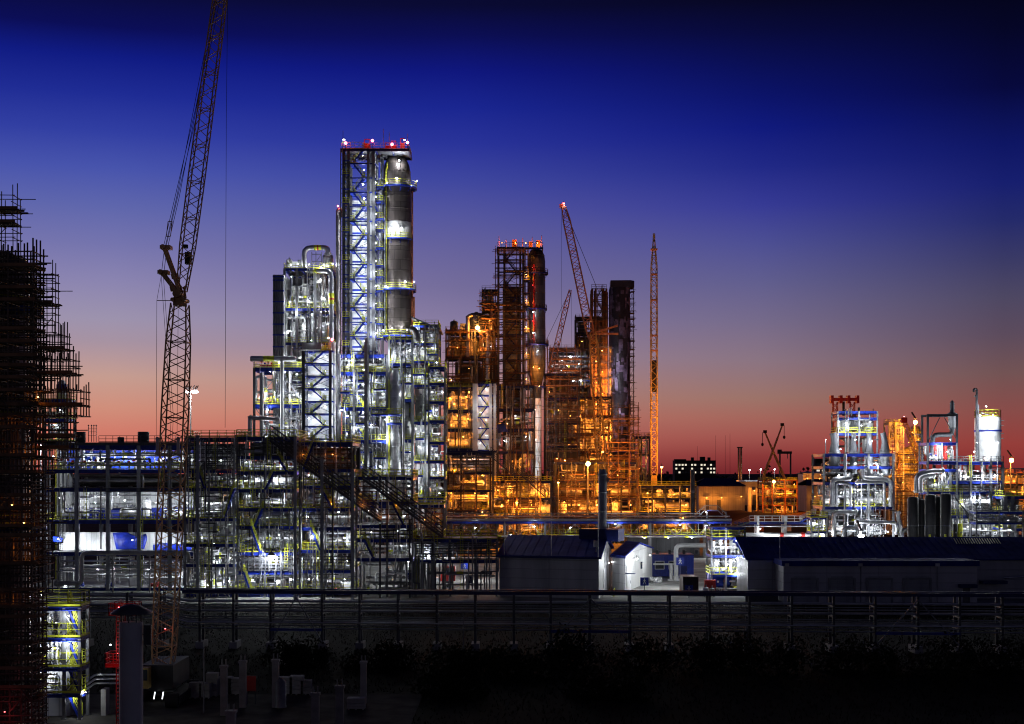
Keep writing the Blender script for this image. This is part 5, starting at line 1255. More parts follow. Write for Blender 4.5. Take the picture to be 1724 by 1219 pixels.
for px in (845, 868, 885, 905): lamp(T3, P(px, 409, Y+.2), 'o', 300, .16)
Yc = 436.0
R2, x2, _ = column_vessel('column', 'dark dome topped column with a red vertical stripe, middle of the skyline', 903, Yc, [(8, 995), (8.5, 800), (8.5, 668), (10, 645), (14, 626), (15.5, 622), (15.8, 580), (15.2, 540), (15, 440), (13.5, 430), (10, 422), (3, 418), (.5, 417.6)], 'darkcol', rings=[(460, 20), (520, 18), (580, 21), (650, 15)], railm='rust', n=36)
MB().lathe((x2, Yc, 0), [(S(8.6, Yc), Z(830, Yc)), (S(8.7, Yc), Z(829, Yc)), (S(8.7, Yc), Z(672, Yc)), (S(8.5, Yc), Z(671, Yc))], 24, cap=False).build('lamplit_sleeve', M['white'], R2)  # white sleeve added over the dark shell; lamplight put into its colour
MB().tube(P(899, 580, Yc-2.95), P(899, 445, Yc-2.85), .16, 6).build('red_light_streak', M['red'], R2)  # red-painted tube stands in for a streak of reflected red light
for py in (450, 480, 510, 540, 570): lamp(R2, P(897, py, Yc-4.2), 'r', 110, .05)  # small red lamps added to light the streak
for px, py, k, e in ((898, 618, 'o', 2400), (908, 620, 'o', 2400), (898, 560, 'w', 260), (906, 590, 'w', 500), (901, 690, 'w', 2400), (902, 740, 'w', 2400), (900, 780, 'w', 1400), (898, 525, 'w', 400), (908, 650, 'o', 600)): lamp(R2, P(px, py, Yc-4.5), k, e*.8, .2)
t = thing('platform_tower', 'slim dark platform tower between second stair tower and striped column', 'platform tower', (X(886, 432), 432, 0))
for x_ in (884, 889): MB().bar((X(x_, 432), 432, 0), (X(x_, 432), 432, Z(420, 432)), .4).build('column', M['dsteel'], t)
for k, py in enumerate(range(450, 760, 22)):
    z = Z(py, 432); d = MB().box(X(882, 432), X(892, 432), 431, 435, z-.3, z).build('platform', M['dblue'], t); rail_mb([(X(882, 432), 431, z), (X(892, 432), 431, z)], step=.9).build('railing', M['yellow' if k % 2 else 'rust'], d)
    if k % 2: lamp(t, P(886, py-10, 431), 'o', 240, .16)
# left block of the second unit
def block(label, short, cols, Y, dep, levels, n=6, lamps=(), kind='o', colm='dsteel', beamm='dblue', rails='rust', mats=('dalu', 'steel', 'dalu', 'rust'), rr=(.12, .45), panel=None, norail=(), colw=.45, gear=None, name='process_unit', cat='process unit', pl=1.0, lr=.18):
    fr = Frame(name, label, cols, Y, dep, levels, cat=cat, colw=colw, short=short, rails=rails, colm=colm, beamm=beamm, norail=norail)
    for i in range(-1, len(levels)-1):
        fr.pipes(i, n, rnd, mats=mats, rr=rr)
        if panel: fr.panel(i, *((0, 1) if i % 2 else (.15, .7)), panel if (i+len(label)) % 3 else 'dclad', y=fr.Y1-.6)
    fr.tangle(8+3*len(levels), rnd, mats=('rust', 'dalu', 'steel', 'dsteel'), rr=(.08, .2))
    for l in lamps: fr.lamp(l[0], l[1], l[3] if len(l) > 3 else kind, l[2]*pl, rnd.uniform(-.4, 2.2), lr)
    for g in (gear or []): fr.gear(g[0], g[1])
    return fr
G1 = block('dark block of the second unit with a big sodium lamp near its top', 'dark block of second unit', [751, 776, 800, 832], 432, 14, [980, 900, 840, 780, 730, 690, 645, 600, 556], 7,
           [(770, 585, 400), (810, 590, 700), (790, 620, 250), (822, 582, 400), (760, 640, 150), (826, 583, 300, 'w')], pl=.45, panel='dclad', gear=[(8, [('v', .62, .3, 3.2, 5.6, 'dalu'), ('v', .15, .4, 1.2, 3.4, 'dalu'), ('b', .35, .3, 1, 2.4, 'steel'), ('v', .9, .3, 1.4, 5, 'dalu')]), (7, [('v', .3, .3, 1.2, 5.5, 'dalu'), ('v', .55, .3, 1.4, 6, 'dalu'), ('h', .8, .3, 1.2, 4, 'dalu')]), (6, [('h', .4, .3, 1.2, 6, 'dalu'), ('v', .75, .3, 1.1, 5, 'brown')])])
lamp(G1.t, P(804, 552, 429.2), 'o', 3400, 1.2)
MB().pipe([P(788, 600, 431), P(788, 531, 431), P(800, 531, 431), P(800, 540, 431)], .55, 10, bend=2.4).build('pipe', M['dalu'], G1.t)
MB().pipe([P(806, 558, 431.2), P(821, 558, 431.2), P(821, 640, 431.2)], .55, 10, bend=2.4).build('pipe', M['alu'], G1.t)
G2 = block('narrow dark scaffolded block rising against the second stair tower', 'narrow dark block of the second unit', [812, 826, 838], 434, 10, [980, 800, 700, 640, 596, 560, 520, 488], 5, [(825, 540, 120), (820, 580, 120)], panel='dclad')
scaffold('rusty scaffold round the narrow dark block of the second unit', X(808, 431), X(838, 431), 430.5, 432, Z(640, 431), Z(498, 431), 2.4, 2.4, random.Random(6), 'scaffolds of the second unit', m='rust', boards=.5, r=.08)
scaffold('scaffold on the left face of the dark block with the sodium lamp', X(750, 429), X(790, 429), 429, 431, Z(660, 429), Z(560, 429), 2.6, 2.6, random.Random(7), 'scaffolds of the second unit', m='rust', boards=.4, r=.08)
# glowing bay and white stair tower at its foot
G3 = block('glowing orange bay full of pipes, left of the small white stair tower', 'glowing orange bay', [748, 772, 797], 405, 12, [970, 900, 852, 800, 755, 722, 690, 652], 12,
           [(758, 670, 700), (785, 668, 800), (770, 700, 1400), (788, 705, 1400), (760, 715, 900), (780, 735, 900), (755, 740, 700), (790, 660, 500), (765, 680, 800)], panel='cream', mats=('alu', 'white', 'dalu'), rails='yellow', gear=[(5, [('v', .3, .4, 1, 4, 'white'), ('v', .7, .4, 1.2, 4, 'white')]), (4, [('h', .5, .4, 1.1, 5, 'white')]), (6, [('v', .25, .4, .9, 5, 'white'), ('h', .65, .4, 1.1, 3.6, 'dalu')])], pl=.9)
T4 = stair_tower('stair_tower', 'small white framed stair tower with blue and yellow flights below the second unit', 796, 836, 402, 5, 646, 0, S(18.5, 402), (798, 802, 826, 833), wall=(800, 828, 650, 765), wallm='white', xin=(.16, .74), colm='white', colw=.75)
for k, py in enumerate(range(655, 760, 13)): lamp(T4, P(809 if k % 2 else 819, py, 406.4), 'w', 90, .14)
light(P(815, 700, 397), 'w', 300)
for px in (800, 833): light(P(px, 680, 398.5), 'w', 200)
# mid right of the white stair tower
G4 = block('dim bay of pipes and blue beams between white stair tower and striped column', 'dim bay of the second unit', [838, 860, 880, 900], 415, 12, [975, 900, 850, 800, 760, 722, 688, 650], 9,
           [(849, 742, 300, 'w'), (868, 700, 300, 'w'), (885, 735, 300, 'w'), (854, 713, 300), (890, 690, 250, 'w'), (860, 760, 400), (845, 790, 400), (880, 780, 400)], mats=('steel', 'alu', 'dalu'), gear=[(4, [('v', .3, .4, .9, 5, 'white'), ('v', .7, .4, 1, 5, 'dalu')])])
tarp([(836, 716), (848, 712), (856, 728), (846, 727), (838, 730)], 412, 'small blue tarpaulin right of the small white stair tower')
G5 = block('dark tangle of pipes right of the striped column', 'dark tangle right of the striped column', [918, 936, 955, 975], 440, 12, [985, 900, 840, 790, 750, 710, 670, 630], 8, [(925, 660, 100), (940, 690, 120), (932, 740, 200), (960, 700, 250)], panel='dclad')

# ------------------------------------------------------------------ third unit: lattice tower, wrapped column, cranes
Y = 540.0
T5 = stair_tower('stair_tower', 'dark lattice stair tower glowing orange at its foot, left of the wrapped column', 996, 1021, Y, 6, 486, 0, S(18, Y), (997, 1003, 1016, 1021), wall=(1000, 1018, 530, 830), wallm='dclad', xin=(.15, .85), colm='rust', beamm='rust', colw=.7, rail='rust')
for k, py in enumerate(range(590, 800, 18)): lamp(T5, P(1004 if k % 2 else 1014, py, Y-2.5), 'o', 900+30*(py-590), .22)
z = Z(486, Y); rail_mb([(X(996, Y), Y, z), (X(1021, Y), Y, z)], h=1.6, step=1.4, r=.08).build('railing', M['rust'], T5)
scaffold('scaffold on the front of the orange glowing stair tower', X(994, 535), X(1023, 535), 534, 536, Z(800, 535), Z(500, 535), 3, 3, random.Random(8), 'scaffolds of the third unit', m='rust', boards=.4, r=.1)
R3, x3, _ = column_vessel('column', 'dark column wrapped in patched purple sheeting with an angular top', 1043, 536, [(17, 890), (17, 760), (17.6, 640), (18, 560), (18, 490), (16, 480), (13, 476), (2, 475.4)], 'wrap', rings=[(760, 22)], railm='rust', n=14, ladder=False)
mb_cap = MB(); mb_cap.prism([(x3-3.6, 532.5), (x3+3.8, 532), (x3+5.4, 534), (x3+5.2, 540), (x3-3.4, 540)], Z(485, 536), Z(474, 536)); mb_cap.build('top_cover', M['wrap'], R3)
q = MB(); rr = random.Random(2)
for k in range(110):
    a = rr.uniform(-2.8, -.3); zz = Z(rr.uniform(490, 750), 536); r_ = (18.15+rr.uniform(0, .9))*536/F; da = rr.uniform(.1, .4); dz = rr.uniform(.8, 4.5)
    q.slab([(x3+r_*math.cos(a), 536+r_*math.sin(a), zz), (x3+r_*math.cos(a+da), 536+r_*math.sin(a+da), zz+rr.uniform(-.3, .3)), (x3+r_*math.cos(a+da), 536+r_*math.sin(a+da), zz+dz), (x3+r_*math.cos(a), 536+r_*math.sin(a), zz+dz)], .06)
q.build('sheet_patch', mat('faded purple sheeting', (.26, .19, .33), .5, 0, .6, .3, dirt=(.03, .022, .04)), R3)
for px, py, e in ((1032, 640, 1900), (1028, 600, 900), (1034, 690, 1500)): light(P(px, py, 527), 'w', e)
scaffold('scaffold strip climbing the right side of the wrapped column', X(1060, 536), X(1067, 536), 535, 537.5, Z(800, 536), Z(492, 536), 1.5, 2.6, random.Random(9), 'scaffolds of the third unit', m='rust', boards=.6, r=.08)
H1 = block('stepped dark block with white work lamps behind the orange crane', 'stepped dark block with white lamps', [927, 948, 972, 997], 548, 14, [900, 860, 800, 760, 720, 680, 650, 620, 586], 8,
           [(946, 605, 1300, 'w'), (955, 614, 900, 'w'), (974, 612, 1300, 'w'), (945, 622, 900, 'w'), (944, 655, 1000, 'w'), (978, 640, 600, 'w'), (965, 640, 500, 'w'), (960, 600, 500, 'w'), (940, 690, 400)], panel='dclad', mats=('dalu', 'alu', 'steel', 'white'), lr=.45, pl=1.8)
H1b = block('upper dark block leaning against the orange glowing stair tower', 'upper dark block beside the orange tower', [970, 984, 998], 552, 10, [860, 700, 640, 600, 560, 534], 5, [(980, 575, 150)], panel='dclad')
scaffold('jagged scaffold on top of the stepped dark block', X(926, 545), X(996, 545), 545, 547, Z(650, 545), Z(592, 545), 3, 2.8, random.Random(10), 'scaffolds of the third unit', m='rust', boards=.5, r=.09, jag=2)
H2 = block('orange lit block of pipes under the stepped dark block', 'orange lit block under the third unit', [940, 962, 985, 1010, 1030], 500, 14, [880, 850, 820, 790, 760, 730, 700, 668], 11,
           [(950, 690, 900), (965, 705, 1600), (975, 700, 1600), (955, 720, 1200), (990, 700, 900), (1000, 730, 900), (968, 735, 1300), (985, 750, 800), (945, 750, 700), (1015, 760, 700), (960, 780, 800), (1000, 780, 700), (1022, 720, 700), (1020, 800, 500), (975, 670, 600)], panel='conc', mats=('dalu', 'white', 'alu'), rails='rust',
           gear=[(5, [('v', .3, .35, 1.2, 5, 'white'), ('v', .55, .35, 1.4, 5, 'white')]), (4, [('h', .3, .35, 1.4, 8, 'white'), ('v', .7, .4, 1.3, 5, 'white')]), (3, [('v', .2, .3, 1.2, 5, 'white'), ('h', .6, .3, 1.4, 7, 'dalu')])], pl=2.6, lr=.26)
# cranes of the third unit
Y = 470.0
t = thing('lattice_crane', 'pinkish lattice boom crane with a lamp at its tip, leaning left behind the striped column', 'crane', (X(1014, Y), Y, 0))
lattice(t, P(996, 572, Y), P(949, 348, Y), [(0, 1.4), (4, 2.6), (40, 2.3), (46, .9)], (1, 0, 0), 30, .17, .085, 'ocrane', name='boom')
lattice(t, P(1016, 838, Y), P(998, 560, Y), [(0, 1.6), (4, 2.9), (50, 2.7), (56, 1.4)], (1, 0, 0), 28, .19, .1, 'ycrane', name='mast')
for (x1, y1) in ((1040, 548), (1041, 562)): q = MB(); q.bar(P(995, 562, Y), P(x1, y1, Y), .4, .6); q.build('strut', M['ocrane'], t)
rope(t, [P(949, 348, Y), P(1005, 485, Y+1), P(1040, 548, Y)], .09); rope(t, [P(951, 352, Y+1), P(1002, 478, Y+1)], .07); rope(t, [P(1040, 555, Y), P(1024, 830, Y)], .06); rope(t, [P(945, 350, Y), P(945, 620, Y)], .05)
q = MB(); q.box(X(1008, Y)-3, X(1008, Y)+5, Y-2, Y+5, 1.4, 4); q.build('engine_house', M['dark'], t)
for s_ in (-2.6, 3): MB().box(X(1016, Y)+s_-.7, X(1016, Y)+s_+.7, Y-4, Y+4, 0.05, 1.4).build('crawler_track', M['black'], t)
q = MB(); a = P(947, 347, Y); q.lathe(a, [(.9, -.4), (.9, .4)], 12, 'y'); q.box(a.x-1, a.x+.8, Y-.6, Y+.6, a.z-.6, a.z+.6); q.build('boom_head', M['ocrane'], t); lamp(t, P(949, 342, Y-.8), 'r', 60, .35); lamp(t, P(950, 346, Y-1.), 'w', 60, .15)
Y = 480.0
t = thing('lattice_crane', 'short orange crane boom leaning right between striped column and taller boom', 'crane', (X(918, Y), Y, 0))
lattice(t, P(923, 640, Y), P(960, 488, Y), [(0, 1.2), (3, 1.8), (26, 1.5), (31, .7)], (1, 0, 0), 20, .16, .08, 'ocrane', name='boom'); rope(t, [P(960, 488, Y), P(921, 570, Y)], .07); rope(t, [P(962, 490, Y), P(962, 580, Y)], .04)
MB().bar(P(921, 570, Y), P(923, 640, Y), .4).build('back_mast', M['ocrane'], t); MB().box(X(918, Y)-3, X(918, Y)+3, Y-2, Y+2, 1.2, 4).build('engine_house', M['dark'], t); MB().bar((X(918, Y), Y, 4), P(923, 640, Y), 1.0).build('tower_leg', M['ocrane'], t)
for s_ in (-2, 2): MB().box(X(918, Y)+s_-.6, X(918, Y)+s_+.6, Y-3, Y+3, .05, 1.2).build('crawler_track', M['black'], t)
Y = 450.0
t = thing('lattice_crane', 'vertical lattice crane mast standing alone against the sunset, yellow lit below', 'crane', (X(1101, Y), Y, 0))
lattice(t, P(1101, 800, Y), P(1101, 393, Y), [(0, 1.9), (48, 1.9), (66, 1.7), (74, .5), (77, .4)], (1, .12, 0), 44, .14, .075, 'ycrane', name='mast')
q = MB(); a = P(1101, 628, Y)
q.box(a.x-.7, a.x+.7, Y-.7, Y+.7, a.z-6, a.z+4); q.build('climbing_frame', M['dark'], t)
for py in (420, 462, 505, 565, 590): MB().box(X(1101, Y)-1.05, X(1101, Y)+1.05, Y-1.05, Y+1.05, Z(py, Y)-.2, Z(py, Y)+.2).build('section_joint', M['ocrane'], t)
MB().box(X(1101, Y)-3, X(1101, Y)+3, Y-2, Y+6, 1.3, 4.2).build('engine_house', M['dark'], t)
MB().bar((X(1101, Y), Y, 4.2), P(1101, 800, Y), 1.8).build('mast_foot', M['ycrane'], t)
for s_ in (-2.5, 2.5): MB().box(X(1101, Y)+s_-.7, X(1101, Y)+s_+.7, Y-4, Y+4, .05, 1.3).build('crawler_track', M['black'], t)
for px, py, e in ((1106, 770, 2500), (1096, 720, 1500), (1104, 680, 900), (1098, 640, 500)): light(P(px, py, Y-9), 'o', e)

# ------------------------------------------------------------------ low orange works in front of the third unit
L1 = block('low orange frame of pipes under dark roofs below the second unit', 'low orange frame left', [752, 776, 802, 830], 372, 14, [930, 895, 858, 825, 795, 762], 10, [(765, 792, 400), (790, 790, 900), (812, 800, 900), (760, 830, 350), (800, 830, 900), (820, 835, 1100), (775, 850, 500), (812, 862, 600), (815, 813, 800), (758, 770, 150), (796, 772, 200, 'w')], rails='yellow', mats=('dalu', 'white', 'alu'), norail=(5,), panel='conc', pl=1.5)
MB().box(L1.x0-1, L1.x1+1, 371, 387, L1.lv[5]+.06, L1.lv[5]+.5).build('roof', M['dblue'], L1.t)
grid_screen(L1, 4, 5, 0, 1, 'dsteel', step=.9, vs=1.4)
L2 = block('low orange frame with horizontal drums under a sodium lamp', 'low orange frame with drums', [828, 852, 876, 902, 928], 376, 14, [930, 900, 868, 838, 810], 11, [(838, 825, 900), (860, 822, 1200), (880, 828, 1200), (905, 822, 900), (845, 850, 900), (870, 855, 1200), (895, 850, 1200), (915, 855, 700), (850, 880, 500), (890, 880, 600), (920, 830, 500)], rails='yellow', mats=('dalu', 'white', 'alu'),
           gear=[(2, [('h', .2, .35, 1.3, 6, 'brown'), ('h', .55, .35, 1.4, 6, 'brown'), ('h', .85, .35, 1.2, 4, 'cream')]), (1, [('e', .3, .3, 1.1, 6, 'white'), ('h', .7, .35, 1.2, 6, 'dalu')]), (3, [('v', .3, .3, 1, 3.4, 'white'), ('e', .7, .3, 1, 5, 'white')])], panel='conc', pl=1.6)
t = thing('sloping_gallery', 'pale sloping gallery going down to the right before the orange frames', 'sloping gallery', (X(860, 368), 368, 0))
gallery(826, 768, 870, 805, 368, par=t); gallery(872, 795, 935, 852, 369, par=t)
for px, py in ((826, 768), (870, 805), (935, 852)): a = P(px, py, 369.8); MB().bar((a.x, a.y, 0), (a.x, a.y, a.z-.3), .4).build('trestle', M['rust'], t)
L3 = block('wide orange scaffolded frame at the foot of the wrapped column, behind the big sodium lamp', 'wide orange frame behind the big lamp', [936, 962, 990, 1018, 1046, 1072], 400, 16, [930, 900, 868, 838, 810, 778], 10, [(938, 772, 900), (951, 775, 900), (948, 800, 700), (965, 812, 1000), (985, 800, 900), (1010, 815, 900), (1040, 800, 700), (1060, 812, 600), (950, 845, 800), (975, 850, 1000), (1005, 850, 900), (1035, 848, 900), (1062, 850, 700), (1020, 830, 800)], rails='rust', mats=('dalu', 'white', 'dalu', 'rust'), panel='conc', pl=1.6,
           gear=[(2, [('v', .1, .3, 1, 3.6, 'white'), ('h', .45, .3, 1.3, 6, 'dalu'), ('v', .75, .3, 1.2, 4, 'white')]), (3, [('h', .2, .3, 1.2, 5, 'dalu'), ('v', .55, .3, 1.2, 4, 'white'), ('h', .82, .3, 1.1, 5, 'dalu')])])
scaffold('orange lit scaffold in front of the wide frame at the wrapped column foot', X(1024, 396), X(1074, 396), 394, 396.5, Z(860, 396), Z(690, 396), 2.6, 2.4, random.Random(12), 'scaffolds of the third unit', m='rust', boards=.5, r=.08)
for px, py in ((1030, 790), (1050, 770), (1068, 800), (1045, 740)): light(P(px, py, 388), 'o', 900)
L4 = block('low long orange pipe frame right of the lone crane mast', 'low long orange pipe frame', [1074, 1098, 1120, 1145, 1172], 405, 14, [925, 895, 862, 838, 818], 10, [(1090, 830, 700), (1110, 838, 900), (1135, 832, 1000), (1155, 850, 800), (1095, 858, 800), (1120, 860, 1000), (1150, 872, 700), (1170, 840, 600), (1085, 880, 400), (1130, 880, 500)], rails='yellow', mats=('dalu', 'white', 'alu'), gear=[(2, [('h', .3, .3, 1.1, 5, 'brown'), ('h', .7, .3, 1.2, 6, 'dalu')]), (1, [('h', .5, .3, 1.4, 6, 'dalu'), ('v', .15, .3, 1, 3.6, 'white'), ('v', .85, .3, 1, 3.6, 'white')]), (3, [('v', .4, .3, .9, 2.4, 'white'), ('v', .6, .3, .9, 2.4, 'white')])], panel='conc', pl=1.6)
L5 = block('small frame with thin vertical pipes left of the lone crane mast', 'small frame by the lone crane', [1068, 1080, 1093], 440, 9, [900, 840, 800, 765, 735], 6, [(1077, 745, 500), (1088, 775, 700), (1075, 800, 500)], rails='rust', mats=('dalu', 'white'))
def mast_lamp(label, px, py, Y, e, r=.7, kind='o', pole='steel', n=1, base=0., dyl=None):
    t = thing('light_mast', label, 'light mast', (X(px, Y), Y, base))
    MB().tube((X(px, Y), Y+.8, base), (X(px, Y), Y+.8, Z(py, Y)+.3), .22, 8, .14).build('pole', M[pole], t)
    lamp(t, P(px, py, Y), kind, e, r, dyl); return t
mast_lamp('glaring sodium lamp on a mast before the wide orange frame', 990, 781, 390, 5200, 1.2)
mast_lamp('small sodium lamp on a mast left of the office building', 1114, 786, 420, 1400, .4)
mast_lamp('sodium lamp low behind the crossed crane booms', 1303, 811, 640, 6500, 1.2)
mast_lamp('bright sodium lamp on a mast between the two right hand units', 1541, 711, 450, 6000, 1.3)
mast_lamp('bright sodium lamp on a mast at the right picture edge', 1703, 775, 430, 5600, 1.2)
mast_lamp('small sodium lamp above the drums of the low orange frame', 870, 846, 370, 900, .3)
mast_lamp('small lamp low in the orange frames, left of the pale hall chimney', 940, 812, 388, 900, .3)

for fr, (l, r, tp, bt), sd, lb in ((L1, (752, 800, 800, 915), 31, 'orange lit scaffold before the low frame under dark roofs'), (L2, (850, 905, 812, 900), 32, 'orange lit scaffold before the frame with drums'), (L3, (940, 1000, 800, 900), 33, 'orange lit scaffold left of the big sodium lamp'), (H2, (945, 1000, 680, 800), 34, 'orange lit scaffold below the stepped dark block'), (G5, (920, 972, 640, 800), 35, 'dark scaffold right of the striped column')):
    y = fr.Y0-2.2; scaffold(lb, X(l, y), X(r, y), y-1.6, y, max(0, Z(bt, y)), Z(tp, y), 2.4, 2.2, random.Random(sd), 'scaffolds of the orange works', m='rust', boards=.5, r=.07, jag=1.5)
# ------------------------------------------------------------------ pipe bridge
rnd = random.Random(61)
Y = 330.0
t = thing('pipe_bridge', 'long blue pipe bridge with a yellow railed walkway across the middle of the plant', 'pipe bridge', (X(990, Y), Y, 0))
xa, xb = X(742, Y), X(1232, Y); z0, z1 = Z(903, Y), Z(880, Y)
for px in (760, 850, 918, 1095, 1188):
    for dy in (0, 3): MB().bar((X(px, Y), Y+dy, 0), (X(px, Y), Y+dy, z1), .42).build('post', M['steel'], t)
MB().ibeam((xa, Y-.1, z1), (xb, Y-.1, z1), .3, .5).ibeam((xa, Y+3, z1), (xb, Y+3, z1), .3, .5).build('upper_beam', M['blue'], t)
MB().ibeam((xa, Y-.1, z0), (xb, Y-.1, z0), .3, .4).ibeam((xa, Y+3, z0), (xb, Y+3, z0), .3, .4).build('lower_beam', M['blue'], t)
q = MB(); n = 26
for k in range(n):
    a, b = xa+(xb-xa)*k/n, xa+(xb-xa)*(k+1)/n
    q.bar((a, Y-.12, z0+.2 if k % 2 else z1-.25), (b, Y-.12, z1-.25 if k % 2 else z0+.2), .14); q.bar((b, Y-.12, z0+.2), (b, Y-.12, z1-.25), .1)
q.build('lattice', M['steel'], t)
MB().box(xa, xb, Y+.2, Y+2.8, z0+.21, z0+.26).build('walkway', M['grate'], t)
rail_mb([(X(905, Y), Y+.1, z0+.3), (xb, Y+.1, z0+.3)], h=1.2, step=1.3).build('railing', M['yellow'], t)
for k, (dz, dy, r, m) in enumerate([(.75, .3, .34, 'alu'), (.62, 1.4, .22, 'alu'), (.7, 2.4, .3, 'white'), (1.5, 2.7, .18, 'alu')]):
    q = MB(); q.m = 0; q.tube((xa, Y+dy, z1+dz-.1), (xb, Y+dy, z1+dz-.1), r, 12); q.build('pipe', M[m], t)
MB().pipe([(xa, Y-.5, z0+.05), (X(1060, Y), Y-.5, z0+.05), (X(1060, Y), Y-.5, z0-.1), (xb, Y-.5, z0-.1)], .22, 10).build('pipe', M['alu'], t)
q = MB()
for px in (770, 838, 1082, 1118, 1152): q.tube((X(px, Y), Y-.5, z0+(.05 if px < 1060 else -.1)), (X(px, Y)+.9, Y-.5, z0+(.05 if px < 1060 else -.1)), .24, 10)
q.build('marker_band', M['yellow'], t)
q = MB(); z = z1+2.1
q.bar((X(745, Y), Y+1, z), (X(1180, Y), Y+1, z), .16, .2)
for px in range(750, 1185, 36): q.bar((X(px, Y), Y+1, z1+.3), (X(px, Y), Y+1, z), .1)
q.build('cable_tray', M['steel'], t)
for px, py, e in ((1036, 882, 700), (1145, 883, 700), (1190, 885, 800), (1085, 905, 300), (1125, 905, 300), (1165, 905, 300), (900, 886, 350), (960, 888, 350), (800, 888, 300), (860, 900, 260)): lamp(t, P(px, py, Y-.9), 'w', e*.8, .22)
# crossover arch over the bridge
t = thing('crossover_stair', 'grey crossover stair arching over the pipe bridge, near the thin dark chimney', 'crossover stair', (X(1205, 338), 338, 0))
q = MB()
for y in (337, 339):
    for dz in (0, 1.1):
        q.bar(P(1170, 874, y)+V((0, 0, dz)), P(1187, 859, y)+V((0, 0, dz)), .14); q.bar(P(1187, 859, y)+V((0, 0, dz)), P(1208, 859, y)+V((0, 0, dz)), .14); q.bar(P(1208, 859, y)+V((0, 0, dz)), P(1224, 874, y)+V((0, 0, dz)), .14)
    for px, py in ((1170, 874), (1178, 867), (1187, 859), (1197, 859), (1208, 859), (1216, 867), (1224, 874)): q.bar(P(px, py, y), P(px, py, y)+V((0, 0, 1.1)), .08)
q.build('arch_rails', M['steel'], t); MB().box(X(1187, 338), X(1208, 338), 337, 339, Z(859, 338)-.2, Z(859, 338)).build('landing', M['blue'], t)
for px in (1190, 1222): MB().bar((X(px, 338), 338, 0), (X(px, 338), 338, Z(860, 338)-.2), .3).build('post', M['steel'], t)
lamp(t, P(1189, 862, 336.5), 'w', 250, .18)
# right hand pipe bridge with stairs
Y = 300.0
t = thing('pipe_bridge', 'white railed pipe bridge leading right to the bright unit, with stairs at its end', 'pipe bridge', (X(1310, Y), Y, 0))
xa, xb = X(1240, Y), X(1385, Y)
for px in (1276, 1322, 1386):
    for dy in (0, 3): MB().bar((X(px, Y), Y+dy, 0), (X(px, Y), Y+dy, Z(868, Y)), .5).build('post', M['white'], t)
for py in (881, 909): MB().ibeam((xa, Y-.1, Z(py, Y)), (xb, Y-.1, Z(py, Y)), .3, .45).ibeam((xa, Y+3, Z(py, Y)), (xb, Y+3, Z(py, Y)), .3, .45).build('beam', M['blue'], t)
rail_mb([(X(1262, Y), Y-.1, Z(879, Y)), (X(1350, Y), Y-.1, Z(879, Y))], h=1.3, step=1.5, r=.07).build('railing', M['white'], t)
add_stair(t, P(1348, 879, Y-.4), P(1372, 866, Y-.4), 1.2, mats=('blue', 'white')); add_stair(t, P(1232, 890, Y-.4), P(1262, 879, Y-.4), 1.2, mats=('dsteel', 'wood'))
for py, r, m in ((900, .4, 'white'), (905, .2, 'alu'), (886, .14, 'alu')): MB().tube((xa, Y-.4, Z(py, Y)), (xb, Y-.4, Z(py, Y)), r, 12).build('pipe', M[m], t)
q = MB()
for px in (1312, 1348): q.tube((X(px, Y), Y-.4, Z(900, Y)), (X(px, Y)+.8, Y-.4, Z(900, Y)), .42, 12)
q.build('marker_band', M['red'], t)
for px, py, e in ((1300, 911, 700), (1347, 911, 700), (1280, 890, 250), (1370, 880, 350)): lamp(t, P(px, py, Y-1), 'w', e*.8, .24)
# grey wall under the bridge
q = MB(); q.box(X(1056, 342), X(1178, 342), 342, 343, 0, Z(898, 342)); solo(q, 'boundary_wall', M['dclad'], 'long grey ribbed wall under the pipe bridge behind the blue cabins', 'wall')

# ------------------------------------------------------------------ halls
roofm = mat('dark blue roof sheet', (.02, .034, .28), .75, 0, .3, .3, streak=True, spec=.12)
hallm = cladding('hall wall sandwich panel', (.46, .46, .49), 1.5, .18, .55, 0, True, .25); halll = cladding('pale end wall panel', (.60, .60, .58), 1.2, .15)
def gable_hall(name, label, A, B, Cc, zt, rise, wallm=hallm, endm=halll, cat='hall', ov=.5):
    """A front left corner, B front right corner, Cc back right corner (x, y); walls to zt, mono ridge roof rising to the middle"""
    A, B, Cc = V((*A, 0)), V((*B, 0)), V((*Cc, 0)); D_ = A+(Cc-B)
    t = thing(name, label, cat, (A+B)/2)
    u = (B-A).normalized(); v = (Cc-B).normalized(); th = .25
    up = V((0, 0, zt)); 
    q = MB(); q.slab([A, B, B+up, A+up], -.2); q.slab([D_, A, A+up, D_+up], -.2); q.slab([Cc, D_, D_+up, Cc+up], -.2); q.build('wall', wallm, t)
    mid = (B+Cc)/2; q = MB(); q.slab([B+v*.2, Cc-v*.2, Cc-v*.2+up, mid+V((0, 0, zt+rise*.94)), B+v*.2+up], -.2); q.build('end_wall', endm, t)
    r0, r1 = (A+D_)/2-u*ov+V((0, 0, zt+rise)), mid+u*ov+V((0, 0, zt+rise))
    f0, f1 = A-u*ov-v*ov+V((0, 0, zt-.05)), B+u*ov-v*ov+V((0, 0, zt-.05)); b0, b1 = D_-u*ov+v*ov+V((0, 0, zt-.05)), Cc+u*ov+v*ov+V((0, 0, zt-.05))
    q = MB(); q.slab([f0, f1, r1, r0], .18); q.slab([r0, r1, b1, b0], .18); 
    for k in range(1, 12):
        f = k/12; q.bar(f0+(f1-f0)*f+V((0, 0, .16)), r0+(r1-r0)*f+V((0, 0, .16)), .12, .14)
    r = q.build('roof', roofm, t)
    q = MB(); q.bar(f0+V((0, 0, -.06)), f1+V((0, 0, -.06)), .22, .3); q.build('eaves', M['dblue'], r)
    return t, A, B, Cc, D_
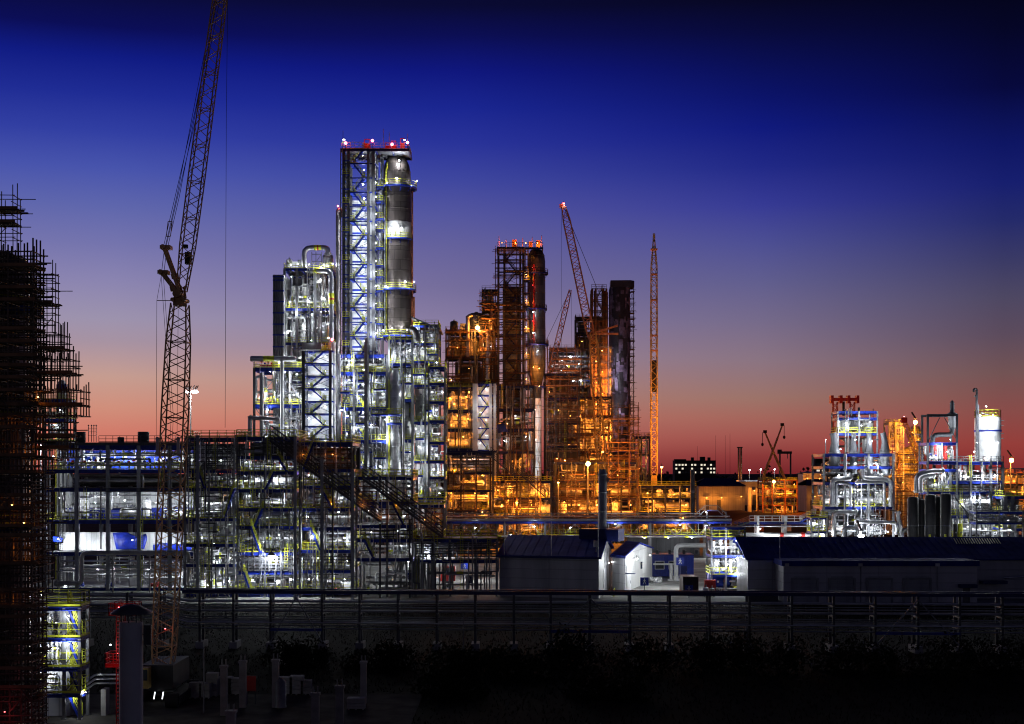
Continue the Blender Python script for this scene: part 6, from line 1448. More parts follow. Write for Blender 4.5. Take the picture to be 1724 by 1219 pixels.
K1, A, B, Cc, Dd = gable_hall('hall', 'large pale panelled hall with a dark blue roof, centre of the lower picture', (X(841, 229), 229), (X(1008, 224), 224), (X(1029, 250), 250), 6.6, 2.6)
u = (B-A).normalized(); v = (Cc-B).normalized(); nn = V((v.y, -v.x, 0))
def on_end(s, z, d=.03): p = B+v*s+nn*d; p.z = z; return p
q = MB(); q.slab([on_end(8, .1), on_end(10.4, .1), on_end(10.4, 4.2), on_end(8, 4.2)], .08); dr = q.build('door', M['white'], K1); MB().tube(on_end(8.4, 1.2, .1), on_end(8.4, 1.7, .1), .05, 6).build('handle', M['dark'], dr)
q = MB(); q.slab([on_end(13, .6), on_end(15, .6), on_end(15, 3), on_end(13, 3)], .06); q.build('window', M['glass'], K1)
lamp(K1, on_end(9.3, 5.2, .9), 'w', 500, .2, nn*.6); lamp(K1, on_end(16, 5.0, .9), 'w', 300, .2, nn*.6)
rail_mb([on_end(4, .05, 2), on_end(8, .05, 2)], step=1).build('railing', M['yellow'], K1)
for px in (849, 928, 1007):
    q = MB(); y = 229-(px-841)*.03-.5; q.tube((X(px, y), y, Z(941, y)), (X(px, y), y, Z(862, y)), .055, 6, .03); q.bar((X(px, y), y, Z(941, y)+.3), (X(px, y), y+.5, Z(941, y)+.3), .08); q.build('lightning_rod', M['white'], K1)
t = thing('roof_monitor', 'small dark roof box with pale louvres on the large pale hall roof', 'roof box', (X(1000, 236), 236, 8.5))
p0 = V((X(975, 236), 236, 0)); MB().slab([p0+V((0, 0, 8.6)), p0+u*6.6+V((0, 0, 8.6)), p0+u*6.6+V((0, 0, 10.6)), p0+V((0, 0, 10.6))], -4.5).build('box', M['dblue'], t)
q = MB(); e0 = p0+u*6.65
for k in range(6): q.slab([e0+v*(.3+k*.7)+V((0, 0, 9)), e0+v*(.8+k*.7)+V((0, 0, 9)), e0+v*(.8+k*.7)+V((0, 0, 10.3)), e0+v*(.3+k*.7)+V((0, 0, 10.3))], .06)
q.build('louvre', M['white'], t)
q = MB(); q.box(X(1000, 223.3), X(1007, 223.3), 223.0, 224.0, Z(921, 223), Z(911, 223)); q.bar((X(1004, 223.5), 223.5, Z(922, 223)), (X(1004, 223.5), 224.3, Z(930, 223)), .1); solo(q, 'air_unit', M['white'], 'small white air unit on the right eave of the large pale hall', 'air unit')
# chimney beside it
Yc = 236.0; x = X(1014.5, Yc); t = thing('chimney', 'thick grey round chimney rising behind the right end of the large pale hall', 'chimney', (x, Yc, 0))
MB().lathe((x, Yc, 0), [(.68, 0), (.68, Z(796, Yc)), (.6, Z(795.8, Yc)), (.6, Z(790, Yc)), (.52, Z(790, Yc)), (.52, Z(800, Yc))], 28, cap=False).build('flue', mat('grey chimney steel', (.42, .42, .44), .6, .1, .25, .3), t)
for py in (800, 830, 862, 895): MB().lathe((x, Yc, Z(py, Yc)), [(.685, 0), (.76, .03), (.76, .22), (.685, .25)], 28, cap=False).build('flange_ring', M['steel'], t)
q = MB(); z = .5
while z < Z(800, Yc): q.bar((x+.9, Yc-.2, z), (x+.9, Yc+.2, z), .04); z += .35
for k in (-.2, .2): q.bar((x+.9, Yc+k, .5), (x+.9, Yc+k, Z(800, Yc)), .05)
q.build('ladder', M['steel'], t); MB().box(x+.7, x+1.1, Yc-.4, Yc+.4, Z(812, Yc), Z(804, Yc)).build('junction_box', M['steel'], t)
t = thing('chimney', 'thin dark chimney rising behind the pipe bridge right of the wide orange frame', 'chimney', (X(1166, 350), 350, 0))
MB().lathe((X(1166, 350), 350, 0), [(.58, 0), (.58, Z(792, 350)), (.5, Z(791, 350))], 16).build('flue', M['dsteel'], t); MB().lathe((X(1166, 350), 350, Z(830, 350)), [(.6, 0), (.7, .1), (.7, .5), (.6, .6)], 16, cap=False).build('flange_ring', M['steel'], t)
# second smaller building
K2, A, B, Cc, Dd = gable_hall('hall', 'smaller pale building with a lit side, behind the large hall', (X(1031, 240), 240), (X(1051, 236), 236), (X(1098, 262), 262), 6.0, 1.6)
u2 = (B-A).normalized(); v = (Cc-B).normalized(); nn = V((v.y, -v.x, 0))
q = MB()
q.slab([on_end(2, .1), on_end(5.5, .1), on_end(5.5, 4.4), on_end(2, 4.4)], .08); dr = q.build('door', M['white'], K2); MB().tube(on_end(5.1, 1.2, .12), on_end(5.1, 1.7, .12), .05, 6).build('handle', M['dark'], dr)
q = MB(); q.slab([on_end(15, 3.0), on_end(16.4, 3.0), on_end(16.4, 4.2), on_end(15, 4.2)], .06); q.build('window', M['glass'], K2)
q = MB(); q.slab([on_end(.6, 3.2, .05), on_end(1.6, 3.2, .05), on_end(1.6, 3.2, 1.6), on_end(.6, 3.2, 1.6)], .1); q.build('canopy', M['dblue'], K2)
lamp(K2, on_end(7, 5.3, .8), 'w', 300, .2, nn*.6); lamp(K2, on_end(4, 5.3, .8), 'w', 380, .2, nn*.6); lamp(K2, on_end(18, 5.3, 1.2), 'w', 380, .18, nn*.8)
# blue cabins
for k, (l, r, y, lab) in enumerate(((1098, 1141, 270, 'left blue site cabin with pale windows behind the white pipe arch'), (1143, 1168, 266, 'right blue site cabin standing closer, behind the sign on a pole'))):
    t = thing('site_cabin', lab, 'cabin', (X((l+r)/2, y), y, .06)); x0, x1 = X(l, y), X(r, y); z1 = Z(935, y)
    q = MB(); q.box(x0, x1, y, y+6, .25, z1)
    for i in range(int((x1-x0)/.5)): q.bar((x0+.25+i*.5, y-.03, .4), (x0+.25+i*.5, y-.03, z1-.2), .18, .05)
    q.build('body', M['blue'], t); MB().box(x0-.1, x1+.1, y-.1, y+6.1, z1+.001, z1+.16).build('roof', M['dblue'], t)
    if k == 0:
        for i in (0, 1): w = MB().box(x0+.5+i*2.6, x0+2.3+i*2.6, y-.1, y-.06, 1.6, 3.2).build('window', M['white'], t); MB().box(x0+.6+i*2.6, x0+2.2+i*2.6, y-.13, y-.102, 1.7, 3.1).build('pane', M['glass'], w)
    else: dd = MB().box(x0+.4, x0+1.5, y-.1, y-.06, .3, 2.5).build('door', M['dblue'], t); MB().tube((x0+1.35, y-.14, 1.3), (x0+1.35, y-.14, 1.5), .04, 6).build('handle', M['steel'], dd)
    for i in range(2): MB().lathe((x0+1.2+i*2.4, y+2, z1+.16), [(.3, 0), (.3, .6), (.42, .62), (.1, .85)], 10).build('roof_vent', M['dsteel'], t)
# pipe arch
q = MB(); y = 262.0; q.pipe([P(1138, 979, y), P(1138, 918, y), P(1218, 918, y), P(1218, 955, y)], .42, 14, bend=2.2); q.lathe((X(1138, y), y, .06), [(.9, 0), (.9, .25), (.5, .3), (.5, .9)], 16)
q.tube(P(1130, 950, y), P(1130, 978, y), .32, 10); q.tube(P(1100, 950, y), P(1137, 950, y), .16, 8); q.lathe((X(1130, y), y, .06), [(.7, 0), (.7, .25), (.4, .3)], 14)
solo(q, 'pipe_arch', M['white'], 'white pipe making a square arch over the lit yard before the blue cabins', 'pipe')
q = MB(); rr = random.Random(5)
for k in range(16): q.lathe((X(1104, 258)+rr.uniform(-.8, .9), 258+rr.uniform(-.6, .6), .1+rr.uniform(0, .7)), [(.05, -.3), (.35, -.15), (.4, .1), (.2, .3), (.02, .33)], 7)
solo(q, 'sack_pile', M['white'], 'small heap of white sacks at the foot of the blue cabin', 'sacks')
# signs with a walking figure
def sign(px, py, Y, w, lab, pole=True):
    x = X(px, Y); z = Z(py, Y); t = thing('sign', lab, 'sign', (x, Y, 0.06))
    if pole: MB().tube((x, Y+.08, .06), (x, Y+.08, z+w*.5), .06, 6).build('pole', M['steel'], t)
    p = MB().box(x-w/2, x+w/2, Y-.04, Y+.015, z-w*.5, z+w*.5).build('panel', M['blue'], t)
    q = MB(); f = w*.38; y = Y-.075
    def tri(pts): q.slab([(x+a*f, y, z+b*f) for a, b in pts], -.03)
    tri([(-.16, .62), (.16, .62), (.16, .92), (-.16, .92)])
    tri([(-.14, .0), (.14, .0), (.2, .55), (-.2, .55)]); tri([(-.14, 0), (.02, 0), (-.35, -.9), (-.55, -.9)]); tri([(-.02, 0), (.14, 0), (.6, -.9), (.4, -.9)])
    tri([(.15, .4), (.2, .52), (.6, .1), (.52, 0)]); tri([(-.2, .52), (-.15, .4), (-.52, .0), (-.6, .1)])
    q.build('walking_figure', M['white'], p)
    return t
sign(1145, 945, 258, 1.4, 'blue pedestrian sign on a pole before the right blue cabin')
sign(1085, 979, 234, 1.35, 'blue pedestrian sign on a pole in the open yard before the smaller building')
sign(1160, 992, 226, 1.3, 'blue pedestrian sign before the dark container in the yard')
sign(782, 953, 262, 1.2, 'blue pedestrian sign hanging far back in the lit yard, right of the crane truck')
sign(689, 970, 233, 1.1, 'blue pedestrian sign beside the white trestle column'); sign(790, 976, 232, 1.2, 'blue pedestrian sign at the left corner of the large pale hall')
# container and cabinets
x0, x1 = X(1150, 230), X(1176, 230); t = thing('container', 'dark brown steel container standing in the lit yard', 'container', ((x0+x1)/2, 232, .06))
q = MB(); q.box(x0, x1, 230, 235, .2, Z(971, 230)); 
for i in range(7): q.bar((x0+.2+i*.35, 229.97, .3), (x0+.2+i*.35, 229.97, Z(972, 230)), .15, .05)
q.build('body', mat('dark brown container paint', (.06, .025, .02), .6, 0, .4, .5), t)
MB().box(x0+.1, x0+1.2, 229.88, 229.93, .3, 2.8).build('door', M['dark'], t)
for a in (x0+.3, x1-.3): MB().box(a-.15, a+.15, 230, 235, .06, .2).build('skid', M['dsteel'], t)
vessel('b', X(1195, 232), 232, .06, .9, 2.4, 'red', '', 0, label='red cabinet right of the dark container'); vessel('v', X(1187, 230), 229, .06, .45, 1.5, 'white', '', 0, label='left one of two small white drums before the red cabinet'); vessel('v', X(1197, 230), 228.6, .06, .45, 1.4, 'conc', '', 0, label='pale small drum right of the small white drum before the red cabinet')
vessel('h', X(1214, 236), 238, .06, 1.5, 2.6, 'blue', '', 0, label='dark blue horizontal tank between the red cabinet and the right hall')
# crane truck in the left yard
Yt = 248.0; t = thing('crane_truck', 'white mobile crane truck with a red cab parked in the lit yard under the decks', 'crane truck', (X(735, Yt), Yt, .06))
x = X(755, Yt)
q = MB(); q.prism([(x-1.3, Yt-1.2), (x+1.2, Yt-1.2), (x+1.2, Yt+1.2), (x-1.3, Yt+1.2)], 1.1, 2.4); q.prism([(x-.9, Yt-1.15), (x+1.2, Yt-1.15), (x+1.2, Yt+1.15), (x-.9, Yt+1.15)], 2.4, 3.7); cb = q.build('cab', M['red'], t)
MB().box(x-.7, x+1., Yt-1.2, Yt-1.16, 2.5, 3.4).build('window', M['glass'], cb)
MB().box(x-8.2, x-1.4, Yt-1.2, Yt+1.2, 1.0, 1.7).box(x-8.2, x-5.5, Yt-1, Yt+1, 1.7, 2.6).build('chassis', M['white'], t)
MB().bar((x-8.8, Yt, 3.0), (x-.6, Yt, 4.1), .8, .7).bar((x-10.2, Yt, 2.8), (x-8.7, Yt, 3.0), .55, .5).build('boom', M['white'], t)
MB().box(x-4.8, x-2.6, Yt-1.1, Yt+1.1, 1.75, 3.1).build('turret', M['white'], t)
for k in (-7.4, -5.9, -3.2, .1):
    for s_ in (-1.25, 1.0): wl = MB().lathe((x+k, Yt+s_, .66), [(.35, 0), (.58, 0), (.6, .05), (.6, .3), (.35, .32)], 14, 'y').build('wheel', M['black'], t)
for s_ in (-8, -2): MB().box(x+s_-.15, x+s_+.15, Yt-2.2, Yt-1.2, .9, 1.2).box(x+s_-.15, x+s_+.15, Yt-2.2, Yt-1.9, .07, .9).build('outrigger', M['white'], t)
mast_lamp('white lamp on a thin post over the lit yard under the decks', 757, 927, 240, 1400, .22, 'w', base=.06); mast_lamp('white lamp on a thin post behind the white trestle column', 688, 945, 252, 1600, .2, 'w', base=.06)
mast_lamp('white lamp on a post far back in the left lit yard', 800, 945, 262, 1400, .2, 'w', base=.06); mast_lamp('small white lamp on a post beside the splayed trestle legs', 720, 936, 232, 1300, .16, 'w', base=.06)
# skid at the left edge of the right hall
K3 = Frame('pipe_skid', 'bright skid of white pipes and a yellow railed deck left of the right hall', [1198, 1222, 1254], 236, 6, [968, 935, 905, 888], cat='pipe skid', short='bright pipe skid', colw=.3, beamh=.35, norail=(1, 3))
for i in range(-1, 3): K3.pipes(i, 10, rnd, mats=('white', 'alu', 'white'), rr=(.08, .26))
K3.gear(0, [('v', .2, .3, .5, 2.6, 'white'), ('v', .5, .4, .5, 2.6, 'alu'), ('v', .75, .4, .55, 2.8, 'white')]); K3.gear(1, [('v', .3, .4, .6, 2.6, 'white'), ('v', .7, .4, .6, 2.6, 'white')]); K3.gear(-1, [('v', .5, .4, .7, 2.4, 'white'), ('p', .8, .1, .5, 1.6, 'yellow'), ('v', .2, .4, .6, 2.6, 'white')])
for px, py, e in ((1208, 945, 500), (1225, 950, 500), (1240, 940, 500), (1238, 965, 600), (1215, 915, 400), (1240, 910, 500), (1250, 985, 350)): K3.lamp(px, py, 'w', e*.6, 0, .14)
lamp(K3.t, P(1256, 927, 233.2), 'w', 3200, .75); light(P(1236, 930, 230), 'w', 300); light(P(1130, 950, 245), 'w', 900); light(P(1090, 955, 238), 'w', 700); light(P(1170, 950, 242), 'w', 700)
q = MB(); q.bar((X(1256, 234), 234.3, .06), (X(1256, 234), 234.3, Z(922, 234)), .2); solo(q, 'steel_post', M['steel'], 'grey corner post holding the glaring white floodlight of the right hall', 'post')

# right long hall
doorm = cladding('garage door leaf', (.34, .35, .38), .6, .2, .6, 0, True)
Y = 225.0
xl, xr = X(1259, Y), X(1850, Y); xm0, xm1 = X(1319, 218), X(1645, 218)
t = thing('hall', 'very long low hall with a deep blue roof at the lower right', 'hall', ((xl+xr)/2, Y, 0))
MB().box(xl, xr, Y, Y+.25, 0, Z(943, Y)).build('wall', hallm, t); MB().box(xl, xl+.25, Y+.25, Y+18, 0, Z(943, Y)).build('end_wall', M['dclad'], t)
q = MB(); q.slab([(xl-.4, Y-.5, Z(943, Y)), (xr, Y-.5, Z(943, Y)), (xr, Y+10, Z(906, Y+10)), (xl-.4, Y+10, Z(906, Y+10))], .2); q.slab([(xl-.4, Y+10, Z(906, Y+10)), (xr, Y+10, Z(906, Y+10)), (xr, Y+19, Z(943, Y)), (xl-.4, Y+19, Z(943, Y))], .2); 
for k in range(46):
    x_ = xl+1.2*k; q.bar((x_, Y-.4, Z(943, Y)+.2), (x_, Y+9.9, Z(906, Y+10)+.18), .1, .16)
q.build('roof', roofm, t)
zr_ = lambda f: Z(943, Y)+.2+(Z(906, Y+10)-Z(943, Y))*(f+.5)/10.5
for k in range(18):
    px = 1606+k*4.3; MB().bar((X(px, Y+8), Y+6.4, zr_(6.4)+.08), (X(px, Y+8)+.3, Y+9, zr_(9)+.08), .13, .1).build('rib_reflection_slat', M['alu'], t)  # pale slats stand in for the reflection on the roof ribs
MB().box(xm0, xm1, 218, 218.25, 0, Z(953, 218)).box(xm0, xm0+.25, 218.25, 224.8, 0, Z(953, 218)).box(xm1-.25, xm1, 218.25, 224.8, 0, Z(953, 218)).build('annex_wall', hallm, t)
MB().box(xm0-.3, xm1+.3, 217.7, 224.9, Z(953, 218)+.01, Z(944, 218)).build('annex_parapet', roofm, t)
for l, r in ((1335, 1375), (1398, 1437), (1461, 1500), (1523, 1565)):
    d = MB().box(X(l, 218), X(r, 218), 217.93, 217.99, .05, Z(977, 218))
    for k in range(8): z = .3+k*.48; d.box(X(l, 218)+.08, X(r, 218)-.08, 217.9, 217.928, z, z+.42)
    dd = d.build('garage_door', doorm, t)
    fr_ = MB(); fr_.box(X(l, 218)-.3, X(l, 218)-.003, 217.8, 217.99, 0, Z(976, 218)+.3); fr_.box(X(r, 218)+.003, X(r, 218)+.3, 217.8, 217.99, 0, Z(976, 218)+.3); fr_.box(X(l, 218), X(r, 218), 217.8, 217.99, Z(976, 218)+.005, Z(976, 218)+.3); fr_.build('door_frame', M['steel'], dd)
    for px in (l+8, r-9): MB().box(X(px, 218)-.25, X(px, 218)+.25, 217.86, 217.898, 1.1, 1.5).build('pane', M['glass'], dd)
MB().box(X(1613, 218), X(1641, 218), 216.6, 217.98, Z(989, 218), Z(983, 218)).build('canopy', M['dblue'], t); dd = MB().box(X(1621, 218), X(1633, 218), 217.93, 217.99, .05, 2.3).build('door', M['dclad'], t); MB().tube((X(1631, 218), 217.88, 1), (X(1631, 218), 217.88, 1.3), .05, 6).build('handle', M['steel'], dd)
MB().box(X(1648, Y), X(1690, Y), Y-1.8, Y-.02, Z(982, Y), Z(977, Y)).build('canopy', M['dblue'], t)
for px in (1449, 1578): MB().tube((X(px, 218), 217.9, .1), (X(px, 218), 217.9, Z(952, 218)), .07, 6).build('downpipe', M['steel'], t)
for px, y, a in ((1313, 224, 903),): q = MB(); q.tube((X(px, y), y, Z(965, y)), (X(px, y), y, Z(a, y)), .06, 6, .035); q.build('lightning_rod', M['white'], t)
for px in (1326, 1450, 1580): MB().box(X(px, 217)-.3, X(px, 217)+.3, 217.3, 217.69, Z(954, 217), Z(949, 217)).build('lamp_housing', M['white'], t)
lamp(t, P(1450, 902, 243.6), 'w', 6500, .95, V((0, 1.2, .9)))
q = MB(); q.bar((X(1450, 243.6), 244.4, 5), (X(1450, 243.6), 244.4, Z(900, 244)), .16); q.build('floodlight_post', M['steel'], t)
MB().pipe([P(1690, 973, 222), P(1724, 971, 222), P(1760, 971, 222)], .14, 8).build('pipe', M['alu'], t)
for k, (px, w) in enumerate(((1270, 1.4), (1286, 1.0), (1303, 1.2))):
    vessel('b', X(px, 219), 220.5, .06, w*.7, 1.7, 'dsteel', '', 0, label=f'dark cabinet before the set back wall of the right hall, {NTH[k]} from left')
fence_t = thing('fence', 'low dark mesh fence along the yard edge before the halls', 'fence', (0, 199, .06))
for k in range(40): x = -40+k*3; MB().tube((x, 199, 0), (x, 199, 1.7), .05, 5).build('post', M['dsteel'], fence_t)
q = MB()
for z in (.3, .75, 1.2, 1.6): q.bar((-40, 199, z), (77, 199, z), .03)
q.build('wire', M['dsteel'], fence_t)
# ------------------------------------------------------------------ right unit with four hoods
rnd = random.Random(71)
Y = 300.0
N1 = Frame('process_unit', 'bright right hand unit of looped silver pipes under four grey hoods', [1387, 1422, 1462, 1504], Y, 11, [985, 940, 906, 853, 812, 785, 764], cat='process unit', colw=.45, short='bright unit with four hoods', norail=(0, 1, 2, 4, 5, 6), beamh=.6)
N1u = Frame('process_unit', 'upper open frame with white tanks on top of the unit with four hoods', [1411, 1446, 1477], Y+3, 6, [764, 729, 703, 692], cat='process unit', base=Z(764, Y), colw=.32, short='upper frame above the four hoods', norail=(0, 2, 3), nogrid=(2, 3))
N1.tangle(36, rnd, i0=1); N1u.tangle(10, rnd, i0=0)
for i in range(1, 6): N1.pipes(i, 13, rnd, rr=(.08, .34), mats=('alu', 'white', 'alu', 'steel'))
N1u.pipes(0, 12, rnd, rr=(.07, .22)); N1u.pipes(1, 8, rnd, rr=(.06, .18))
for i in (1, 2, 3): N1.panel(i, .1, .9, 'steel', y=N1.Y1-.5)
N1.panel(4, .2, .8, 'dclad', y=N1.Y1-.5)
N1u.gear(1, [('v', .2, .4, 1.5, 2.9, 'white'), ('v', .5, .4, 1.2, 3.6, 'alu'), ('v', .8, .4, 1.3, 2.8, 'white')]); N1u.gear(0, [('v', .3, .3, .7, 3.4, 'alu'), ('v', .75, .3, .7, 3.4, 'white')])
N1.gear(3, [('e', .15, .3, .8, 3, 'white'), ('v', .4, .35, .8, 3.8, 'white'), ('h', .65, .35, .9, 3, 'alu'), ('v', .88, .4, .7, 3.6, 'white')]); N1.gear(2, [('h', .3, .35, 1.1, 4, 'white'), ('v', .6, .4, .9, 4.4, 'alu'), ('h', .8, .35, 1, 2.6, 'white')]); N1.gear(1, [('v', .15, .3, 1, 3, 'white'), ('h', .5, .35, 1., 5, 'alu'), ('v', .85, .3, .8, 3, 'white')])
for k, (px, r0, lean) in enumerate(((1405, 9, -3), (1437, 6.5, 0), (1463, 7, 0), (1490, 8, -4))):
    y = Y+1.5; x = X(px, y); t = thing('exhaust_hood', f'grey tapered exhaust hood over a round duct, {NTH[k]} of the four from left', 'hood', (x, y, Z(797, y)), 'four grey hoods of the right unit')
    s = y/F; zz = lambda p: Z(p, y)
    MB().lathe((x, y, 0), [(r0*s, zz(797)), (r0*s, zz(765)), (r0*s*1.12, zz(764.5)), (r0*s*1.12, zz(761))], 20).build('duct', M['steel'], t)
    q = MB(); ps = [V((x, y, zz(761))), V((x, y, zz(757))), V((x+lean*.15*s, y, zz(745))), V((x+lean*.5*s, y, zz(736))), V((x+lean*s, y, zz(729)))]
    q.sweep(ps, [r0*s*1.05, r0*s*.95, r0*s*.62, r0*s*.6, r0*s*.66], 16); q.build('hood', M['dsteel'], t)
for pts, r in (([(1401, 853), (1401, 806), (1432, 806), (1432, 797)], .55), ([(1432, 853), (1432, 815), (1408, 812), (1408, 853)], .3), ([(1500, 853), (1500, 808), (1452, 805), (1452, 790)], .55), ([(1489, 853), (1489, 812), (1440, 812)], .3), ([(1404, 915), (1404, 862), (1444, 862)], .5), ([(1510, 900), (1510, 880), (1440, 878)], .4), ([(1420, 915), (1420, 888), (1445, 888), (1445, 915)], .45), ([(1518, 920), (1518, 892), (1538, 892), (1538, 920)], .55), ([(1512, 860), (1512, 872), (1516, 885), (1516, 912)], .5)):
    MB().pipe([P(a, b, Y-1) for a, b in pts], r, 12, bend=2.2).build('pipe', M['alu'], N1.t)
for px, py, e in ((1425, 712, 700), (1465, 710, 700), (1450, 716, 500), (1440, 740, 400), (1468, 742, 500), (1415, 756, 300), (1416, 829, 900), (1476, 829, 900), (1445, 825, 700), (1400, 845, 500), (1495, 840, 500), (1450, 845, 500), (1412, 800, 400), (1450, 795, 400), (1485, 798, 500), (1425, 880, 700), (1470, 880, 700), (1450, 895, 600), (1400, 895, 500), (1495, 895, 500), (1440, 780, 300), (1475, 780, 300)):
    N1.lamp(px, py, 'w', e*1.9, rnd.uniform(-1.3, .7), .18)
q = MB()
for px, py in ((1446, 686), (1432, 690), (1470, 688)): q.tube(P(px, 735, Y+5), P(px, py, Y+5), .25 if px == 1446 else .1, 8)
q.build('vent_stack', M['dsteel'], N1u.t)
MB().tube(P(1390, 765, Y), P(1390, 741, Y), .09, 6).build('lamp_pole', M['steel'], N1.t); lamp(N1.t, P(1390, 740, Y-.3), 'w', 120, .16)
add_stair(N1.t, P(1365, 905, Y-1.5), P(1387, 870, Y-1.5), 1.2, mats=('white', 'yellow'))
N0 = Frame('steel_structure', 'small white frame with yellow rails at the left foot of the unit with four hoods', [1366, 1378, 1392], Y-4, 4, [985, 930, 895, 872], cat='steel frame', colm='white', short='small white frame', colw=.3, beamh=.35)
for i in range(0, 3): N0.pipes(i, 5, rnd, mats=('white', 'alu'))
for px, py in ((1372, 880), (1384, 900), (1372, 910)): N0.lamp(px, py, 'w', 300, .3, .15)
# red lifting gantry
Yg = 380.0; t = thing('lifting_gantry', 'red lattice lifting gantry standing behind the unit with four hoods', 'gantry', (X(1421, Yg), Yg, 0))
for a, b in ((1409, 1407), (1434, 1436)): lattice(t, V((X(a-1.5, Yg), Yg, 0)), P(b-1, 677, Yg), [(0, 1.5), (40, 1.1)], (1, 0, 0), 26, .12, .07, 'red', name='gantry_leg')
q = MB(); q.box(X(1401, Yg), X(1443, Yg), Yg-.8, Yg+.8, Z(675, Yg), Z(670, Yg))
for px in (1400, 1415, 1428, 1443): q.box(X(px, Yg)-.35, X(px, Yg)+.35, Yg-1.1, Yg+1.1, Z(679, Yg), Z(666, Yg))
q.build('cross_beam', M['red'], t); light(P(1420, 690, Yg-7), 'o', 120)
MB().bar(P(1420, 676, Yg), P(1420, 700, Yg), .6).build('hoist', M['dark'], t)

# ------------------------------------------------------------------ far right unit with white tower
Y = 290.0
N2 = Frame('process_unit', 'dark decked frame under the white clad tower at the right', [1600, 1634, 1668, 1688], Y, 11, [985, 940, 905, 868, 828, 810, 778], cat='process unit', colw=.45, short='frame under the white tower', rails='steel', colm='dsteel', norail=(0,))
N2.tangle(30, rnd, i0=1)
for i in range(1, 6): N2.pipes(i, 12, rnd, rr=(.08, .3), mats=('alu', 'white', 'steel'))
for i in (1, 2, 3): N2.panel(i, .1, .95, 'steel', y=N2.Y1-.5)
for k, px in enumerate((1608, 1616, 1626, 1635, 1657, 1667)): MB().tube(P(px, 812, Y+.8), P(px, 768 if k > 3 else 772, Y+.8), .32, 10).build('vent_pipe', M['dalu' if k % 2 else 'brown'], N2.t)
N2.gear(2, [('v', .2, .35, .8, 3.8, 'white'), ('h', .5, .35, 1.1, 3.4, 'alu'), ('v', .85, .35, .9, 3.8, 'white')]); N2.gear(3, [('h', .35, .35, 1., 4, 'white'), ('v', .75, .4, .9, 4, 'white')]); N2.gear(1, [('v', .15, .2, .9, 3, 'dark'), ('h', .6, .3, 1., 4, 'alu')])
N2.brace(0, 3, '/', 'dsteel'); N2.brace(1, 3, '\\', 'dsteel')
for px, py, e in ((1624, 801, 900), (1640, 760, 700), (1655, 800, 400), (1660, 770, 500), (1615, 830, 300), (1640, 838, 700), (1665, 842, 600), (1620, 848, 400), (1629, 886, 600), (1650, 890, 400), (1675, 895, 500), (1610, 790, 400), (1675, 800, 400)): N2.lamp(px, py, 'w', e*1.5, rnd.uniform(-1.3, .7), .18)
add_stair(N2.t, P(1643, 882, Y-1.5), P(1608, 838, Y-1.5), 1.2, mats=('dsteel', 'steel'))
x, y = X(1663, Y+5), Y+5; t = thing('white_tower', 'bright white round tower with a yellow railed top at the right', 'tower', (x, y, N2.lv[6]+.05))
MB().lathe((x, y, 0), [(S(21, y), Z(776, y)), (S(21.5, y), Z(730, y)), (S(21.5, y), Z(704, y)), (S(18, y), Z(702, y))], 32).build('shell', M['white'], t)
MB().lathe((x, y, 0), [(S(21.6, y), Z(727, y)), (S(22.6, y), Z(726.5, y)), (S(22.6, y), Z(724.5, y)), (S(21.6, y), Z(724, y))], 32, cap=False).build('blue_ring', M['blue'], t)
z = Z(702, y); rail_mb([(x+S(21, y)*math.cos(2*math.pi*i/18), y+S(21, y)*math.sin(2*math.pi*i/18), z) for i in range(18)], h=1.4, step=1.2, closed=True).build('railing', M['yellow'], t)
MB().bar(P(1646, 700, y-2), P(1646, 690, y-2), .2).bar(P(1652, 695, y-2), P(1675, 702, y-2), .15).build('top_davit', M['steel'], t)
q = MB(); q.pipe([(x-S(24, y), y-2, Z(776, y)), (x-S(24, y), y-2, Z(680, y)), (x-S(24, y), y-2, Z(656, y)), (x-S(29, y), y-2, Z(656, y)), (x-S(29, y), y-2, Z(661, y))], .24, 10, bend=2.4); q.tube((x-S(22.5, y), y-2, Z(776, y)), (x-S(22.5, y), y-2, Z(682, y)), .3, 10); q.tube((x-S(28, y), y-2, Z(668, y)), (x-S(24, y), y-2, Z(668, y)), .2, 8); q.build('vent_pipe', M['dsteel'], t)
for px, py, e, d in ((1660, 684, 250, -3), (1672, 698, 500, -3.4), (1650, 699, 400, -3.2), (1655, 715, 700, -4.6), (1680, 745, 500, -4.4), (1645, 745, 600, -4.4), (1665, 765, 600, -4.6)): lamp(t, P(px, py, y+d), 'w', e*.8, .2)
q = MB(); a = P(1688, 710, y-1.5)
for py in (708, 716, 730, 738): q.bar(P(1684, py, y-2), P(1690, py, y-2), .14)
q.build('bracket', M['steel'], t)
# portal with stack
t = thing('pipe_portal', 'slim dark portal frame carrying a stack with a bent duct, left of the white tower', 'portal frame', (X(1586, Y), Y, 0))
for px in (1562, 1611):
    for dy in (0, 4): MB().ibeam((X(px, Y), Y+dy, 0), (X(px, Y), Y+dy, Z(697, Y)), .4, .4).build('column', M['dsteel'], t)
for dy in (0, 4): MB().ibeam((X(1562, Y)+.22, Y+dy, Z(699, Y)), (X(1611, Y)-.22, Y+dy, Z(699, Y)), .3, .45).build('top_beam', M['dsteel'], t)
MB().bar(P(1564, 740, Y), P(1582, 703, Y), .14).bar(P(1590, 703, Y), P(1609, 738, Y), .14).build('brace', M['dsteel'], t)
q = MB(); a = X(1603, Y+2); q.lathe((a, Y+2, 0), [(.6, Z(722, Y)), (.85, Z(716, Y)), (.85, Z(700, Y)), (1.05, Z(699, Y)), (1.05, Z(696, Y)), (.45, Z(693, Y)), (.45, Z(678, Y)), (.3, Z(675, Y)), (.05, Z(673, Y))], 18); q.build('stack', M['steel'], t)
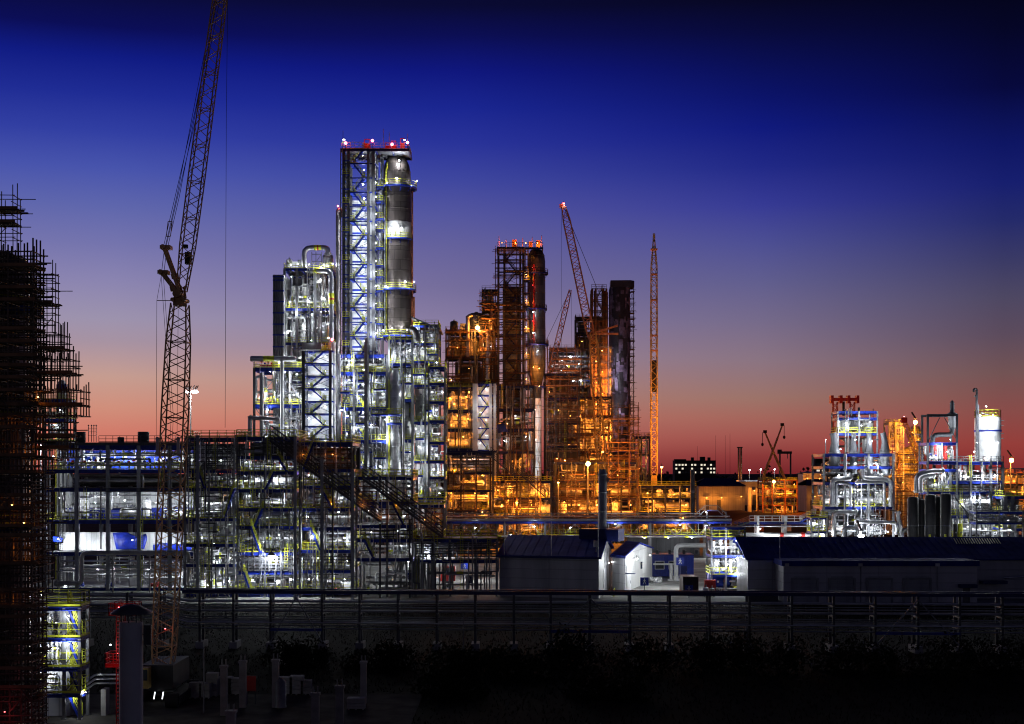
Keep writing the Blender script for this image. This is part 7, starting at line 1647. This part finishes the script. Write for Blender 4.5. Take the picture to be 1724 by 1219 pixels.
MB().pipe([P(1603, 718, Y+2), P(1603, 732, Y+2), P(1570, 732, Y+2), P(1570, 775, Y+2)], .5, 12, bend=2.2).build('bent_duct', M['dsteel'], t)
N3 = Frame('process_unit', 'low bright frame of red and white pipes under the slim portal', [1562, 1586, 1611], Y-.5, 6, [985, 940, 905, 868, 828, 790, 777, 745], cat='process unit', colw=.3, short='frame under the portal', norail=(0, 5, 6, 7), nogrid=(7,))
for i in (1, 2, 3, 4, 6): N3.pipes(i, 10, rnd, rr=(.08, .3), mats=('alu', 'white', 'alu'))
N3.gear(6, [('v', .35, .4, .45, 3.4, 'red'), ('v', .55, .4, .5, 3.6, 'white'), ('v', .72, .4, .4, 3.2, 'red'), ('s', .2, .1, .9, 2, 'white')])
N3.gear(5, []); N3.gear(4, [('h', .4, .4, .9, 3, 'alu'), ('v', .85, .4, .7, 3, 'white')]); N3.gear(3, [('v', .3, .4, .9, 4, 'alu'), ('v', .7, .4, .8, 4, 'white')])
for px, py, e in ((1580, 750, 700), (1595, 760, 700), (1572, 768, 500), (1600, 740, 400), (1590, 800, 500), (1575, 815, 500), (1600, 845, 350)): N3.lamp(px, py, 'w', e*1.0, rnd.uniform(-.5, .6), .16)
MB().pipe([P(1543, 830, Y-1), P(1543, 800, Y-1), P(1566, 793, Y-1), P(1590, 793, Y-1)], .5, 12, bend=2).build('pipe', M['alu'], N3.t); MB().pipe([P(1551, 830, Y-.4), P(1551, 803, Y-.4), P(1575, 800, Y-.4)], .4, 12, bend=2).build('pipe', M['white'], N3.t)
# black tanks
for k, (px, r, top, y) in enumerate(((1537, 9, 838, 277), (1550, 8, 842, 279), (1566, 9, 834, 276), (1580, 7, 838, 279), (1592, 9, 832, 277))):
    x = X(px, y); t = thing('storage_tank', f'tall black tank before the portal frame, {NTH[k]} of five from left', 'tank', (x, y, .06), 'row of black tanks')
    MB().lathe((x, y, 0), [(S(r, y), .1), (S(r, y), Z(top+1, y)), (S(r*.8, y), Z(top-1, y)), (.1, Z(top-2, y))], 22).build('shell', M['dark'], t)
    for z in (2.5, 6, 9.5): MB().lathe((x, y, z), [(S(r, y)+.002, 0), (S(r, y)+.05, .03), (S(r, y)+.05, .2), (S(r, y)+.002, .23)], 22, cap=False).build('hoop', M['dsteel'], t)
    if k in (2, 4): MB().tube((x-S(r, y)*.4, y-S(r, y)-.12, 2), (x-S(r, y)*.4, y-S(r, y)-.12, 8), .22, 8).build('marker_pipe', M['yellow'], t)
light(P(1545, 880, 272), 'w', 90); light(P(1590, 880, 271), 'w', 90)
# right edge stair and frames
N4 = Frame('process_unit', 'pale frame with blue beams and grey columns cut by the right picture edge', [1692, 1704, 1735], Y-6, 8, [985, 925, 890, 862, 836], cat='process unit', colw=.7, short='pale frame at the right edge', norail=(0, 1))
for i in range(0, 4): N4.pipes(i, 7, rnd)
for px, py in ((1700, 880), (1712, 870), (1700, 910)): N4.lamp(px, py, 'w', 260, 1, .15)
t = thing('louvre_tower', 'white louvred box standing behind the frame at the right edge', 'louvre box', (X(1699, 296), 296, Z(862, 296)))
MB().box(X(1693, 296), X(1706, 296), 296, 299, Z(862, 296), Z(828, 296)).build('box_body', M['white'], t); q = MB()
for k in range(12): q.box(X(1694, 296), X(1705, 296), 295.9, 295.98, Z(861-k*2.6, 296), Z(860-k*2.6, 296)+.08)
q.build('louvre', M['dsteel'], t)
q = MB(); q.box(X(1694, 286), X(1706, 286), 286, 288, Z(862, 284), Z(846, 284)); 
for px, kk in ((1610, 0), (1617, 1)):
    pass
N5 = Frame('stair_structure', 'grey railed stair frame before the black tanks and the white tower', [1644, 1682, 1722], 276, 4, [975, 925, 880, 862], cat='stair frame', colw=.25, rails='steel', short='grey railed frame', colm='steel', norail=(0, 1), beamh=.35)
for i in range(0, 3): N5.pipes(i, 8, rnd, rr=(.06, .18), rack=(i == 1))
for px, py in ((1660, 890), (1700, 892), (1629, 887), (1680, 905)): N5.lamp(px, py, 'w', 300, .6, .16)
# valves with yellow collars
for k, px in enumerate((1608, 1616)): vessel('v', X(px, 282), 282, Z(915, 282), .4, 4., 'yellow' if k else 'dark', '', 0, label=('dark' if not k else 'yellow') + ' slim drum standing behind the blue roof of the right hall')

# ------------------------------------------------------------------ orange unit behind and far background
Y = 455.0
O1 = block('open orange lattice frame behind the unit with four hoods', 'orange lattice frame', [1497, 1508, 1521], Y, 6, [900, 840, 800, 770, 740, 712], 4, [(1505, 760, 1400), (1512, 740, 1400), (1508, 785, 900), (1518, 720, 700)], colm='galv', beamm='galv', rails='yellow', mats=('steel', 'white'), lr=.14)
for i in range(2, 5): O1.brace(0, i, 'x', 'galv'); O1.brace(1, i, 'x', 'galv')
t, xo, _ = column_vessel('column', 'squat orange lit round vessel under the bright mast lamp', 1531, Y+6, [(24, 905), (24, 770), (22, 762), (18, 757), (3, 752)], 'dalu', rings=[(797, 27), (780, 27), (764, 26)], railm='yellow')
for px, py, e in ((1510, 790, 1600), (1530, 770, 1800), (1550, 790, 1600), (1520, 812, 1200), (1545, 815, 1200), (1530, 745, 900)): lamp(t, P(px, py, Y-3), 'o', e*.5, .14)
t, xo, _ = column_vessel('column', 'orange ringed column carrying the bright mast lamp', 1541, Y+12, [(8.5, 800), (8.5, 724), (7, 718)], 'dalu', rings=[(730, 11), (742, 11), (756, 11)], railm='yellow')
for px, py in ((1536, 728), (1546, 740)): lamp(t, P(px, py, Y+8), 'o', 1300, .14)
scaffold('orange lit scaffold round the squat round vessel', X(1506, 450), X(1556, 450), 448, 450, Z(890, 450), Z(768, 450), 2.6, 2.4, random.Random(14), 'scaffolds at the orange vessel', m='rust', boards=.5, r=.08)
Yc = 440.0; t = thing('lattice_crane', 'dark slanting crane boom in front of the orange round vessel', 'crane', (X(1560, Yc), Yc, 0))
lattice(t, P(1556, 792, Yc), P(1523, 712, Yc), [(0, .9), (3, 1.5), (14, 1.3), (18, .6)], (1, 0, 0), 14, .12, .07, 'crane', name='boom'); MB().box(X(1520, Yc)-.5, X(1524, Yc)+.5, Yc-.6, Yc+.6, Z(712, Yc), Z(703, Yc)).build('boom_head', M['red'], t); lamp(t, P(1522, 701, Yc), 'r', 100, .25)
MB().bar((X(1560, Yc), Yc, 3), P(1556, 792, Yc), 1.2).build('foot', M['crane'], t); MB().box(X(1560, Yc)-3, X(1560, Yc)+3, Yc-2, Yc+2, 1, 4).build('engine_house', M['dark'], t)
for s_ in (-2, 2): MB().box(X(1560, Yc)+s_-.6, X(1560, Yc)+s_+.6, Yc-3, Yc+3, .05, 1.).build('crawler_track', M['black'], t)
O2 = block('orange lit frame behind the lamp at the right picture edge', 'orange frame at the right edge', [1690, 1712, 1740], 440, 10, [900, 870, 842, 815, 797], 7, [(1698, 800, 900), (1712, 825, 1100), (1700, 850, 900), (1720, 860, 700)], mats=('white', 'alu'), rails='wood', panel='cream')
# pale long warehouse band and other low buildings
def shed(label, l, r, top, Y, dep, roof='dblue', wall='cream', eave=None, lamps=(), rise=1.2, name='warehouse'):
    x0, x1 = X(l, Y), X(r, Y); z = Z(top, Y); t = thing(name, label, 'warehouse', ((x0+x1)/2, Y, 0))
    MB().box(x0, x1, Y, Y+dep, -.2, z).build('wall', M[wall], t)
    q = MB(); q.slab([(x0-.6, Y-.6, z+.05), (x1+.6, Y-.6, z+.05), (x1-(x1-x0)*.2, Y+dep/2, z+rise), (x0+(x1-x0)*.2, Y+dep/2, z+rise)], .3); q.slab([(x0+(x1-x0)*.2, Y+dep/2, z+rise), (x1-(x1-x0)*.2, Y+dep/2, z+rise), (x1+.6, Y+dep+.6, z+.05), (x0-.6, Y+dep+.6, z+.05)], .3)
    q.quad((x1+.6, Y-.6, z+.05), (x1+.6, Y+dep+.6, z+.05), (x1-(x1-x0)*.2, Y+dep/2, z+rise), (x1-(x1-x0)*.2, Y+dep/2, z+rise+.01)); q.build('roof', M[roof], t)
    for i in range(2):
        xx = x0+(x1-x0)*(.15+.25*i); MB().box(xx, xx+(x1-x0)*.08, Y-.12, Y-.02, -.1, z*.45).build('door', M['dclad'], t)
    for px, py, e in lamps: lamp(t, P(px, py, Y-3), 'o', e*.13, .2)
    return t
shed('wide cream warehouse with a blue hipped roof lit orange, in the far middle', 1176, 1254, 819, 740, 30, lamps=((1190, 838, 2500), (1215, 838, 1800), (1248, 836, 3000)), rise=4)
shed('cream warehouse half hidden behind the unit with four hoods', 1358, 1402, 818, 720, 26, lamps=((1372, 836, 2500), (1392, 836, 2500)), rise=3)
shed('long low pale warehouse far behind with a bright roof edge', 1225, 1330, 812, 860, 20, roof='white', lamps=((1270, 826, 3500), (1300, 822, 4500)), rise=1)
shed('long orange and purple lit warehouse behind the right hand units', 1500, 1640, 820, 620, 24, lamps=((1515, 840, 2500), (1545, 840, 2500), (1590, 842, 2500)), rise=3)
shed('pale purple roofed shed behind the lamp at the right picture edge', 1686, 1760, 806, 560, 24, roof='white', lamps=((1700, 830, 1500),), rise=4)
shed('orange lit shed wall left of the big unit with four hoods', 1352, 1392, 798, 800, 14, roof='white', lamps=((1360, 806, 2600), (1380, 806, 2600)), rise=1)
for k, (px, r) in enumerate(((1262, 2.6), (1275, 1.6))):
    q = MB(); x = X(px, 690); q.lathe((x, 690, 0), [(r*.4, 0), (r*.4, Z(822, 690)), (r*.34, Z(821, 690))], 16); q.lathe((x, 690, 1), [(r*.46, 0), (r*.46, .4)], 16)
    solo(q, 'storage_tank', M['cream'], ('thick' if not k else 'thin') + ' upright pale tank beside the cream warehouse with the hipped roof', 'tank')
    light(P(px-2, 832, 682), 'o', 1600)
O3 = block('glowing yellow frame around the lamp below the crossed crane booms', 'glowing yellow frame', [1284, 1300, 1322, 1342], 650, 12, [866, 850, 836, 822, 808], 8, [(1290, 830, 1600), (1312, 832, 2000), (1330, 828, 1600), (1300, 850, 1300), (1322, 852, 1300), (1337, 815, 900)], mats=('white', 'cream', 'alu'), rails='yellow', colm='wood', beamm='wood', lr=.16, colw=.6)
# crossed mobile cranes
for (a, b, lab) in (((1286, 800), (1317, 716), 'far telescopic crane boom leaning right, crossing its twin'), ((1322, 808), (1288, 728), 'far telescopic crane boom leaning left, crossing its twin')):
    Yc = 660.0+(8 if a[0] == 1286 else 0); t = thing('mobile_crane', lab, 'crane', (X(a[0], Yc), Yc, 0))
    A_, B_ = P(a[0], a[1], Yc), P(b[0], b[1], Yc); 
    q = MB()
    for k in range(4): q.bar(A_+(B_-A_)*k/4, A_+(B_-A_)*(k+1)/4, 1.1-.17*k, 1.2-.17*k)
    q.build('boom', M['crane'], t); q = MB(); q.box(B_.x-.8, B_.x+.8, Yc-.5, Yc+.5, B_.z-.3, B_.z+1.); q.build('boom_head', M['dark'], t); rope(t, [B_+V((.9 if a[0] == 1286 else -1.2, 0, 0)), B_+V((.9 if a[0] == 1286 else -1.2, 0, -5))], .14); MB().lathe(B_+V((.9 if a[0] == 1286 else -1.2, 0, -6)), [(.2, -.4), (.6, 0), (.6, .8), (.2, 1.1)], 8).build('hook_block', M['dark'], t)
    MB().bar((A_.x, Yc, 2), A_, 1.4).build('turret', M['ycrane'], t); q = MB(); q.box(A_.x-5, A_.x+5, Yc-1.3, Yc+1.3, 1, 2.2); q.build('chassis', M['ycrane'], t)
    for k in (-4, -1.5, 1.5, 4): MB().lathe((A_.x+k, Yc-1.5, .7), [(.3, 0), (.7, 0), (.7, .5), (.3, .5)], 12, 'y').build('wheel', M['black'], t)
# gantry portal far away
Yg = 900.0; t = thing('portal_crane', 'far dark portal crane right of the crossed booms', 'portal crane', (X(1322, Yg), Yg, 0))
for px in (1313, 1331): MB().bar((X(px, Yg), Yg, 0), P(px, 764, Yg), .9).build('leg', M['dark'], t)
MB().bar(P(1309, 762, Yg), P(1333, 762, Yg), 1.4, 1.6).bar(P(1309, 759, Yg), P(1316, 759, Yg), 1.2, 1.6).build('cross_beam', M['dark'], t); MB().bar(P(1326, 763, Yg), P(1326, 772, Yg), .4).build('hoist', M['dark'], t)
# office blocks on the horizon
offm = mat('dark office plaster', (.05, .035, .035), .8, 0, .3, .05)
def office(label, l, r, top, bot, Y, rows, cols, seed, blk=()):
    x0, x1 = X(l, Y), X(r, Y); t = thing('office_building', label, 'building', ((x0+x1)/2, Y, 0)); rr = random.Random(seed)
    MB().box(x0, x1, Y, Y+18, -.5, Z(top, Y)).build('wall', offm, t)
    MB().box(x0-.3, x1+.3, Y-.3, Y+18.3, Z(top, Y)+.01, Z(top, Y)+.5).build('roof', M['dark'], t)
    for (a, b, h) in blk: MB().box(X(a, Y), X(b, Y), Y+3, Y+9, Z(top, Y)+.51, Z(h, Y)).build('roof_box', offm, t)
    for i in range(rows):
        for j in range(cols):
            lit = rr.random() < .62
            cx = x0+(x1-x0)*(j+.5)/cols; cz = Z(top+3.5+(bot-top-6)*(i+.5)/rows, Y); ww = (x1-x0)/cols*.3; hh = S(1.5, Y)
            w_ = MB().box(cx-ww, cx+ww, Y-.14, Y-.02, cz-hh, cz+hh).build('window', M['winlit'] if lit else M['glass'], t)
office('dark office block with rows of lit windows on the horizon', 1136, 1205, 776, 801, 1400, 3, 13, 3, ((1180, 1188, 769), (1165, 1169, 770), (1193, 1197, 770), (1136, 1156, 773)))
office('dark block with one lit window peeping out left of the unit with four hoods', 1373, 1400, 773, 800, 1300, 2, 3, 6)
# chimneys and thin masts
t = thing('chimney', 'far pair of slim chimney pipes with a cap, right of the office block', 'chimney', (X(1245, 900), 900, 0))
for px in (1243.6, 1247.8): MB().tube((X(px, 900), 900, 0), (X(px, 900), 900, Z(754, 900)), .62, 10).build('flue', M['brown'], t)
MB().box(X(1241, 900), X(1250, 900), 899, 901, Z(754, 900), Z(752.4, 900)).build('cap', M['dark'], t); light(P(1241, 800, 890), 'o', 2500)
for k, (px, y0, lab) in enumerate(((1205, 733, 'thinnest mast above the right end of the office block'), (1221, 733, 'tall thin mast between office block and chimney pair'), (1229, 730, 'tall thin mast just left of the chimney pair'), (1174, 751, 'short thin mast above the office block roof'))):
    q = MB(); q.tube((X(px, 1000), 1000, 0), (X(px, 1000), 1000, Z(y0, 1000)), .14, 5, .08); q.lathe((X(px, 1000), 1000, 0), [(.8, 0), (.8, .5), (.2, .6)], 8); solo(q, 'mast', M['dark'], lab, 'mast')
for k, (px, py, lab) in enumerate(((1262, 791, 'tiny far white lamp on the horizon, right of the chimney pair'), (1281, 790, 'tiny far lamp left of the crossed crane booms'), (1304, 790, 'tiny far lamp between the crossed crane booms'))): mast_lamp(lab, px, py, 880, 500, .5, 'w')
far = mat('distant dark foliage', (.02, .022, .012), .9, 0, .3, .02)
mb = MB(); rr = random.Random(9)
for k in range(420):
    x = rr.uniform(-1250, 1300); y = rr.uniform(1750, 2100); h = rr.uniform(8, 24); w_ = rr.uniform(8, 16)
    for j in range(26):
        d = V((rr.gauss(0, 1)*w_*.5, rr.gauss(0, 1)*w_*.3, abs(rr.gauss(.5, .25))*h)); s = rr.uniform(1.2, 3)
        p = V((x, y, 0))+d; u_ = V((rr.gauss(0, 1), rr.gauss(0, .4), rr.gauss(0, 1))).normalized(); v_ = u_.cross(V((0, 1, 0)))
        if v_.length < .1: v_ = V((1, 0, 0))
        mb.quad(p-u_*s, p-v_*s*.8, p+u_*s, p+v_*s*.8)
struct(mb, 'treeline', far, 'stuff')
# lamps that hang in the photo over roads between units: parked pieces of plant on the brown ground
for k, (px, py, w_, m) in enumerate(((1218, 872, 2.2, 'rust'), (1278, 868, 2.4, 'wood'), (1325, 862, 2.2, 'white'), (1155, 878, 2.6, 'rust'))):
    vessel('b', X(px, 480), 480, 0, w_*.6, 2.2, m, '', 0, label=f'{COLN.get(m, "rusty")} box standing on the brown ground, {NTH[(1, 2, 3, 0)[k]]} from left behind the pipe bridge')
dups = {k: len(v) for k, v in LABELS.items() if len(v) > 1}
print('LIGHTS', NL[0], 'OBJECTS', len(bpy.data.objects), 'DUPLICATE LABELS', dups)
